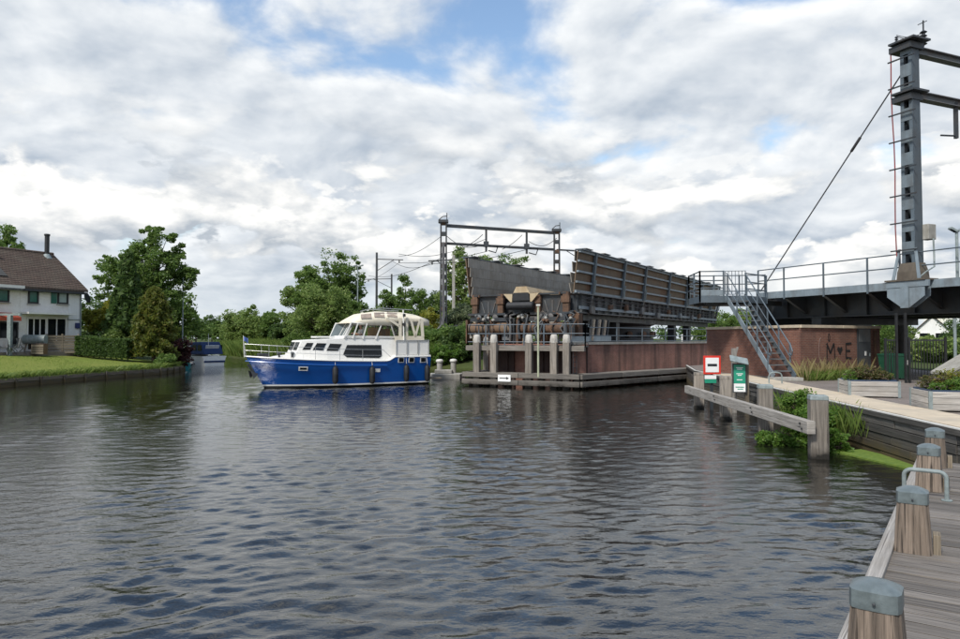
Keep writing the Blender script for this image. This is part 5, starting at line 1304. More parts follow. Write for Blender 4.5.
        # satellite dish on the gable end
        m = MB(); c = V(x1 + 0.55, 0.2, ze - 0.75); m.lathe([(0.02, 0), (0.25, 0.03), (0.42, 0.11)], c, 16, (0.4, -0.9, 0.25)); di = m.build('satellite_dish', MT['steel_dark'], T); MB().tube([V(x1 + 0.0, 0.3, ze - 0.8), c], 0.03, 6).build('dish_arm', MT['galv'], di)
    else:
        window((-12, 286), (7.5, 301.5), MT['glass_green'], 'window', 0.0, 1)
        window((-20, 322), (17, 345), MT['glass_dark'], 'patio_door', 0.0, 3)
        xa, za = hx(-40, 305); xb, zb = hx(19, 305)
        B('fascia_board', ((x0 + x1) / 2, -0.55, ze - 0.30), (x1 - x0 - 0.04, 0.06, 0.30), MT['wood_white'])
        for i in range(4):
            for j in range(2):
                c = rp(0.34 + 0.30 * j, x1 - 1.15 - 1.08 * i, 0.07); MB().box(c, (1.04, 1.45, 0.05), M=Matrix.Rotation(slope, 3, 'X')).build('solar_panel', MT['glass_dark'], roof)
        for f, x in ((0.86, x1 - 0.9), (0.82, x1 + 0.0 - 2.0)):
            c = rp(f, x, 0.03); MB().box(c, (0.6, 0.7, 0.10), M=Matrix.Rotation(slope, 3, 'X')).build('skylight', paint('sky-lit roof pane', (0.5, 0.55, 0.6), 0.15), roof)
        MB().lathe([(0.1, -0.2), (0.1, 0.4), (0.16, 0.42), (0.16, 0.5)], rp(0.72, x1 - 0.35), 10).build('vent', MT['galv'], roof)
        # red-orange awning over the patio
        m = MB(); xa, za = hx(-30, 313, 0.0); xb, zb = hx(18.5, 313, 0.0)
        st = paint('orange-red awning cloth', (0.45, 0.085, 0.045), 0.85, 0, 0.2, 2); xb -= 0.5; m.prism([V(x0 + 1, -0.02, 2.75), V(xb, -0.02, 2.75), V(xb, -1.1, 2.42), V(x0 + 1, -1.1, 2.42)], (0, 0, 0.03)); aw = m.build('awning', st, T)
        m = MB(); m.box(((x0 + 1 + xb) / 2, -1.1, 2.31), (xb - x0 - 1, 0.03, 0.24)); m.build('valance', st, aw)
x_split = hx(19.5, 300)[0]
house(x_split + 0.004, 0.0, 'end terrace house with white walls, brown tiled roof and black flue', True)
house(x_split - 8.0, x_split - 0.004, 'terrace house with solar panels and orange awning adjoining the white one', False)

def patio():
    def at(px, py, z=HGZ): return G(px, py, z)
    n3 = V(HD.y, -HD.x, 0)
    # slatted timber fence
    a, b = V(*PD(45.5, 352, 50.5).xy, HGZ - 0.15), V(*PD(78, 353, 51.5).xy, HGZ - 0.15)
    T = thing('garden_fence', 'brown horizontal board garden fence between the patio and the hedge', 'fence', a)
    d = (b - a).normalized()
    for i in range(7):
        q = MB(); q.beam(a + V(0, 0, 0.12 + i * 0.19), b + V(0, 0, 0.12 + i * 0.19), 0.03, 0.165); q.build('board', MT['fence_wood'], T, True)
    for f in (0.0, 0.5, 1.0):
        p = lerp(a, b, f) + V(0, 0.06, 0); q = MB(); q.beam(p - V(0, 0, 0.2), p + V(0, 0, 1.45), 0.12, 0.12); q.build('post', MT['kerb_wood'] if f == 1.0 else MT['fence_wood'], T, True)
    # grey parasol post / pergola
    p = V(*PD(9.5, 350, 47.5).xy, HGZ - 0.2); T = thing('patio_post', 'thick light grey post standing on the patio under the orange awning', 'post', p)
    q = MB(); q.beam(p, p + V(0, 0, 2.75), 0.26, 0.26); q.build('shaft', MT['galv'], T, True, bevel=0.02); q = MB(); q.beam(p + V(-2.2, 0.4, 2.8), p + V(0.8, -0.1, 2.8), 0.16, 0.14); q.build('head_beam', MT['galv'], T, True)
    # firewood crate, barrel grill, chairs, table
    p = V(*PD(39.5, 351, 49.0).xy, HGZ - 0.15); T = thing('wooden_crate', 'open wooden crate of logs standing in front of the garden fence', 'crate', p)
    for i in range(4):
        q = MB(); q.box(p + V(0, -0.25, 0.1 + i * 0.17), (0.85, 0.03, 0.14)); q.build('slat', MT['fence_wood'], T, True)
        q = MB(); q.box(p + V(0, 0.25, 0.1 + i * 0.17), (0.85, 0.03, 0.14)); q.build('slat', MT['fence_wood'], T, True)
    for sx in (-1, 1): q = MB(); q.box(p + V(sx * 0.41, 0, 0.36), (0.04, 0.47, 0.72)); q.build('side', MT['rust_plate'], T, True)
    for i in range(4): q = MB(); q.lathe([(0.1, -0.22), (0.1, 0.22)], p + V(-0.28 + 0.19 * i, 0, 0.66 + 0.03 * (i % 2)), 8, (0, 1, 0)); q.build('log', MT['bark'], T, True)
    p = V(*PD(35, 350, 50.2).xy, HGZ - 0.15); T = thing('barrel_grill', 'weathered grey barrel grill on legs behind the wooden crate', 'grill', p)
    q = MB(); q.lathe([(0.02, -0.75), (0.33, -0.74), (0.33, 0.74), (0.02, 0.75)], p + V(0, 0, 1.05), 16, (1, 0.1, 0)); q.build('barrel', MT['galv'], T, True)
    for sx in (-1, 1):
        for sy in (-1, 1): q = MB(); q.beam(p + V(sx * 0.6, sy * 0.3, 0), p + V(sx * 0.5, sy * 0.15, 0.85), 0.06, 0.06); q.build('leg', MT['rust'], T, True)
    def chair(px, Y, rz, lab):
        p = PD(px, 351, Y); T = thing('garden_chair', lab, 'chair', (p.x, p.y, HGZ - 0.12), rz, 'garden chairs on the patio'); mt = MT['steel_mid']
        MB().box((0, 0, 0.45), (0.5, 0.5, 0.05)).build('seat', mt, T); MB().box((0, 0.27, 0.80), (0.5, 0.05, 0.62), M=Matrix.Rotation(-0.2, 3, 'X')).build('backrest', mt, T)
        for sx in (-1, 1):
            for sy in (-1, 1): MB().beam((sx * 0.25, sy * 0.3, 0), (sx * 0.22, -sy * 0.1, 0.66 if sy < 0 else 0.45), 0.04, 0.04).build('leg', mt, T)
            MB().box((sx * 0.26, 0, 0.66), (0.05, 0.5, 0.03)).build('armrest', mt, T)
    for px, Y, rz, lb in ((3, 47, 0.5, 'grey garden chair under the orange awning of the terrace house'), (14, 47.6, -0.6, 'grey garden chair just right of the thick grey patio post'), (22, 48.5, 2.2, 'grey garden chair with its back to the lawn by the barrel grill')): chair(px, Y, rz, lb)
    p = PD(25, 351, 51.5); T = thing('garden_table', 'dark covered garden table beside the barrel grill', 'table', (p.x, p.y, HGZ - 0.15)); 
    MB().box((0, 0, 1.0), (2.2, 1.2, 0.08)).build('top', MT['black_iron'], T); MB().prism([V(-1.25, -0.7, 1.35), V(1.25, -0.7, 1.35), V(0.9, 0, 1.6), V(-0.9, 0, 1.6)], (0, 0.05, 0.03)).build('cover', MT['steel_dark'], T)
    for sx in (-1, 1):
        for sy in (-1, 1): MB().beam((sx * 1.0, sy * 0.5, 0), (sx * 1.0, sy * 0.5, 1.4), 0.08, 0.08).build('leg', MT['black_iron'], T)
patio()
# patio paving in front of the houses
def patio_floor():
    n = Vector((HD.y, -HD.x)); a = HO + HD * 0.3; b = HO - HD * 14
    m = MB(); m.slab([a, b, b + n * 1.7, a + n * 1.7], HGZ - 0.3, HGZ + 0.012); struct(m.build('patio', MT['paving']))
patio_floor()

# timber edge along the lawn
def revetment():
    T = thing('bank_revetment', 'low brown timber revetment holding the edge of the green lawn', 'revetment', (LE[2][0], LE[2][1], 0))
    rng = random.Random(8)
    pts = subdiv(LE[1:], 2.6)
    for a, b in zip(pts[:-1], pts[1:]):
        d = (b - a).normalized(); n = Vector((d.y, -d.x))
        for z, h in ((0.10, 0.22), (0.33, 0.20)):
            q = MB(); p0, p1 = a + n * (0.08 + rng.uniform(-.02, .02)), b + n * (0.08 + rng.uniform(-.02, .02)); q.beam((p0.x, p0.y, z), (p1.x - d.x * .02, p1.y - d.y * .02, z + rng.uniform(-.02, .02)), 0.06, h); q.build('board', MT['quay_wood'] if z < .2 else MT['fence_wood'], T, True)
        for k in range(2):
            p = lerp(a, b, k / 2) + n * 0.17; q = MB(); q.lathe([(0.06, -1.2), (0.06, 0.42 + rng.uniform(-.06, .08))], (p.x, p.y, 0), 7); q.build('stake', MT['quay_wood'], T, True)
revetment()

# ================================================================ WHITE-GABLED HOUSE, VAN far right
def gable_house():
    c = PD(932.5, 330, 125); T = thing('gabled_house', 'small white gable-fronted house with tiled roof among shrubs beyond the gate', 'house', (c.x, c.y, 0.9), math.radians(-34))
    w, ze, zr, dep = 6.2, 2.4, 5.5, 9.0
    m = MB(); m.prism([V(-w / 2, 0, -0.2), V(w / 2, 0, -0.2), V(w / 2, 0, ze), V(0, 0, zr), V(-w / 2, 0, ze)], (0, dep, 0)); m.build('wall', MT['house_plain'], T)
    for s in (-1, 1):
        m = MB(); m.prism([V(s * (w / 2 + 0.4), -0.4, ze - 0.35), V(0, -0.4, zr + 0.06), V(0, -0.4, zr + 0.24), V(s * (w / 2 + 0.4), -0.4, ze - 0.15)], (0, dep + 0.8, 0)); m.build('roof', MT['roof_tile'], T)
    for x, ww in ((-1.2, 1.5), (1.2, 1.5)):
        f = MB().box((x, -0.03, 1.9), (ww + 0.2, 0.1, 1.3)).build('window', MT['wood_white'], T); MB().box((x, -0.07, 1.9), (ww, 0.06, 1.1)).build('pane', MT['glass_dark'], f)
    ch = MB().box((0.1, 5.5, zr + 0.3), (0.7, 0.7, 1.4)).build('chimney', MT['brick_red'], T)
gable_house()
def van():
    p = V(26.9, 84.5, QZ + 0.02); T = thing('parked_van', 'white parked van glimpsed under the swing bridge', 'van', p, 0.35)
    m = MB(); pr = [(-2.4, 0.35), (2.1, 0.35), (2.4, 0.6), (2.35, 1.05), (1.7, 1.2), (1.0, 1.95), (-2.3, 2.05), (-2.45, 1.8)]
    m.prism([V(x, -0.95, z) for x, z in pr], (0, 1.9, 0)); m.build('body', MT['white'], T, bevel=0.06)
    for s in (-1, 1):
        m = MB(); m.prism([V(1.55, s * 0.965, 1.22), V(0.98, s * 0.965, 1.82), V(0.35, s * 0.965, 1.82), V(0.35, s * 0.965, 1.22)], (0, s * 0.01, 0)); m.build('window', MT['glass_dark'], T)
        for x in (-1.5, 1.5):
            m = MB(); m.lathe([(0.2, -0.1), (0.35, -0.09), (0.35, 0.09), (0.2, 0.1)], (x, s * 0.9, 0.35), 16, (0, 1, 0)); w_ = m.build('wheel', MT['black'], T)
van()

# ================================================================ PEOPLE helper
def skin_mesh(name, pts, edges, radii, mat, parent, root=0, sub=2):
    me = bpy.data.meshes.new(name); me.from_pydata([tuple(p) for p in pts], edges, [])
    o = bpy.data.objects.new(name, me); COL.objects.link(o); o.parent = parent
    md = o.modifiers.new('skin', 'SKIN'); md.use_smooth_shade = True
    if not me.skin_vertices: me.skin_vertices.new()
    for i, r in enumerate(radii):
        sv = me.skin_vertices[0].data[i]; sv.radius = (r, r) if not isinstance(r, tuple) else r; sv.use_root = (i == root)
    s = o.modifiers.new('sub', 'SUBSURF'); s.levels = sub; s.render_levels = sub
    me.materials.append(mat)
    return o
def seated_person(loc, rz, label, shirt, hair):
    T = thing('person', label, 'person', loc, rz)
    sk = paint('skin', (0.52, 0.30, 0.21), 0.5, 0, 0.05)
    # x forward, hips at seat height
    P = [(0, 0, 0.48), (0, 0, 0.70), (-0.02, 0, 0.95), (0, 0, 1.06), (0.02, 0, 1.14), (0.03, 0, 1.26), (0.025, 0, 1.33)]
    Rr = [(0.15, 0.12), (0.14, 0.11), (0.16, 0.11), (0.055, 0.055), (0.065, 0.07), (0.085, 0.10), (0.06, 0.07)]
    E = [(i, i + 1) for i in range(6)]
    for s in (-1, 1):
        b = len(P); P += [(0, s * 0.19, 0.97), (0.10, s * 0.25, 0.72), (0.36, s * 0.17, 0.80), (0.43, s * 0.15, 0.82)]; Rr += [0.06, 0.05, 0.037, 0.034]; E += [(2, b), (b, b + 1), (b + 1, b + 2), (b + 2, b + 3)]
        b = len(P); P += [(0.05, s * 0.10, 0.47), (0.44, s * 0.12, 0.49), (0.42, s * 0.12, 0.10), (0.55, s * 0.12, 0.04)]; Rr += [0.09, 0.07, 0.045, 0.04]; E += [(0, b), (b, b + 1), (b + 1, b + 2), (b + 2, b + 3)]
        for k in range(4):
            f = len(P); P += [(0.47, s * (0.125 + 0.017 * k), 0.825), (0.50, s * (0.125 + 0.017 * k), 0.80)]; Rr += [0.009, 0.008]; E += [(b - 1, f), (f, f + 1)]
        f = len(P); P += [(0.45, s * 0.115, 0.81)]; Rr += [0.010]; E += [(b - 1, f)]
    body = skin_mesh('body', P, E, Rr, sk, T)
    SP = [(0, 0, 0.46), (0, 0, 0.70), (-0.02, 0, 0.95), (0, 0, 1.035)] + [q for s in (-1, 1) for q in ((0, s * 0.195, 0.97), (0.08, s * 0.25, 0.76))]
    skin_mesh('shirt', SP, [(0, 1), (1, 2), (2, 3), (2, 4), (4, 5), (2, 6), (6, 7)], [(0.165, 0.135), (0.155, 0.125), (0.175, 0.125), (0.075, 0.075), 0.072, 0.062, 0.072, 0.062], shirt, T)
    TP = [(0, 0, 0.47)] + [q for s in (-1, 1) for q in ((0.06, s * 0.10, 0.47), (0.45, s * 0.12, 0.49), (0.42, s * 0.12, 0.12))]
    skin_mesh('trousers', TP, [(0, 1), (1, 2), (2, 3), (0, 4), (4, 5), (5, 6)], [(0.155, 0.13), 0.10, 0.08, 0.06, 0.10, 0.08, 0.06], paint('dark trousers', (0.03, 0.035, 0.05), 0.8), T)
    skin_mesh('hair', [(0.0, 0, 1.27), (0.0, 0, 1.345), (0.03, 0, 1.365)], [(0, 1), (1, 2)], [(0.092, 0.10), (0.08, 0.085), (0.05, 0.06)], hair, T)
    for s in (-1, 1): MB().lathe([(0.001, 0), (0.012, 0.003), (0.006, 0.008)], (0.112, s * 0.035, 1.25), 8, (1, 0, 0)).build('eye', MT['black'], T)
    MB().lathe([(0.016, 0), (0.012, 0.02), (0.004, 0.028)], (0.108, 0, 1.222), 8, (1, 0, -0.3)).build('nose', sk, T)
    MB().box((0.105, 0, 1.185), (0.02, 0.045, 0.008)).build('mouth', paint('lips', (0.35, 0.12, 0.10), 0.5), T)
    for s in (-1, 1): MB().lathe([(0.02, -0.01), (0.028, 0), (0.015, 0.012)], (0.02, s * 0.093, 1.235), 8, (0, s, 0)).build('ear', sk, T)
    return T

# ================================================================ THE BLUE MOTOR CRUISER
BB = Vector((-10.75, 35.0)); BH = Vector((-0.848, -0.53)).normalized(); BL = Vector((-BH.y, BH.x)); BRZ = math.atan2(BH.y, BH.x)
if BL.y > 0: pass
def bp(px, py, y):
    """picture point -> (x, z) on the boat's lengthwise plane at half-width y (port = camera side)"""
    k = (px - 480) / F; o_ = BB + BL * y
    x = (k * o_.y - o_.x) / (BH.x - k * BH.y); p = o_ + BH * x
    return x, PD(px, py, p.y).z
def cruiser():
    T = thing('motor_cruiser', 'blue-hulled motor cruiser with white cabin and cream canopy', 'boat', (BB.x, BB.y, 0), BRZ)
    blue = paint('glossy royal blue', (0.006, 0.072, 0.29), 0.16, 0, 0.06, 1.2, bump=0.0); blue2 = paint('lighter blue band', (0.012, 0.10, 0.38), 0.18, 0, 0.06, 1.2, bump=0.0)
    gel = paint('white gelcoat', (0.74, 0.73, 0.69), 0.25, 0, 0.04, 2, (0.6, 0.58, 0.52), 0.3, 0.12, 0.0)
    cream = paint('cream canvas', (0.70, 0.645, 0.52), 0.85, 0, 0.06, 4, (0.52, 0.44, 0.31), 0.4, 0.15, 0.15)
    steel = paint('stainless rail', (0.40, 0.41, 0.41), 0.3, 0.5, 0.05, 5)
    xs_ = -8.5; nst = 28
    def sheer(x):
        if x < -6.35: return 1.50
        if x < -6.0: return lerp(1.30, 1.50, (-6.0 - x) / 0.35)
        return 1.29 + 0.30 * max(0, (x + 6.0) / 6.95) ** 1.8
    def half(u, z):
        f = min(1, max(0, z / 1.5)); e = lerp(1.55, 2.5, f); mx = lerp(1.56, 1.76, f)
        s = 1 - (1 - min(u / 0.5, 1)) ** e; s *= 1 - 0.07 * max(0, (u - 0.55) / 0.45) ** 2
        return mx * s
    def line(fz, n=nst):
        """points bow->stern of a level; fz(x) height"""
        out = []
        us = [i / n for i in range(n + 1)]
        # extra stations at the step in the sheer
        us = sorted(us + [0.735, 0.742, 0.752, 0.768, 0.775])
        for u in us:
            z = fz(-8.5 * u + 0.6 * (1 - u)); xb = 0.93 * max(-0.3, z) / 1.57; x = lerp(xb, xs_, u); z = fz(x); out.append(V(x, half(u, z), z))
        return out
    lv = {'keel': lambda x: -0.45, 'af': lambda x: 0.10, 'st': lambda x: 0.175, 'h2': lambda x: lerp(0.175, sheer(x) - 0.22, 0.5), 'bd': lambda x: sheer(x) - 0.22, 'sh': sheer}
    def mirror(r): return [V(p.x, -p.y, p.z) for p in r]
    def strip(name, a, b, mt, mid=None, par=T):
        m = MB()
        for mir in (False, True):
            rows = [line(lv[q]) for q in ([a, mid, b] if mid else [a, b])]
            if a == 'keel': rows[0] = [V(p.x - 0.0, p.y * 0.55, p.z) for p in rows[0]]
            if mir: rows = [mirror(r) for r in rows]
            m.grid(rows)
        # transom
        rows = [line(lv[q])[-1] for q in ([a, mid, b] if mid else [a, b])]
        if a == 'keel': rows[0] = V(rows[0].x, rows[0].y * 0.55, rows[0].z)
        m.grid([[p, V(p.x, -p.y, p.z)] for p in rows])
        return m.build(name, mt, par, fix=True, sharp=50)
    hull = strip('hull', 'st', 'bd', blue, 'h2'); strip('sheer_band', 'bd', 'sh', blue2); strip('boot_stripe', 'af', 'st', gel); strip('antifouling', 'keel', 'af', MT['black'])
    sl = line(sheer)
    m = MB(); m.grid([[V(p.x, p.y * 0.98, p.z - 0.03) for p in sl], [V(p.x, -p.y * 0.98, p.z - 0.03) for p in sl]], False); m.build('deck', gel, T)
    for s in (1, -1):
        m = MB(); m.tube([V(p.x + 0.02, s * (p.y + 0.015), p.z + 0.01) for p in sl], 0.035, 6); m.build('gunwale', gel, T)
        m = MB(); m.tube([V(p.x, s * (p.y + 0.02), sheer(p.x) - 0.22) for p in sl if p.x > -5.9], 0.028, 6); m.build('rubbing_strake', blue2, T)
    # stern swim platform
    m = MB(); m.box((xs_ - 0.35, 0, 0.30), (0.8, 3.0, 0.07)); m.build('swim_platform', MT['fence_wood'], T)
    # cabin trunk, profile traced on its side, walls leaning in
    cy = 1.22
    prof = [(299, 353.3), (304.3, 340.5), (344, 338.2), (397, 338.8), (397, 358.5), (330, 359)]
    P = [bp(a, b, cy) for a, b in prof]
    P[0] = (P[0][0], P[0][1]); zbase = 1.22
    pr = [(P[0][0] + 0.15, zbase), (P[0][0], P[0][1]), P[1], P[2], P[3], (P[3][0], zbase)]
    def lean(z): return cy - 0.16 * max(0, (z - 1.3) / 1.1)
    fx = P[0][0] + 0.05
    def wid(x, z): return lean(z) * (1 - 0.42 * max(0, min(1, (x - (fx - 1.5)) / 1.7)) ** 1.5)
    pr = [(P[0][0] + 0.1, zbase), (P[0][0], P[0][1]), P[1], (P[1][0] - 0.7, P[1][1] + 0.02), P[2], P[3], (P[3][0], zbase), (P[0][0] - 1.5, zbase), (P[0][0] - 0.7, zbase)]
    L_ = []; Rr_ = []
    m = MB()
    secs = []
    for x in [P[0][0] + 0.1, P[0][0], lerp(P[0][0], P[1][0], .5), P[1][0], P[1][0] - 0.35, P[1][0] - 0.7, P[1][0] - 1.2, P[2][0], P[3][0]]:
        if x >= P[0][0]: zt_ = P[0][1]
        elif x >= P[1][0]: zt_ = lerp(P[0][1], P[1][1], (P[0][0] - x) / max(1e-6, P[0][0] - P[1][0]))
        else: zt_ = lerp(P[1][1], P[2][1], min(1, (P[1][0] - x) / max(1e-6, P[1][0] - P[2][0])))
        secs.append([V(x, wid(x, zbase), zbase), V(x, wid(x, zt_), zt_), V(x, -wid(x, zt_), zt_), V(x, -wid(x, zbase), zbase)])
    m.grid(secs, False); m.add(secs[0], [(0, 1, 2, 3)]); m.add(secs[-1], [(0, 1, 2, 3)])
    n = 0
    cab = m.build('cabin', gel, T, bevel=0.03)
    def side_panel(name, poly, mt, par, off=0.012, yy=None):
        for s in (1, -1):
            pts = []
            for a, b in poly:
                x, z = bp(a, b, cy); y = (wid(x, z) if yy is None else yy) + off; pts.append(V(x, s * y, z))
            m = MB(); m.prism(pts, (0, -s * 0.03, 0)); m.build(name, mt, par)
    def Z3(x, y): return (x / 4.364 + 230, y / 4.364 + 290)
    for q in ([(345, 231), (371, 231), (357, 261), (326, 261)], [(386, 232), (425, 233), (409, 263), (367, 262)], [(441, 234), (492, 236), (474, 266), (424, 265)]):
        side_panel('window', [Z3(*p) for p in q], MT['glass_dark'], cab)
    q = [(515, 240), (664, 240), (664, 288), (652, 297), (512, 294), (496, 281)]
    side_panel('window', [Z3(*p) for p in q], MT['glass_dark'], cab)
    # front screen of the trunk
    (xa, za), (xb, zb) = P[0], P[1]
    for k in (-0.55, 0.55):
        c = V(lerp(xa, xb, 0.55) + 0.02, k * 0.68, lerp(za, zb, 0.55)); dv = V(xb - xa, 0, zb - za); sl_ = math.atan2(dv.x, dv.z)
        m = MB(); m.box(c, (0.03, 0.55, dv.length * 0.62), M=Matrix.Rotation(sl_, 3, 'Y')); m.build('front_window', MT['glass_dark'], cab)
    # fore trunk (low coachroof)
    x1, z1 = bp(270, 355.5, 1.0); x2, z2 = bp(300, 351, 1.0)
    rows = [[V(x1 + 0.3, y * 0.35, 1.36) for y in (-1, 1)], [V(x1 - 0.2, y * 0.6, 1.52) for y in (-1, 1)], [V(x2 - 0.1, y * 1.0, 1.62) for y in (-1, 1)]]
    m = MB(); top = [(x1 - 0.2, 0.3, 1.50), (x1 - 0.6, 0.5, 1.58), (x2 - 0.2, 0.9, 1.68)]
    m.grid([[V(x, -y - 0.04, 1.36), V(x, -y, z), V(x, y, z), V(x, y + 0.04, 1.36)] for x, y, z in top]); m.add([V(top[0][0], -0.34, 1.36), V(top[0][0], -0.3, 1.5), V(top[0][0], 0.3, 1.5), V(top[0][0], 0.34, 1.36)], [(0, 1, 2, 3)]); m.build('coachroof', gel, T)
    for x, y in ((x1 - 0.6, 0.5), (x2 + 0.3, 0.75)): m = MB(); m.lathe([(0.05, 0), (0.05, 0.14), (0.09, 0.16), (0.09, 0.24), (0.03, 0.26)], (x, y, 1.55), 10); m.build('vent', MT['steel_dark'], T)
    # hatch on the cabin roof
    hx_, hz_ = bp(325, 337, 0.5); m = MB(); m.box((hx_, 0.2, P[2][1] + 0.06), (1.0, 0.9, 0.08)); m.build('roof_hatch', gel, T, bevel=0.02)
    # helm coaming above the cabin
    xa, za = bp(343, 338, 1.05); xb, _ = bp(397, 338, 1.05); zc = P[2][1]
    m = MB(); m.prism([V(xa, -1.1, zc - 0.02), V(xa - 0.25, -1.08, zc + 0.14), V(xb, -1.08, zc + 0.10), V(xb, -1.1, zc - 0.02)], (0, 2.18, 0)); m.build('helm_coaming', gel, T, bevel=0.03)
    # raised aft deck with white dodger cloths
    xs0, _ = bp(396, 350, 1.55); m = MB(); m.box(((xs0 + xs_) / 2, 0, 1.54), (xs0 - xs_, 3.2, 0.12)); m.build('aft_deck', gel, T)
    zd0, zd1 = 1.62, bp(410, 341, 1.6)[1]
    for k in range(3):
        a, b = lerp(xs0, xs_ + 0.1, k / 3) - 0.02, lerp(xs0, xs_ + 0.1, (k + 1) / 3) + 0.02
        for s in (1, -1): m = MB(); m.box(((a + b) / 2, s * 1.56, (zd0 + zd1) / 2), (abs(a - b) - 0.03, 0.03, zd1 - zd0)); m.build('dodger', gel, T)
    m = MB(); m.box((xs_ + 0.1, 0, (zd0 + zd1) / 2), (0.03, 3.0, zd1 - zd0)); m.build('dodger', gel, T)
    for k in range(4):
        x = lerp(xs0, xs_ + 0.1, k / 3)
        for s in (1, -1): m = MB(); m.tube([(x, s * 1.6, 1.5), (x, s * 1.6, zd1 + 0.03)], 0.022, 6); m.build('stanchion', steel, T)
    for s in (1, -1): m = MB(); m.tube([(xs0, s * 1.6, zd1 + 0.03), (xs_ + 0.08, s * 1.6, zd1 + 0.03)], 0.024, 6); m.build('aft_rail', steel, T)
    # canopy: shell over hoops
    prof = [(346, 323.0), (351, 318.3), (358.5, 313.8), (377, 311.2), (400, 312.0), (413, 314.2), (422.3, 317.8)]
    ctop = [bp(a, b, 0.35) for a, b in prof]; ctop = [(x, z) for x, z in ctop]
    zlow = bp(380, 325.2, 1.15)[1]
    rows = []
    for i, (x, z) in enumerate(ctop):
        r = []; lo = min(z - 0.02, zlow if i > 0 else z - 0.01); w = 1.10 + 0.12 * (i / 6)
        for k in range(11):
            an = math.pi * k / 10; yy = w * math.cos(an) ; hh = math.sin(an) ** 0.5
            r.append(V(x + 0.0, yy, lo + (z - lo) * hh))
        rows.append(r)
    m = MB(); m.grid(rows); can = m.build('canopy', cream, T, sharp=60)
    so = can.modifiers.new('thick', 'SOLIDIFY'); so.thickness = 0.02
    # brownish clear panes set in the canopy front slope
    for k in range(3):
        x0_, zA = ctop[1][0] - 0.25 - 0.75 * k, None
        def topz(x, f):
            for (xa_, za_), (xb_, zb_) in zip(ctop[:-1], ctop[1:]):
                if xb_ <= x <= xa_:
                    q_ = (xa_ - x) / (xa_ - xb_); z = lerp(za_, zb_, q_); break
            else: z = ctop[-1][1]
            an = f * math.pi; return z, an
        pts = []
        for x, f in ((x0_, 0.12), (x0_ - 0.58, 0.10), (x0_ - 0.58 - 0.12, 0.27), (x0_ - 0.14, 0.30)):
            z, an = topz(x, f); lo = min(z - 0.02, zlow); w = 1.14; pts.append(V(x, w * math.cos(an) + 0.05, lo + (z - lo) * math.sin(an) ** 0.6 + 0.05))
        m = MB(); m.add(pts, [(0, 1, 2, 3)]); m.build('canopy_pane', paint('amber clear pane', (0.30, 0.24, 0.19), 0.15), can)
    # windscreen: base line to canopy lower edge, frames and panes
    base = [bp(344.5, 337, 1.12), bp(353, 337.5, 1.12), bp(363, 338, 1.12), bp(376, 338.2, 1.12), bp(396, 338.8, 1.12)]
    topp = [bp(351.5, 323, 1.12), bp(358, 323.6, 1.12), bp(367, 324, 1.12), bp(381.5, 324.6, 1.12), bp(391, 326, 1.12)]
    for s in (1, -1):
        for i in range(5):
            m = MB(); m.beam(V(base[i][0], s * 1.08, base[i][1] - 0.05), V(topp[i][0], s * 1.12, topp[i][1] + 0.04), 0.06, 0.06); m.build('screen_frame', gel, T)
        for i in range(4):
            m = MB(); m.add([V(base[i][0], s * 1.08, base[i][1]), V(base[i + 1][0], s * 1.08, base[i + 1][1]), V(topp[i + 1][0], s * 1.12, topp[i + 1][1]), V(topp[i][0], s * 1.12, topp[i][1])], [(0, 1, 2, 3)]); m.build('screen_pane', MT['glass_clear'], T, fix=False)
        m = MB(); m.tube([V(q[0], s * 1.1, q[1] + 0.02) for q in topp], 0.03, 6); m.build('screen_top', gel, T)
    bx0, bz0 = base[0]; tx0, tz0 = topp[0]; fr_ = []
    fb = bp(337.5, 337, -0.7)[0]; ft = bp(345, 323, -0.7)[0]
    yb_ = [1.08, 0.55, 0.0, -0.55, -1.08]
    for k, y_ in enumerate(yb_):
        e_ = 1 if abs(y_) < 1 else 0
        fr_.append((V(bx0 + (fb - bx0) * e_ * 1.0, y_, bz0), V(tx0 + (ft - tx0) * e_, y_, tz0)))
    for k in range(4):
        (a0, a1), (b0, b1) = fr_[k], fr_[k + 1]
        m = MB(); m.add([a0, b0, b1, a1], [(0, 1, 2, 3)]); m.build('screen_pane', MT['glass_clear'], T, fix=False)
        m = MB(); m.beam(a0, a1, 0.05, 0.05); m.build('screen_frame', gel, T)
    # aft enclosure: canvas strips with clear panes
    def canv(name, poly, mt, off=0.0):
        for s in (1, -1):
            pts = [V(bp(a, b, 1.3)[0], s * (1.24 + off), bp(a, b, 1.3)[1]) for a, b in poly]
            m = MB(); m.prism(pts, (0, -s * 0.012, 0)); m.build(name, mt, T)
    canv('canopy_skirt', [(395, 336), (424.5, 336), (424.8, 340.8), (395.5, 341.2)], cream)
    for poly in ([(399.2, 318), (402.2, 318), (402.2, 337), (399.2, 337)], [(406, 318), (408.6, 318), (408.6, 337), (406, 337)], [(420.5, 318.5), (423.6, 319.5), (424.8, 337), (421.8, 337)],
                 [(410, 319), (412.4, 319), (417.2, 337), (414.8, 337)], [(419.5, 319), (421.6, 319), (416.8, 337), (414.8, 337)], [(386, 318.5), (389, 317.2), (401, 325.5), (400, 327.5)]):
        canv('canopy_strip', poly, cream, 0.005)
    canv('canopy_window', [(391, 318), (423, 319), (424.5, 337), (395, 337)], MT['glass_clear'], -0.02)
    # helm seat, wheel, console
    cx, cz = bp(362, 338, 0.4); cx += 0.75; m = MB(); m.box((cx - 0.1 - 1.0, 0.3, cz - 0.35), (0.5, 1.2, 0.9)); m.box((cx - 1.42, 0.3, cz + 0.2), (0.14, 1.2, 0.75)); m.build('helm_seat', paint('tan upholstery', (0.38, 0.24, 0.11), 0.7), T, bevel=0.03)
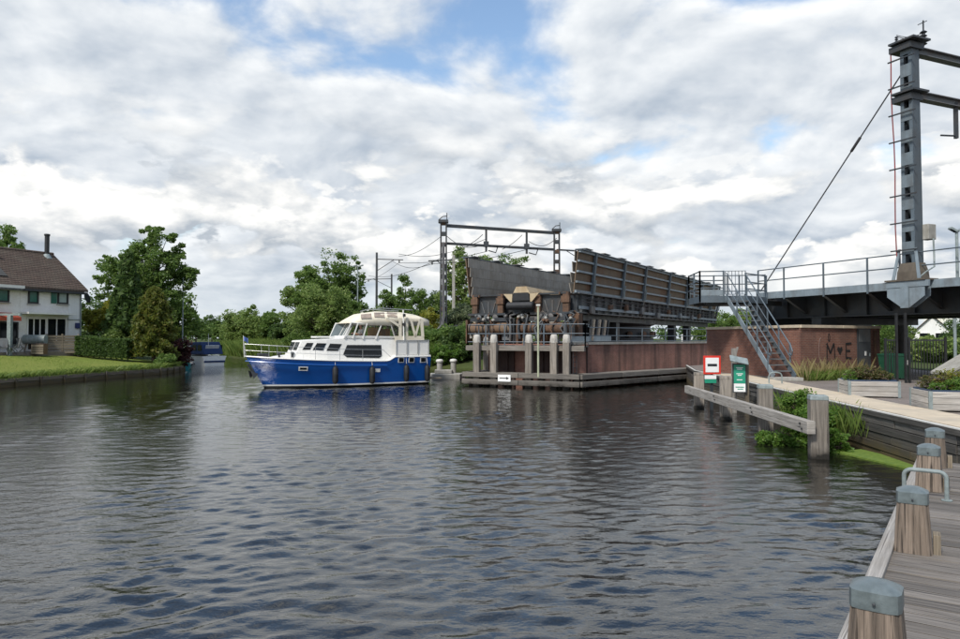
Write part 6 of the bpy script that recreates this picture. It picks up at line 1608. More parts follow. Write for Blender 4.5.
    m = MB(); m.box((cx + 0.1, 0.3, cz - 0.25), (0.35, 1.4, 0.7)); m.build('console', gel, T, bevel=0.03)
    m = MB(); m.lathe([(0.18, -0.015), (0.20, 0), (0.18, 0.015), (0.16, 0), (0.18, -0.015)], (cx - 0.25, 0.35, cz + 0.12), 18, (-0.8, 0, 0.5)); m.build('steering_wheel', MT['black'], T)
    m = MB(); m.box((bp(386, 338, 0)[0], -0.2, cz + 0.1), (0.25, 0.9, 0.8)); m.build('cabinet', paint('varnished wood', (0.30, 0.15, 0.05), 0.4), T)
    # rails
    def rail_run(pts, mt=steel, r=0.013, name='guard_rail'): MB().tube(pts, r, 6).build(name, mt, T)
    for s in (1, -1):
        us = [0.0, 0.1, 0.2, 0.32, 0.45, 0.58, 0.70]
        tops = []; mids = []
        for i, u in enumerate(us):
            x = lerp(0.93, xs_, u); z = sheer(x); y = half(u, z) * 0.95 + (0.06 if u == 0 else 0); h = 0.62 if u < 0.4 else 0.60
            if u < 0.68: rail_run([V(x, s * y, z), V(x + (0.08 if u == 0 else 0), s * y, z + h)], name='stanchion')
            tops.append(V(x + (0.08 if u == 0 else 0), s * y, z + h)); mids.append(V(x + (0.04 if u == 0 else 0), s * y, z + h * 0.5))
        tops.append(V(-6.1, s * 1.66, 1.5)); rail_run(tops); rail_run(mids, r=0.010)
    # mast with light, arch
    ax, az = bp(401, 339, 0.9)
    m = MB(); m.tube([(ax, 1.28, az - 0.4), (ax + 0.05, 1.28, bp(401, 312, 0.9)[1] + 0.1)], 0.04, 8); ms = m.build('mast', gel, T)
    for z in (bp(401, 326, .9)[1], bp(401, 317, .9)[1]): m = MB(); m.lathe([(0.05, 0), (0.08, 0.02), (0.08, 0.14), (0.05, 0.16)], (ax + 0.02, 1.34, z), 10); m.build('lantern', MT['black'], ms)
    m = MB(); zt = ctop[3][1]; m.tube([(ctop[2][0] - 0.6, 0.9, zt + 0.02), (ctop[3][0], 0.9, zt + 0.14), (ctop[5][0] + 0.3, 0.9, zt + 0.08)], 0.025, 6); m.tube([(ctop[2][0] - 0.6, -0.9, zt + 0.02), (ctop[3][0], -0.9, zt + 0.14), (ctop[5][0] + 0.3, -0.9, zt + 0.08)], 0.025, 6); m.build('roof_rail', steel, T)
    # hull windows aft, portholes
    def hull_panel(name, poly, mt, off, par=T):
        for s in (1, -1):
            pts = []
            for a, b in poly:
                x, z = bp(a, b, 1.66); u = (0.6 - x) / 9.1; y = half(max(0, min(1, u)), z); pts.append(V(x, s * (y + off), z))
            m = MB(); m.prism(pts, (0, s * 0.02, 0)); m.build(name, mt, par)
    for xa_ in (732, 778, 830):
        a, b = Z3(xa_, 293), Z3(xa_ + 26, 317); hull_panel('hull_window', [(a[0], a[1]), (b[0], a[1]), (b[0], b[1]), (a[0], b[1])], gel, 0.012)
        a, b = Z3(xa_ + 3, 296), Z3(xa_ + 23, 314); hull_panel('hull_window_pane', [(a[0], a[1]), (b[0], a[1]), (b[0], b[1]), (a[0], b[1])], MT['glass_dark'], 0.026)
    for xa_, ya_, w_ in ((313, 336, 36),):
        a, b = Z3(xa_, ya_), Z3(xa_ + w_, ya_ + 18); hull_panel('porthole', [(a[0], a[1]), (b[0], a[1]), (b[0], b[1]), (a[0], b[1])], gel, 0.015)
        a, b = Z3(xa_ + 5, ya_ + 4), Z3(xa_ + w_ - 5, ya_ + 13); hull_panel('porthole_pane', [(a[0], a[1]), (b[0], a[1]), (b[0], b[1]), (a[0], b[1])], MT['glass_dark'], 0.03)
    a, b = Z3(634, 343), Z3(655, 358); hull_panel('vent_plate', [(a[0], a[1]), (b[0], a[1]), (b[0], b[1]), (a[0], b[1])], gel, 0.02)
    # anchor at the stem
    m = MB(); m.beam(V(0.82, 0, 1.2), V(0.42, 0, 0.62), 0.06, 0.10); m.beam(V(0.45, -0.3, 0.72), V(0.45, 0.3, 0.72), 0.08, 0.08); m.prism([V(0.40, -0.3, 0.72), V(0.62, -0.38, 0.50), V(0.75, -0.26, 0.9)], (0, 0.05, 0)); m.prism([V(0.40, 0.3, 0.72), V(0.62, 0.38, 0.50), V(0.75, 0.26, 0.9)], (0, -0.05, 0)); m.build('anchor', MT['steel_dark'], T)
    m = MB(); m.box((0.1, 0, 1.62), (0.5, 0.4, 0.22)); m.build('windlass', MT['steel_dark'], T, bevel=0.03)
    # bow flag staff
    m = MB(); m.tube([(1.0, 0, 1.55), (1.05, 0, 2.62)], 0.016, 6); fs = m.build('flag_staff', gel, T)
    m = MB(); rows = []
    for i in range(6): rows.append([V(1.04 - 0.045 * i, 0.04 * math.sin(i * 1.1), 2.58 - 0.02 * i), V(1.04 - 0.045 * i, 0.04 * math.sin(i * 1.1 + .3), 2.38 - 0.03 * i)])
    m.grid(rows); m.build('flag', paint('blue and white pennant', (0.10, 0.16, 0.42), 0.8), fs)
    # fenders hanging along the port side
    for i, px in enumerate((336, 372.5, 407, 428.3)):
        x, z = bp(px, 375 if i < 2 else 373, 1.8); u = (0.6 - x) / 9.1; y = half(max(0, min(1, u)), 0.8) + 0.13
        f = thing('boat_fender', ('black fender hanging nearest the bow of the blue hull', 'black fender below the long dark cabin window of the blue hull', 'black fender below the small aft hull windows', 'black fender at the stern corner of the blue hull')[i], 'fender', (*(BB + BH * x + BL * y), z), BRZ, 'fenders along the blue hull')
        m = MB(); m.lathe([(0.02, -0.46), (0.09, -0.43), (0.145, -0.32), (0.15, 0.25), (0.11, 0.38), (0.04, 0.43), (0.03, 0.50)], (0, 0, 0), 14); m.build('body', MT['black'], f)
        m = MB(); m.tube([(0, 0, 0.45), (0, -0.05, max(0.6, sheer(x) - z + 0.02))], 0.012, 5); m.build('rope', gel, f)
    # skipper at the wheel
    pos = BB + BH * (cx - 0.62) + BL * 0.60
    zf = bp(358.5, 324, 0.7)[1] - 1.30
    seated_person((pos.x, pos.y, zf), BRZ, 'person in a white shirt steering the blue cruiser behind its windscreen', paint('white shirt', (0.66, 0.65, 0.63), 0.8), paint('grey hair', (0.30, 0.27, 0.24), 0.8))
cruiser()

# ================================================================ two small boats moored on the left bank
def small_cruiser():
    c = PD(199, 360, 66.0); c.z = 0
    T = thing('moored_cruiser', 'small white cruiser with dark blue canvas cover moored by the left bank', 'boat', c, R(138))
    gel = MT['white']; L = 6.0
    def hf(u): return 1.15 * (1 - max(0, (0.42 - u) / 0.42) ** 2)
    us = [i / 12 for i in range(13)]
    m = MB()
    for s in (1, -1): m.grid([[V(3 - L * u + (0.4 * (1 - u)) * (z > 0.3), s * hf(u) * (0.8 + 0.2 * (z > 0.3)), z) for u in us] for z in (-0.2, 0.2, 0.85)])
    m.grid([[V(-3, -hf(1) * (.8 + .2 * (z > .3)), z), V(-3, hf(1) * (.8 + .2 * (z > .3)), z)] for z in (-0.2, 0.2, 0.85)]); m.build('hull', gel, T)
    m = MB(); m.grid([[V(3.38 - (L + .38) * u, hf(u) * .98, 0.83) for u in us], [V(3.38 - (L + .38) * u, -hf(u) * .98, 0.83) for u in us]]); m.build('deck', gel, T)
    m = MB(); m.prism([V(1.9, -0.85, 0.84), V(1.2, -0.8, 1.45), V(-0.2, -0.8, 1.5), V(-0.2, -0.85, 0.84)], (0, 1.65, 0)); m.build('cabin', gel, T, bevel=0.05)
    navy = paint('navy canvas', (0.012, 0.035, 0.11), 0.8)
    m = MB(); m.prism([V(0.9, -1.0, 1.0), V(0.35, -0.95, 2.1), V(-2.2, -0.95, 2.15), V(-2.8, -1.0, 1.0)], (0, 1.95, 0)); cv = m.build('canvas_cover', navy, T, bevel=0.12)
    for x in (0.1, -1.0, -2.0):
        for s in (-1.0, 0.98): m = MB(); m.box((x - 0.1, s, 1.6), (0.7, 0.04, 0.5)); m.build('window', MT['glass_dark'] if x < 0 else paint('clear sheet', (0.5, 0.52, 0.54), 0.2), cv)
    m = MB(); m.box((-2.52, 0, 1.6), (0.06, 1.3, 0.5), M=Matrix.Rotation(-0.45, 3, 'Y')); m.build('window', paint('clear back sheet', (0.5, 0.52, 0.54), 0.2), cv)
    m = MB(); m.box((-3.02, 0, 0.35), (0.05, 2.0, 0.16)); m.build('stripe', navy, T)
    m = MB(); m.tube([(-2.4, 0.3, 0.8), (-2.4, 0.3, 2.9)], 0.02, 5); m.build('pole', gel, T)
small_cruiser()
def dinghy():
    c = PD(183.5, 366, 57.0); c.z = 0
    T = thing('rowing_boat', 'turquoise open rowing boat moored beneath the reddish bush', 'boat', c, R(110)); tq = paint('turquoise paint', (0.02, 0.26, 0.30), 0.5, 0, 0.1, 3); L = 3.6
    def hf(u): return 0.68 * (1 - max(0, (0.5 - u) / 0.5) ** 2.2) * (1 - 0.15 * u ** 4)
    us = [i / 12 for i in range(13)]
    m = MB()
    for s in (1, -1): m.grid([[V(1.8 - L * u + 0.25 * (1 - u) * (z > 0.2), s * hf(u) * k, z) for u in us] for z, k in ((-0.15, 0.6), (0.12, 0.88), (0.45, 1.0))])
    m.grid([[V(-1.8, -hf(1) * k, z), V(-1.8, hf(1) * k, z)] for z, k in ((-0.15, 0.6), (0.12, 0.88), (0.45, 1.0))]); m.build('hull', tq, T)
    for s in (1, -1): m = MB(); m.tube([V(2.05 - 3.85 * u, s * hf(u), 0.46) for u in us], 0.035, 6); m.build('gunwale', MT['wood_white'], T)
    for x in (0.6, -0.5, -1.4): m = MB(); m.box((x, 0, 0.33), (0.25, 1.15, 0.03)); m.build('thwart', MT['fence_wood'], T)
    m = MB(); m.prism([V(1.7, -0.1, -0.12), V(1.7, 0.1, -0.12), V(-1.75, 0.38, -0.12), V(-1.75, -0.38, -0.12)], (0, 0, 0.04)); m.build('floor', MT['fence_wood'], T)
dinghy()
def flag_mast():
    b = PD(182.5, 345, 60); T = thing('flagpole', 'tall thin grey pole rising beside the left bank tree', 'pole', (b.x, b.y, 0.6))
    MB().tube([(b.x, b.y, 0.6), (b.x, b.y, PD(182, 279, 60).z)], [0.07, 0.035], 8).build('shaft', MT['galv'], T, True)
    MB().lathe([(0.06, 0), (0.09, 0.05), (0.03, 0.12)], (b.x, b.y, PD(182, 279, 60).z), 8).build('finial', MT['galv'], T, True)
flag_mast()
# ================================================================ VEGETATION
LM = {}
LM['mid'] = leafmat('mid green leaves', (0.067, 0.120, 0.030), (0.127, 0.203, 0.044), (0.210, 0.284, 0.074))
LM['dark'] = leafmat('dark green leaves', (0.040, 0.078, 0.024), (0.083, 0.138, 0.036), (0.143, 0.210, 0.054))
LM['light'] = leafmat('light green leaves', (0.113, 0.173, 0.044), (0.180, 0.256, 0.067), (0.284, 0.330, 0.106))
LM['yellow'] = leafmat('yellow-green leaves', (0.125, 0.156, 0.022), (0.250, 0.250, 0.037), (0.375, 0.325, 0.050))
LM['olive'] = leafmat('olive leaves', (0.07, 0.10, 0.020), (0.13, 0.155, 0.028), (0.21, 0.175, 0.04))
LM['copper'] = leafmat('dark red leaves', (0.027, 0.013, 0.013), (0.062, 0.022, 0.022), (0.112, 0.044, 0.037))
LM['silver'] = leafmat('silvery willow leaves', (0.081, 0.106, 0.050), (0.150, 0.181, 0.094), (0.237, 0.263, 0.150))
LM['weed'] = leafmat('fresh weed leaves', (0.062, 0.125, 0.020), (0.112, 0.206, 0.033), (0.188, 0.288, 0.050))
LM['heath'] = leafmat('heather leaves', (0.062, 0.075, 0.025), (0.125, 0.125, 0.037), (0.213, 0.125, 0.075))
LM['straw'] = leafmat('dry stems', (0.200, 0.163, 0.075), (0.325, 0.275, 0.125), (0.450, 0.388, 0.213))
LM['reed'] = leafmat('reeds', (0.094, 0.150, 0.030), (0.156, 0.219, 0.045), (0.225, 0.263, 0.069))

def leaf_mesh(name, mat, parent, pos, size, rng, flat=0.35, elong=1.7, root=None):
    """pos: (n,3) array in world; a bent two-triangle leaf at each point"""
    n = len(pos); a = rng.normal(size=(n, 3)); a[:, 2] *= 1 - flat; a /= np.linalg.norm(a, axis=1, keepdims=True)
    b = rng.normal(size=(n, 3)); b -= a * np.sum(a * b, 1, keepdims=True); b /= np.linalg.norm(b, axis=1, keepdims=True)
    s = size * rng.uniform(0.6, 1.35, (n, 1)); c = np.cross(a, b)
    u = a * s * elong * 0.5; w = b * s * 0.5
    v = np.stack([pos - u, pos + w + c * s * 0.12, pos + u, pos - w + c * s * 0.12], 1).reshape(-1, 3)
    if root is not None: v = v - np.array(root)
    q = np.arange(4 * n).reshape(n, 4)
    return raw_mesh(name, v, q, mat, parent)
def raw_mesh(name, v, q, mat, parent):
    me = bpy.data.meshes.new(name); k = q.shape[1]
    me.vertices.add(len(v)); me.vertices.foreach_set('co', v.astype(np.float32).ravel())
    me.loops.add(q.size); me.loops.foreach_set('vertex_index', q.ravel().astype(np.int32))
    me.polygons.add(len(q)); me.polygons.foreach_set('loop_start', np.arange(0, q.size, k, dtype=np.int32))
    me.update(); me.materials.append(mat)
    o = bpy.data.objects.new(name, me); COL.objects.link(o)
    if parent is not None: o.parent = parent
    return o
def clump_points(rng, c, r, n):
    d = rng.normal(size=(n, 3)); d /= np.linalg.norm(d, axis=1, keepdims=True)
    rad = rng.random((n, 1)) ** 0.45
    return np.array(c) + d * rad * np.array(r)
def tree(name, label, base, H, lobes, nclump, leaves, size, mat, seed, trunk=0.25, group=None, clump=0.13, cat='tree', bark=None, flat=0.35):
    """lobes: list of (dx, dy, z, rx, ry, rz) ellipsoids relative to base that the clumps fill"""
    rng = np.random.default_rng(seed); T = thing(name, label, cat, base, 0, group); B = np.array(base)
    vol = np.array([l[3] * l[4] * l[5] for l in lobes]) ** 0.7; vol /= vol.sum()
    pts = []; cs = []
    for li, l in enumerate(lobes):
        k = max(2, int(round(nclump * 1.7 * vol[li])))
        d = rng.normal(size=(k, 3)); d /= np.linalg.norm(d, axis=1, keepdims=True); rad = rng.random((k, 1)) ** 0.42
        for c in B + np.array(l[:3]) + d * rad * np.array(l[3:]): cs.append((c, (l[3] * l[4] * l[5]) ** (1 / 3)))
    leaves = int(leaves * 1.9); size *= 0.70
    per = max(20, leaves // len(cs))
    for c, sc in cs:
        r = sc * clump * 1.9 * rng.uniform(0.4, 1.6); pts.append(clump_points(rng, c, (r * 1.15, r * 1.15, r * 0.8), int(per * rng.uniform(0.6, 1.4))))
    P = np.concatenate(pts)
    leaf_mesh('crown', mat, T, P, size, rng, flat=flat, root=base)
    m = MB(); zs = min(l[2] for l in lobes); top = max(l[2] + l[5] * 0.5 for l in lobes)
    b = Vector(base); pr = random.Random(seed)
    spine = [b + V(0, 0, -0.2)] + [b + V(pr.uniform(-.1, .1) * trunk * 3 * f, pr.uniform(-.1, .1) * trunk * 3 * f, top * f) for f in (0.15, 0.35, 0.6, 0.85)]
    m.tube(spine, [trunk * 1.25, trunk, trunk * 0.8, trunk * 0.5, trunk * 0.15], 8)
    for c, sc in cs[::max(1, len(cs) // 26)]:
        cv = Vector(c); f = min(0.8, max(0.15, (cv.z - b.z) / top * 0.65)); 
        s0 = b + V(0, 0, top * f); mid = lerp(s0, cv, 0.5) + V(pr.uniform(-.2, .2), pr.uniform(-.2, .2), 0.15 * trunk)
        m.tube([s0, mid, cv], [trunk * 0.32, trunk * 0.2, trunk * 0.06], 5, cap=False)
    m.build('trunk', bark or MT['bark'], T, True)
    return T
def conifer(name, label, base, H, r, leaves, size, mat, seed, col=0.0):
    rng = np.random.default_rng(seed); T = thing(name, label, 'tree', base); B = np.array(base)
    f = rng.random(leaves) ** 0.8; a = rng.random(leaves) * 2 * np.pi
    rr = r * ((1 - f) ** (0.8 if not col else 0.5)) * np.sqrt(rng.random(leaves) * 0.75 + 0.25)
    lump = sum(np.sin(a * ka + f * kf + ph) for ka, kf, ph in ((3, 17, 1.0), (5, -23, 2.2), (7, 31, 0.4), (4, 41, 3.0), (9, -13, 5.0)))
    rr *= 1 + 0.09 * lump; rr += 0.10 * rng.normal(size=leaves) * (rng.random(leaves) < 0.3)
    P = B + np.stack([rr * np.cos(a), rr * np.sin(a), 0.15 + f * (H - 0.15)], 1)
    leaf_mesh('crown', mat, T, P, size, rng, flat=-0.2, elong=2.0, root=base)
    m = MB(); m.tube([Vector(base) - V(0, 0, 0.2), Vector(base) + V(0, 0, H * 0.92)], [r * 0.09, 0.03], 7); m.build('trunk', MT['bark'], T, True)
def bush(name, label, base, rx, ry, h, leaves, size, mat, seed, group=None, cat='bush'):
    return tree(name, label, base, h, [(0, 0, h * 0.45, rx, ry, h * 0.5)], 26, leaves, size, mat, seed, 0.07, group, 0.16, cat)
def blades(name, mat, base_pts, h, w, rng, parent=None, lean=0.25, root=(0, 0, 0)):
    n = len(base_pts); hh = h * rng.uniform(0.6, 1.25, (n, 1)); a = rng.random(n) * 2 * np.pi
    side = np.stack([np.cos(a), np.sin(a), np.zeros(n)], 1) * w * rng.uniform(.7, 1.3, (n, 1)); tip = rng.normal(size=(n, 3)) * lean * hh; tip[:, 2] = 0
    up = np.array([0, 0, 1.0])
    v = np.stack([base_pts - side / 2, base_pts + side / 2, base_pts + side * 0.35 + up * hh * 0.6 + tip * 0.4, base_pts + up * hh + tip], 1).reshape(-1, 3) - np.array(root)
    return raw_mesh(name, v, np.arange(4 * n).reshape(n, 4), mat, parent)

def at(px, Y, z): p = PD(px, 330, Y); return (p.x, p.y, z)
def zof(py, Y): return PD(480, py, Y).z
# ---- left bank
Y = 60; zt = zof(228, Y)
tree('ash_tree', 'tall open-crowned green tree behind the hedge on the left bank', at(146, Y, 1.45), 11, [(-0.3, 0, 6.9, 3.4, 2.8, 2.9), (1.6, 0.2, 6.0, 2.6, 2.3, 2.5), (-2.2, 0, 5.6, 2.3, 2.2, 2.3), (0.6, 0, 9.1, 2.4, 2.0, 1.5), (2.9, 0, 7.6, 1.5, 1.4, 1.6)], 170, 16000, 0.20, LM['mid'], 21, 0.26, clump=0.09)
conifer('dark_conifer', 'tall dark conical conifer in front of the open-crowned tree', at(127, 56, 1.45), 8.0, 1.9, 9000, 0.22, LM['dark'], 22)
conifer('golden_cypress', 'olive-green cone-shaped cypress at the end of the lawn', at(154, 52.5, 1.0), 5.3, 1.75, 17000, 0.15, LM['olive'], 23, 1)
tree('yellow_tree', 'small yellow-green tree between the white house and the conifer', at(103, 57, 1.3), 4.3, [(0.3, 0, 3.1, 1.7, 1.4, 1.2), (1.6, 0, 3.9, 1.2, 1.2, 1.1), (-0.9, 0, 2.6, 1.0, 1.0, 0.8)], 50, 5500, 0.2, LM['yellow'], 24, 0.1)
bush('round_shrub', 'pale green shrub standing in the hedge gap by the conifer', at(114, 54.5, 1.3), 0.8, 0.8, 2.0, 1600, 0.14, LM['light'], 25)
bush('copper_bush', 'dark red bush overhanging the moored rowing boat', at(174, 53.2, 0.35), 1.25, 1.0, 2.3, 3600, 0.16, LM['copper'], 26)
bush('bank_shrub', 'green shrub at the water edge below the olive cypress', at(165.5, 51.0, 0.3), 0.7, 0.7, 1.1, 1500, 0.14, LM['mid'], 27)
tree('garden_tree', 'green tree top showing above the terrace house roof', at(-12, 74, 1.3), 13, [(0, 0, 10.4, 3.3, 3.0, 2.8), (-3, 0, 9, 3, 3, 3)], 60, 6000, 0.3, LM['mid'], 28, 0.3)
tree('background_tree', 'low green tree beyond the hedge beside the white gable', at(90, 72, 1.3), 6, [(0, 0, 3.0, 2.6, 2.0, 2.2)], 40, 3500, 0.26, LM['dark'], 29, 0.15)
tree('background_tree', 'mid-green tree behind the golden cypress on the left bank', at(176, 68, 1.0), 6, [(0, 0, 3.4, 2.0, 1.8, 2.4)], 40, 3800, 0.25, LM['mid'], 30, 0.15)
def hedge():
    a = Vector(at(80, 51.8, 1.3)); b = Vector(at(131, 51.2, 1.02)); T = thing('clipped_hedge', 'clipped green garden hedge between the fence and the conifers', 'hedge', a)
    rng = np.random.default_rng(31); n = 9000; d = (b - a); L = d.length; d.normalize(); nn = Vector((-d.y, d.x, 0))
    u = rng.random(n) * L; v = rng.uniform(-0.55, 0.55, n); z = rng.random(n) * 1.32
    f = rng.integers(0, 3, n); v = np.where(f == 0, -0.55 + rng.random(n) * 0.14, v); z = np.where(f == 1, 1.32 - rng.random(n) * 0.13, z)
    z += 0.06 * np.sin(u * 2.1) * (z > 1.0); v += 0.05 * np.sin(u * 3)
    P = np.array(a) + np.outer(u, np.array(d)) + np.outer(v, np.array(nn)) + np.outer(z, [0, 0, 1.0])
    leaf_mesh('foliage', LM['dark'], T, P, 0.12, rng, root=a)
    for k in range(9):
        p = lerp(a, b, (k + 0.5) / 9); m = MB(); m.tube([p - V(0, 0, 0.15), p + V(0.05, 0, 0.7), p + V(-0.05, 0.1, 1.15)], [0.05, 0.035, 0.015], 5); m.build('stem', MT['bark'], T, True)
hedge()
# ---- left far bank past the boats
tree('far_tree', 'low far tree with feathery crown behind the moored cruiser', at(196, 120, 1.2), 5, [(0, 0, 3.2, 2.6, 2.2, 2.0)], 26, 2000, 0.28, LM['mid'], 33, 0.15)
tree('far_tree', 'dark distant tree on the river bend past the moored boats', at(212, 150, 1.2), 6, [(0, 0, 3.6, 2.3, 2.2, 2.6)], 26, 2000, 0.32, LM['dark'], 34, 0.15)
# ---- middle bank: low willows, tall trees
for i, (px, Y, top, w, mt, lab) in enumerate([
    (228, 103, 318, 2.4, 'mid', 'leftmost low bushy tree above the reed bed of the river bend'),
    (243, 100, 309, 3.0, 'light', 'light green bushy tree rising above the reed bed'),
    (259, 97, 305, 3.0, 'light', 'twin-peaked light green bushy tree beside the reed bed'),
    (275, 96, 312, 3.0, 'mid', 'mid-green bushy tree at the foot of the tall central tree'),
    (288, 92, 322, 2.6, 'dark', 'dark green low bush below the tall central tree')]):
    H = zof(top, Y) - 1.3
    tree('bushy_tree', lab, at(px, Y, 1.3), H, [(0, 0, H * 0.5, w, w * 0.9, H * 0.48), (-w * .4, 0, H * 0.62, w * .45, w * .4, H * 0.36), (w * .4, 0, H * 0.6, w * .5, w * .4, H * 0.36)], 55, 5200, 0.27, LM[mt], 40 + i, 0.14, clump=0.12)
Y = 86; H = zof(248, Y) - 1.3
tree('tall_tree', 'tallest dark green tree in the middle of the far bank', at(331, Y, 1.3), H, [(0.4, 0, H * 0.60, 3.6, 3.0, H * 0.36), (-2.6, 0, H * 0.52, 2.6, 2.2, H * 0.33), (2.3, 0, H * 0.66, 2.2, 2.0, H * 0.26), (0, 0, H * 0.3, 4.2, 3, H * 0.26)], 150, 13000, 0.27, LM['mid'], 51, 0.34, clump=0.10)
tree('tall_tree', 'mid-green tree against the left flank of the tallest tree', at(302, 88, 1.3), 9, [(0, 0, 6.0, 2.6, 2.2, 3.0), (0.3, 0, 3.0, 3.0, 2.2, 2.4), (0.9, 0, 8.2, 1.6, 1.6, 1.8)], 80, 8000, 0.28, LM['light'], 52, 0.25, clump=0.11)
Y = 76; H = zof(284, Y) - 1.2
tree('willow_tree', 'rounded lighter willow in front of the tallest tree', at(323, Y, 1.2), H, [(0, 0, H * 0.52, 3.4, 2.8, H * 0.46), (1.6, 0, H * 0.4, 2.6, 2.4, H * 0.36)], 90, 11000, 0.22, LM['light'], 53, 0.22, clump=0.11)
for i, (px, Y, top, w, mt, lab) in enumerate([
    (356, 80, 300, 1.8, 'mid', 'slender mid-green tree right of the rounded willow'),
    (390, 92, 284, 2.0, 'mid', 'slender tree with loose crown behind the cruiser canopy'),
    (405, 90, 276, 1.9, 'mid', 'tall thin poplar left of the dark line portal'),
    (421, 88, 286, 2.0, 'mid', 'thin-crowned young tree close to the dark line portal'),
    (434, 86, 292, 1.8, 'dark', 'dark young tree touching the left leg of the portal'),
    (374, 86, 308, 2.2, 'light', 'low light green tree above the cruiser windscreen'),
    (428, 70, 308, 2.0, 'yellow', 'yellow-green shrub tree beside the cable bundle')]):
    H = zof(top, Y) - 1.3
    tree('slender_tree', lab, at(px, Y, 1.3), H, [(0, 0, H * 0.6, w * .75, w * .7, H * 0.42), (0, 0, H * 0.35, w, w * 0.9, H * 0.3)], 45, 4200, 0.24, LM[mt], 60 + i, 0.12, clump=0.13)
Y = 80; H = zof(246, Y) - 1.3
tree('broad_tree', 'broad light green tree between portal and swing bridge', at(466, Y, 1.3), H, [(0, 0, H * 0.62, 2.8, 2.4, H * 0.38), (1.8, 0, H * 0.42, 2.2, 2.0, H * 0.3), (-1.6, 0, H * 0.36, 1.8, 1.8, H * 0.3)], 100, 11000, 0.25, LM['light'], 70, 0.26, clump=0.11)
Y = 92; H = zof(250, Y) - 1.3
tree('broad_tree', 'tree whose top shows above the grey barrier of the swing bridge', at(505, Y, 1.3), H, [(-1.2, 0, H * 0.72, 2.4, 2.2, H * 0.28), (2.4, 0, H * 0.7, 2.6, 2.2, H * 0.27), (0, 0, H * 0.4, 4, 3, H * 0.3)], 70, 7000, 0.28, LM['mid'], 71, 0.3)
Y = 66; H = zof(306, Y) - 1.3
tree('silver_willow', 'pale silvery willow bush under the concrete line pole', at(459, Y, 1.3), H, [(0, 0, H * 0.6, 1.8, 1.6, H * 0.42)], 45, 5000, 0.2, LM['silver'], 72, 0.12, clump=0.13)
# scrub on the bank between cruiser and pier
for i, (px, Y, top, w, mt, lab) in enumerate([
    (436, 58.5, 329, 1.7, 'mid', 'green scrub on the bank just right of the cruiser stern'),
    (449, 57.5, 326, 1.8, 'mid', 'leafy scrub below the service platform on the bank'),
    (462, 56.5, 330, 1.7, 'dark', 'dark scrub beside the left end of the timber pier'),
    (421, 61, 326, 2.0, 'mid', 'scrub showing above the cruiser aft deck'),
    (443, 56.0, 345, 1.5, 'weed', 'fresh green undergrowth at the water behind the mooring posts'),
    (404, 66, 328, 2.4, 'mid', 'scrub behind the cruiser canopy windows'),
    (380, 68, 330, 2.6, 'light', 'light scrub behind the cruiser helm'),
    (350, 71, 334, 2.6, 'weed', 'low green scrub behind the cruiser windscreen'),
    (305, 76, 333, 2.4, 'mid', 'low scrub at the water behind the cruiser foredeck'),
    (478, 60, 322, 2.0, 'light', 'light scrub seen through the timber pier')]):
    H = zof(top, Y) - 0.5
    tree('scrub', lab, at(px, Y, 0.5), H, [(0, 0, H * 0.5, w, w * 0.8, H * 0.5)], 34, 4200, 0.2, LM[mt], 80 + i, 0.06, None, 0.15, 'bush')
# behind the swing bridge and on the right bank
for i, (X, Y, w, H, mt, lab) in enumerate([
    (9, 82, 3.2, 3.6, 'light', 'light green bush seen below the swing bridge near its nose'),
    (14.5, 84, 3.2, 3.4, 'light', 'round bush seen under the middle of the swing bridge'),
    (19.5, 86, 3.0, 3.6, 'weed', 'bright bush seen under the tail of the swing bridge'),
    (30, 78, 3.0, 3.8, 'light', 'bush beside the parked white van'),
    (34, 66, 3.0, 3.4, 'mid', 'bush showing above the hut roof below the deck'),
    (41, 74, 3.2, 4.2, 'mid', 'leafy tree behind the brick hut below the deck'),
    (46, 78, 2.2, 4.0, 'light', 'light tree beside the small gabled house'),
    (30.5, 47, 2.0, 1.7, 'light', 'light shrub behind the bars of the iron gate'),
    (29.0, 44, 1.6, 1.5, 'light', 'low pale shrub behind the bars of the iron gate'),
    (35.5, 48, 1.8, 2.6, 'weed', 'fresh green shrub beside the light grey pole'),
    (60, 86, 3.2, 4.4, 'dark', 'dark tree right of the small gabled house'),
    (23.6, 70, 2.6, 4.2, 'mid', 'green tree seen below the stair landing beyond the swing bridge'),
    (27.5, 72, 2.8, 4.6, 'light', 'light tree seen between hut roof and stair landing'),
    (32, 84, 3.4, 5.2, 'mid', 'broad green tree above the left end of the hut roof')]):
    tree('shrub', lab, (X, Y, 0.85), H, [(0, 0, H * 0.52, w, w * 0.85, H * 0.5)], 44, 4200, 0.2, LM[mt], 100 + i, 0.08, None, 0.14, 'bush')
# far tree line along the horizon, one mass
def treeline():
    rng = np.random.default_rng(5); P = []
    for x in np.arange(-420, 520, 3.2):
        Yb = 330 + 40 * math.sin(x * 0.02) + rng.uniform(-15, 15); h = rng.uniform(5, 10.5)
        P.append(clump_points(rng, (x + rng.uniform(-2, 2), Yb, 1.2 + h * 0.5), (rng.uniform(2.5, 5), 3, h * 0.5), 90))
    P = np.concatenate(P); o = leaf_mesh('distant_trees', LM['dark'], None, P, 0.95, rng, root=(0, 0, 0)); tag(o, 'distant line of trees along the flat horizon', 'trees', None, 'stuff')
treeline()
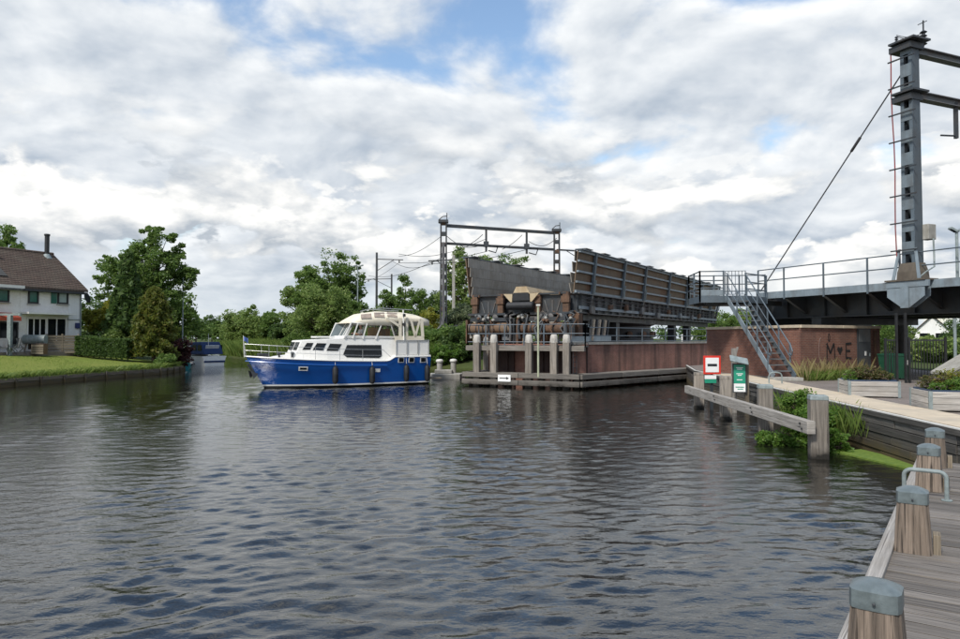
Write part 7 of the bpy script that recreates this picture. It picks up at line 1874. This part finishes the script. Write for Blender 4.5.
# reeds and rough grass
def reeds():
    rng = np.random.default_rng(6); P = []
    for a, b, n, dep in ((Vector((-37, 99.5)), Vector((-30.5, 87.5)), 9000, 4.0), (Vector((-30.5, 87.5)), Vector((-19, 73)), 7000, 2.5), (Vector((-19, 73)), Vector((-4, 55.5)), 6000, 1.8)):
        t = rng.random(n); d = (b - a).normalized(); nn = Vector((-d.y, d.x)); nn = nn if nn.y > 0 else -nn; off = rng.random(n) * dep
        P.append(np.stack([a.x + (b.x - a.x) * t + nn.x * off, a.y + (b.y - a.y) * t + nn.y * off, 0.0 + off * 0.12], 1))
    o = blades('reeds', LM['reed'], np.concatenate(P), 1.8, 0.05, rng); tag(o, 'tall green reeds along the far river bank', 'reeds', None, 'stuff')
reeds()
def lawn_grass():
    rng = np.random.default_rng(7); n = 26000; t = rng.random(n); pts = np.array([[p.x, p.y] for p in subdiv(LE[1:], 0.5)]); k = rng.integers(len(pts) // 3, len(pts), n); off = rng.random(n) ** 1.8 * 12
    z = np.interp(off, [0, 0.25, 2, 6, 10, 14], [0.40, 0.47, 0.62, 0.95, 1.35, 1.50])
    P = np.stack([pts[k, 0] - 0.98 * off + rng.uniform(-.3, .3, n), pts[k, 1] + 0.2 * off + rng.uniform(-.3, .3, n), z - 0.02], 1)
    o = blades('lawn_grass', leafmat('grass blades', (0.11, 0.18, 0.025), (0.15, 0.22, 0.035), (0.20, 0.24, 0.05)), P, 0.07, 0.02, rng, lean=0.5); tag(o, 'short mown grass of the riverside lawn', 'grass', None, 'stuff')
    # ragged fringe over the revetment
    n = 5000; k = rng.integers(0, len(pts), n); P = np.stack([pts[k, 0] - rng.random(n) * 0.3, pts[k, 1] + rng.uniform(-.25, .25, n), 0.40 + 0 * t[:n]], 1)
    o = blades('edge_grass', LM['reed'], P, 0.34, 0.035, rng, lean=0.6); tag(o, 'longer ragged grass along the lawn edge', 'grass', None, 'stuff')
lawn_grass()
# ---- weeds beside the guide fender
def weeds():
    rng = np.random.default_rng(9)
    def patch(lab, c, r, n, size, mt, seed, h):
        bush('water_plant', lab, c, r, r * 0.75, h, n, size, LM[mt], seed, None, 'plant')
    patch('leafy green weed bush growing at the foot of the quay wall', (7.85, 16.6, -0.05), 0.70, 3600, 0.075, 'weed', 121, 1.0)
    patch('weed clump with small leaves behind the nearest fender post', (7.75, 15.4, -0.1), 0.34, 1500, 0.06, 'weed', 122, 0.62)
    patch('taller weed clump between two fender posts against the quay', (8.35, 18.2, -0.05), 0.6, 2600, 0.075, 'weed', 123, 1.25)
    patch('low floating leaves spreading over the water by the fender', (7.15, 16.6, -0.12), 0.62, 2200, 0.065, 'weed', 124, 0.42)
    # tall thin stems
    n = 500; P = np.stack([rng.uniform(8.2, 8.65, n), rng.uniform(15.5, 21, n), np.full(n, 0.3)], 1); P[:, 0] += (P[:, 1] - 15.5) * 0.09
    o = blades('tall_grass', LM['reed'], P, 0.62, 0.009, rng, lean=0.22); tag(o, 'tall thin grass growing along the quay wall foot', 'grass', None, 'stuff')
    n = 1900; P = np.stack([rng.uniform(12.3, 15.4, n), np.zeros(n), np.full(n, QZ - 0.02)], 1); P[:, 1] = 26.4 + (P[:, 0] - 12) * 0.50 + rng.normal(0, 0.28, n)
    o = blades('hut_grass', LM['reed'], P, 0.38, 0.007, rng, lean=0.35); tag(o, 'rough tall grass in front of the graffiti wall', 'grass', None, 'stuff')
    n = 260; P = np.stack([rng.uniform(12.0, 15.6, n), np.zeros(n), np.full(n, QZ - 0.02)], 1); P[:, 1] = 26.4 + (P[:, 0] - 12) * 0.50 + rng.normal(0, 0.25, n)
    o = blades('dry_grass', LM['straw'], P, 0.75, 0.008, rng, lean=0.25); tag(o, 'dry straw stems among the grass at the hut', 'grass', None, 'stuff')
    # duckweed film
    t = NT('duckweed'); nz = t.noise(t.tc.outputs['Object'], 9, 6, 0.7); t.done(t.mix(t.mr(nz, 0.35, 0.7), (0.07, 0.13, 0.015), (0.16, 0.22, 0.03)), 0.8, 0, t.bump(nz, 0.5, 0.01))
    rr = random.Random(3); pts = [(7.75, 15.3), (7.95, 14.2), (8.2, 13.2), (8.38, 12.4), (8.52, 12.9), (8.64, 14.5), (8.5, 15.6)]
    m = MB(); m.slab([(x + rr.uniform(-.05, .05), y) for x, y in pts], 0.0, 0.035); o = m.build('duckweed', t.mt); tag(o, 'bright green duckweed film against the quay wall', 'duckweed', None, 'stuff')
weeds()
def planter_plants():
    rng = np.random.default_rng(12)
    for i, (T, p, rz, H) in enumerate(PLANTERS):
        wx, wy = ((1.25, 1.1), (1.7, 1.2))[i]; M = Matrix.Rotation(rz, 3, 'Z')
        specs = ((0.55, 0.45, 0.36, 'heath'), (0.25, 0.5, 0.24, 'weed'), (0.85, 0.5, 0.26, 'heath'), (1.05, 0.7, 0.2, 'weed'), (0.5, 0.85, 0.3, 'light')) if i == 0 else ((0.3, 0.4, 0.2, 'weed'), (0.75, 0.35, 0.26, 'weed'), (1.2, 0.3, 0.24, 'weed'), (0.9, 0.7, 0.42, 'yellow'), (0.45, 0.85, 0.34, 'heath'), (1.4, 0.75, 0.34, 'light'))
        for k, (x, y, r, mt) in enumerate(specs):
            q = p + M @ V(x, y, H - 0.06)
            where = ('front corner', 'left side', 'middle', 'right side', 'back edge', 'far corner')[k]
            nm = {'heath': 'brownish heather tuft', 'weed': 'trailing green plant', 'light': 'light green tuft', 'yellow': 'yellowish mounded shrub'}[mt]
            bush('planter_plant', f'{nm} at the {where} of the ' + ('planter near the hut' if i == 0 else 'large planter by the path'), tuple(q), r * 1.15, r, r * 1.35, 900, 0.045, LM[mt], 140 + 10 * i + k, 'plants in the timber planters', 'plant')
planter_plants()
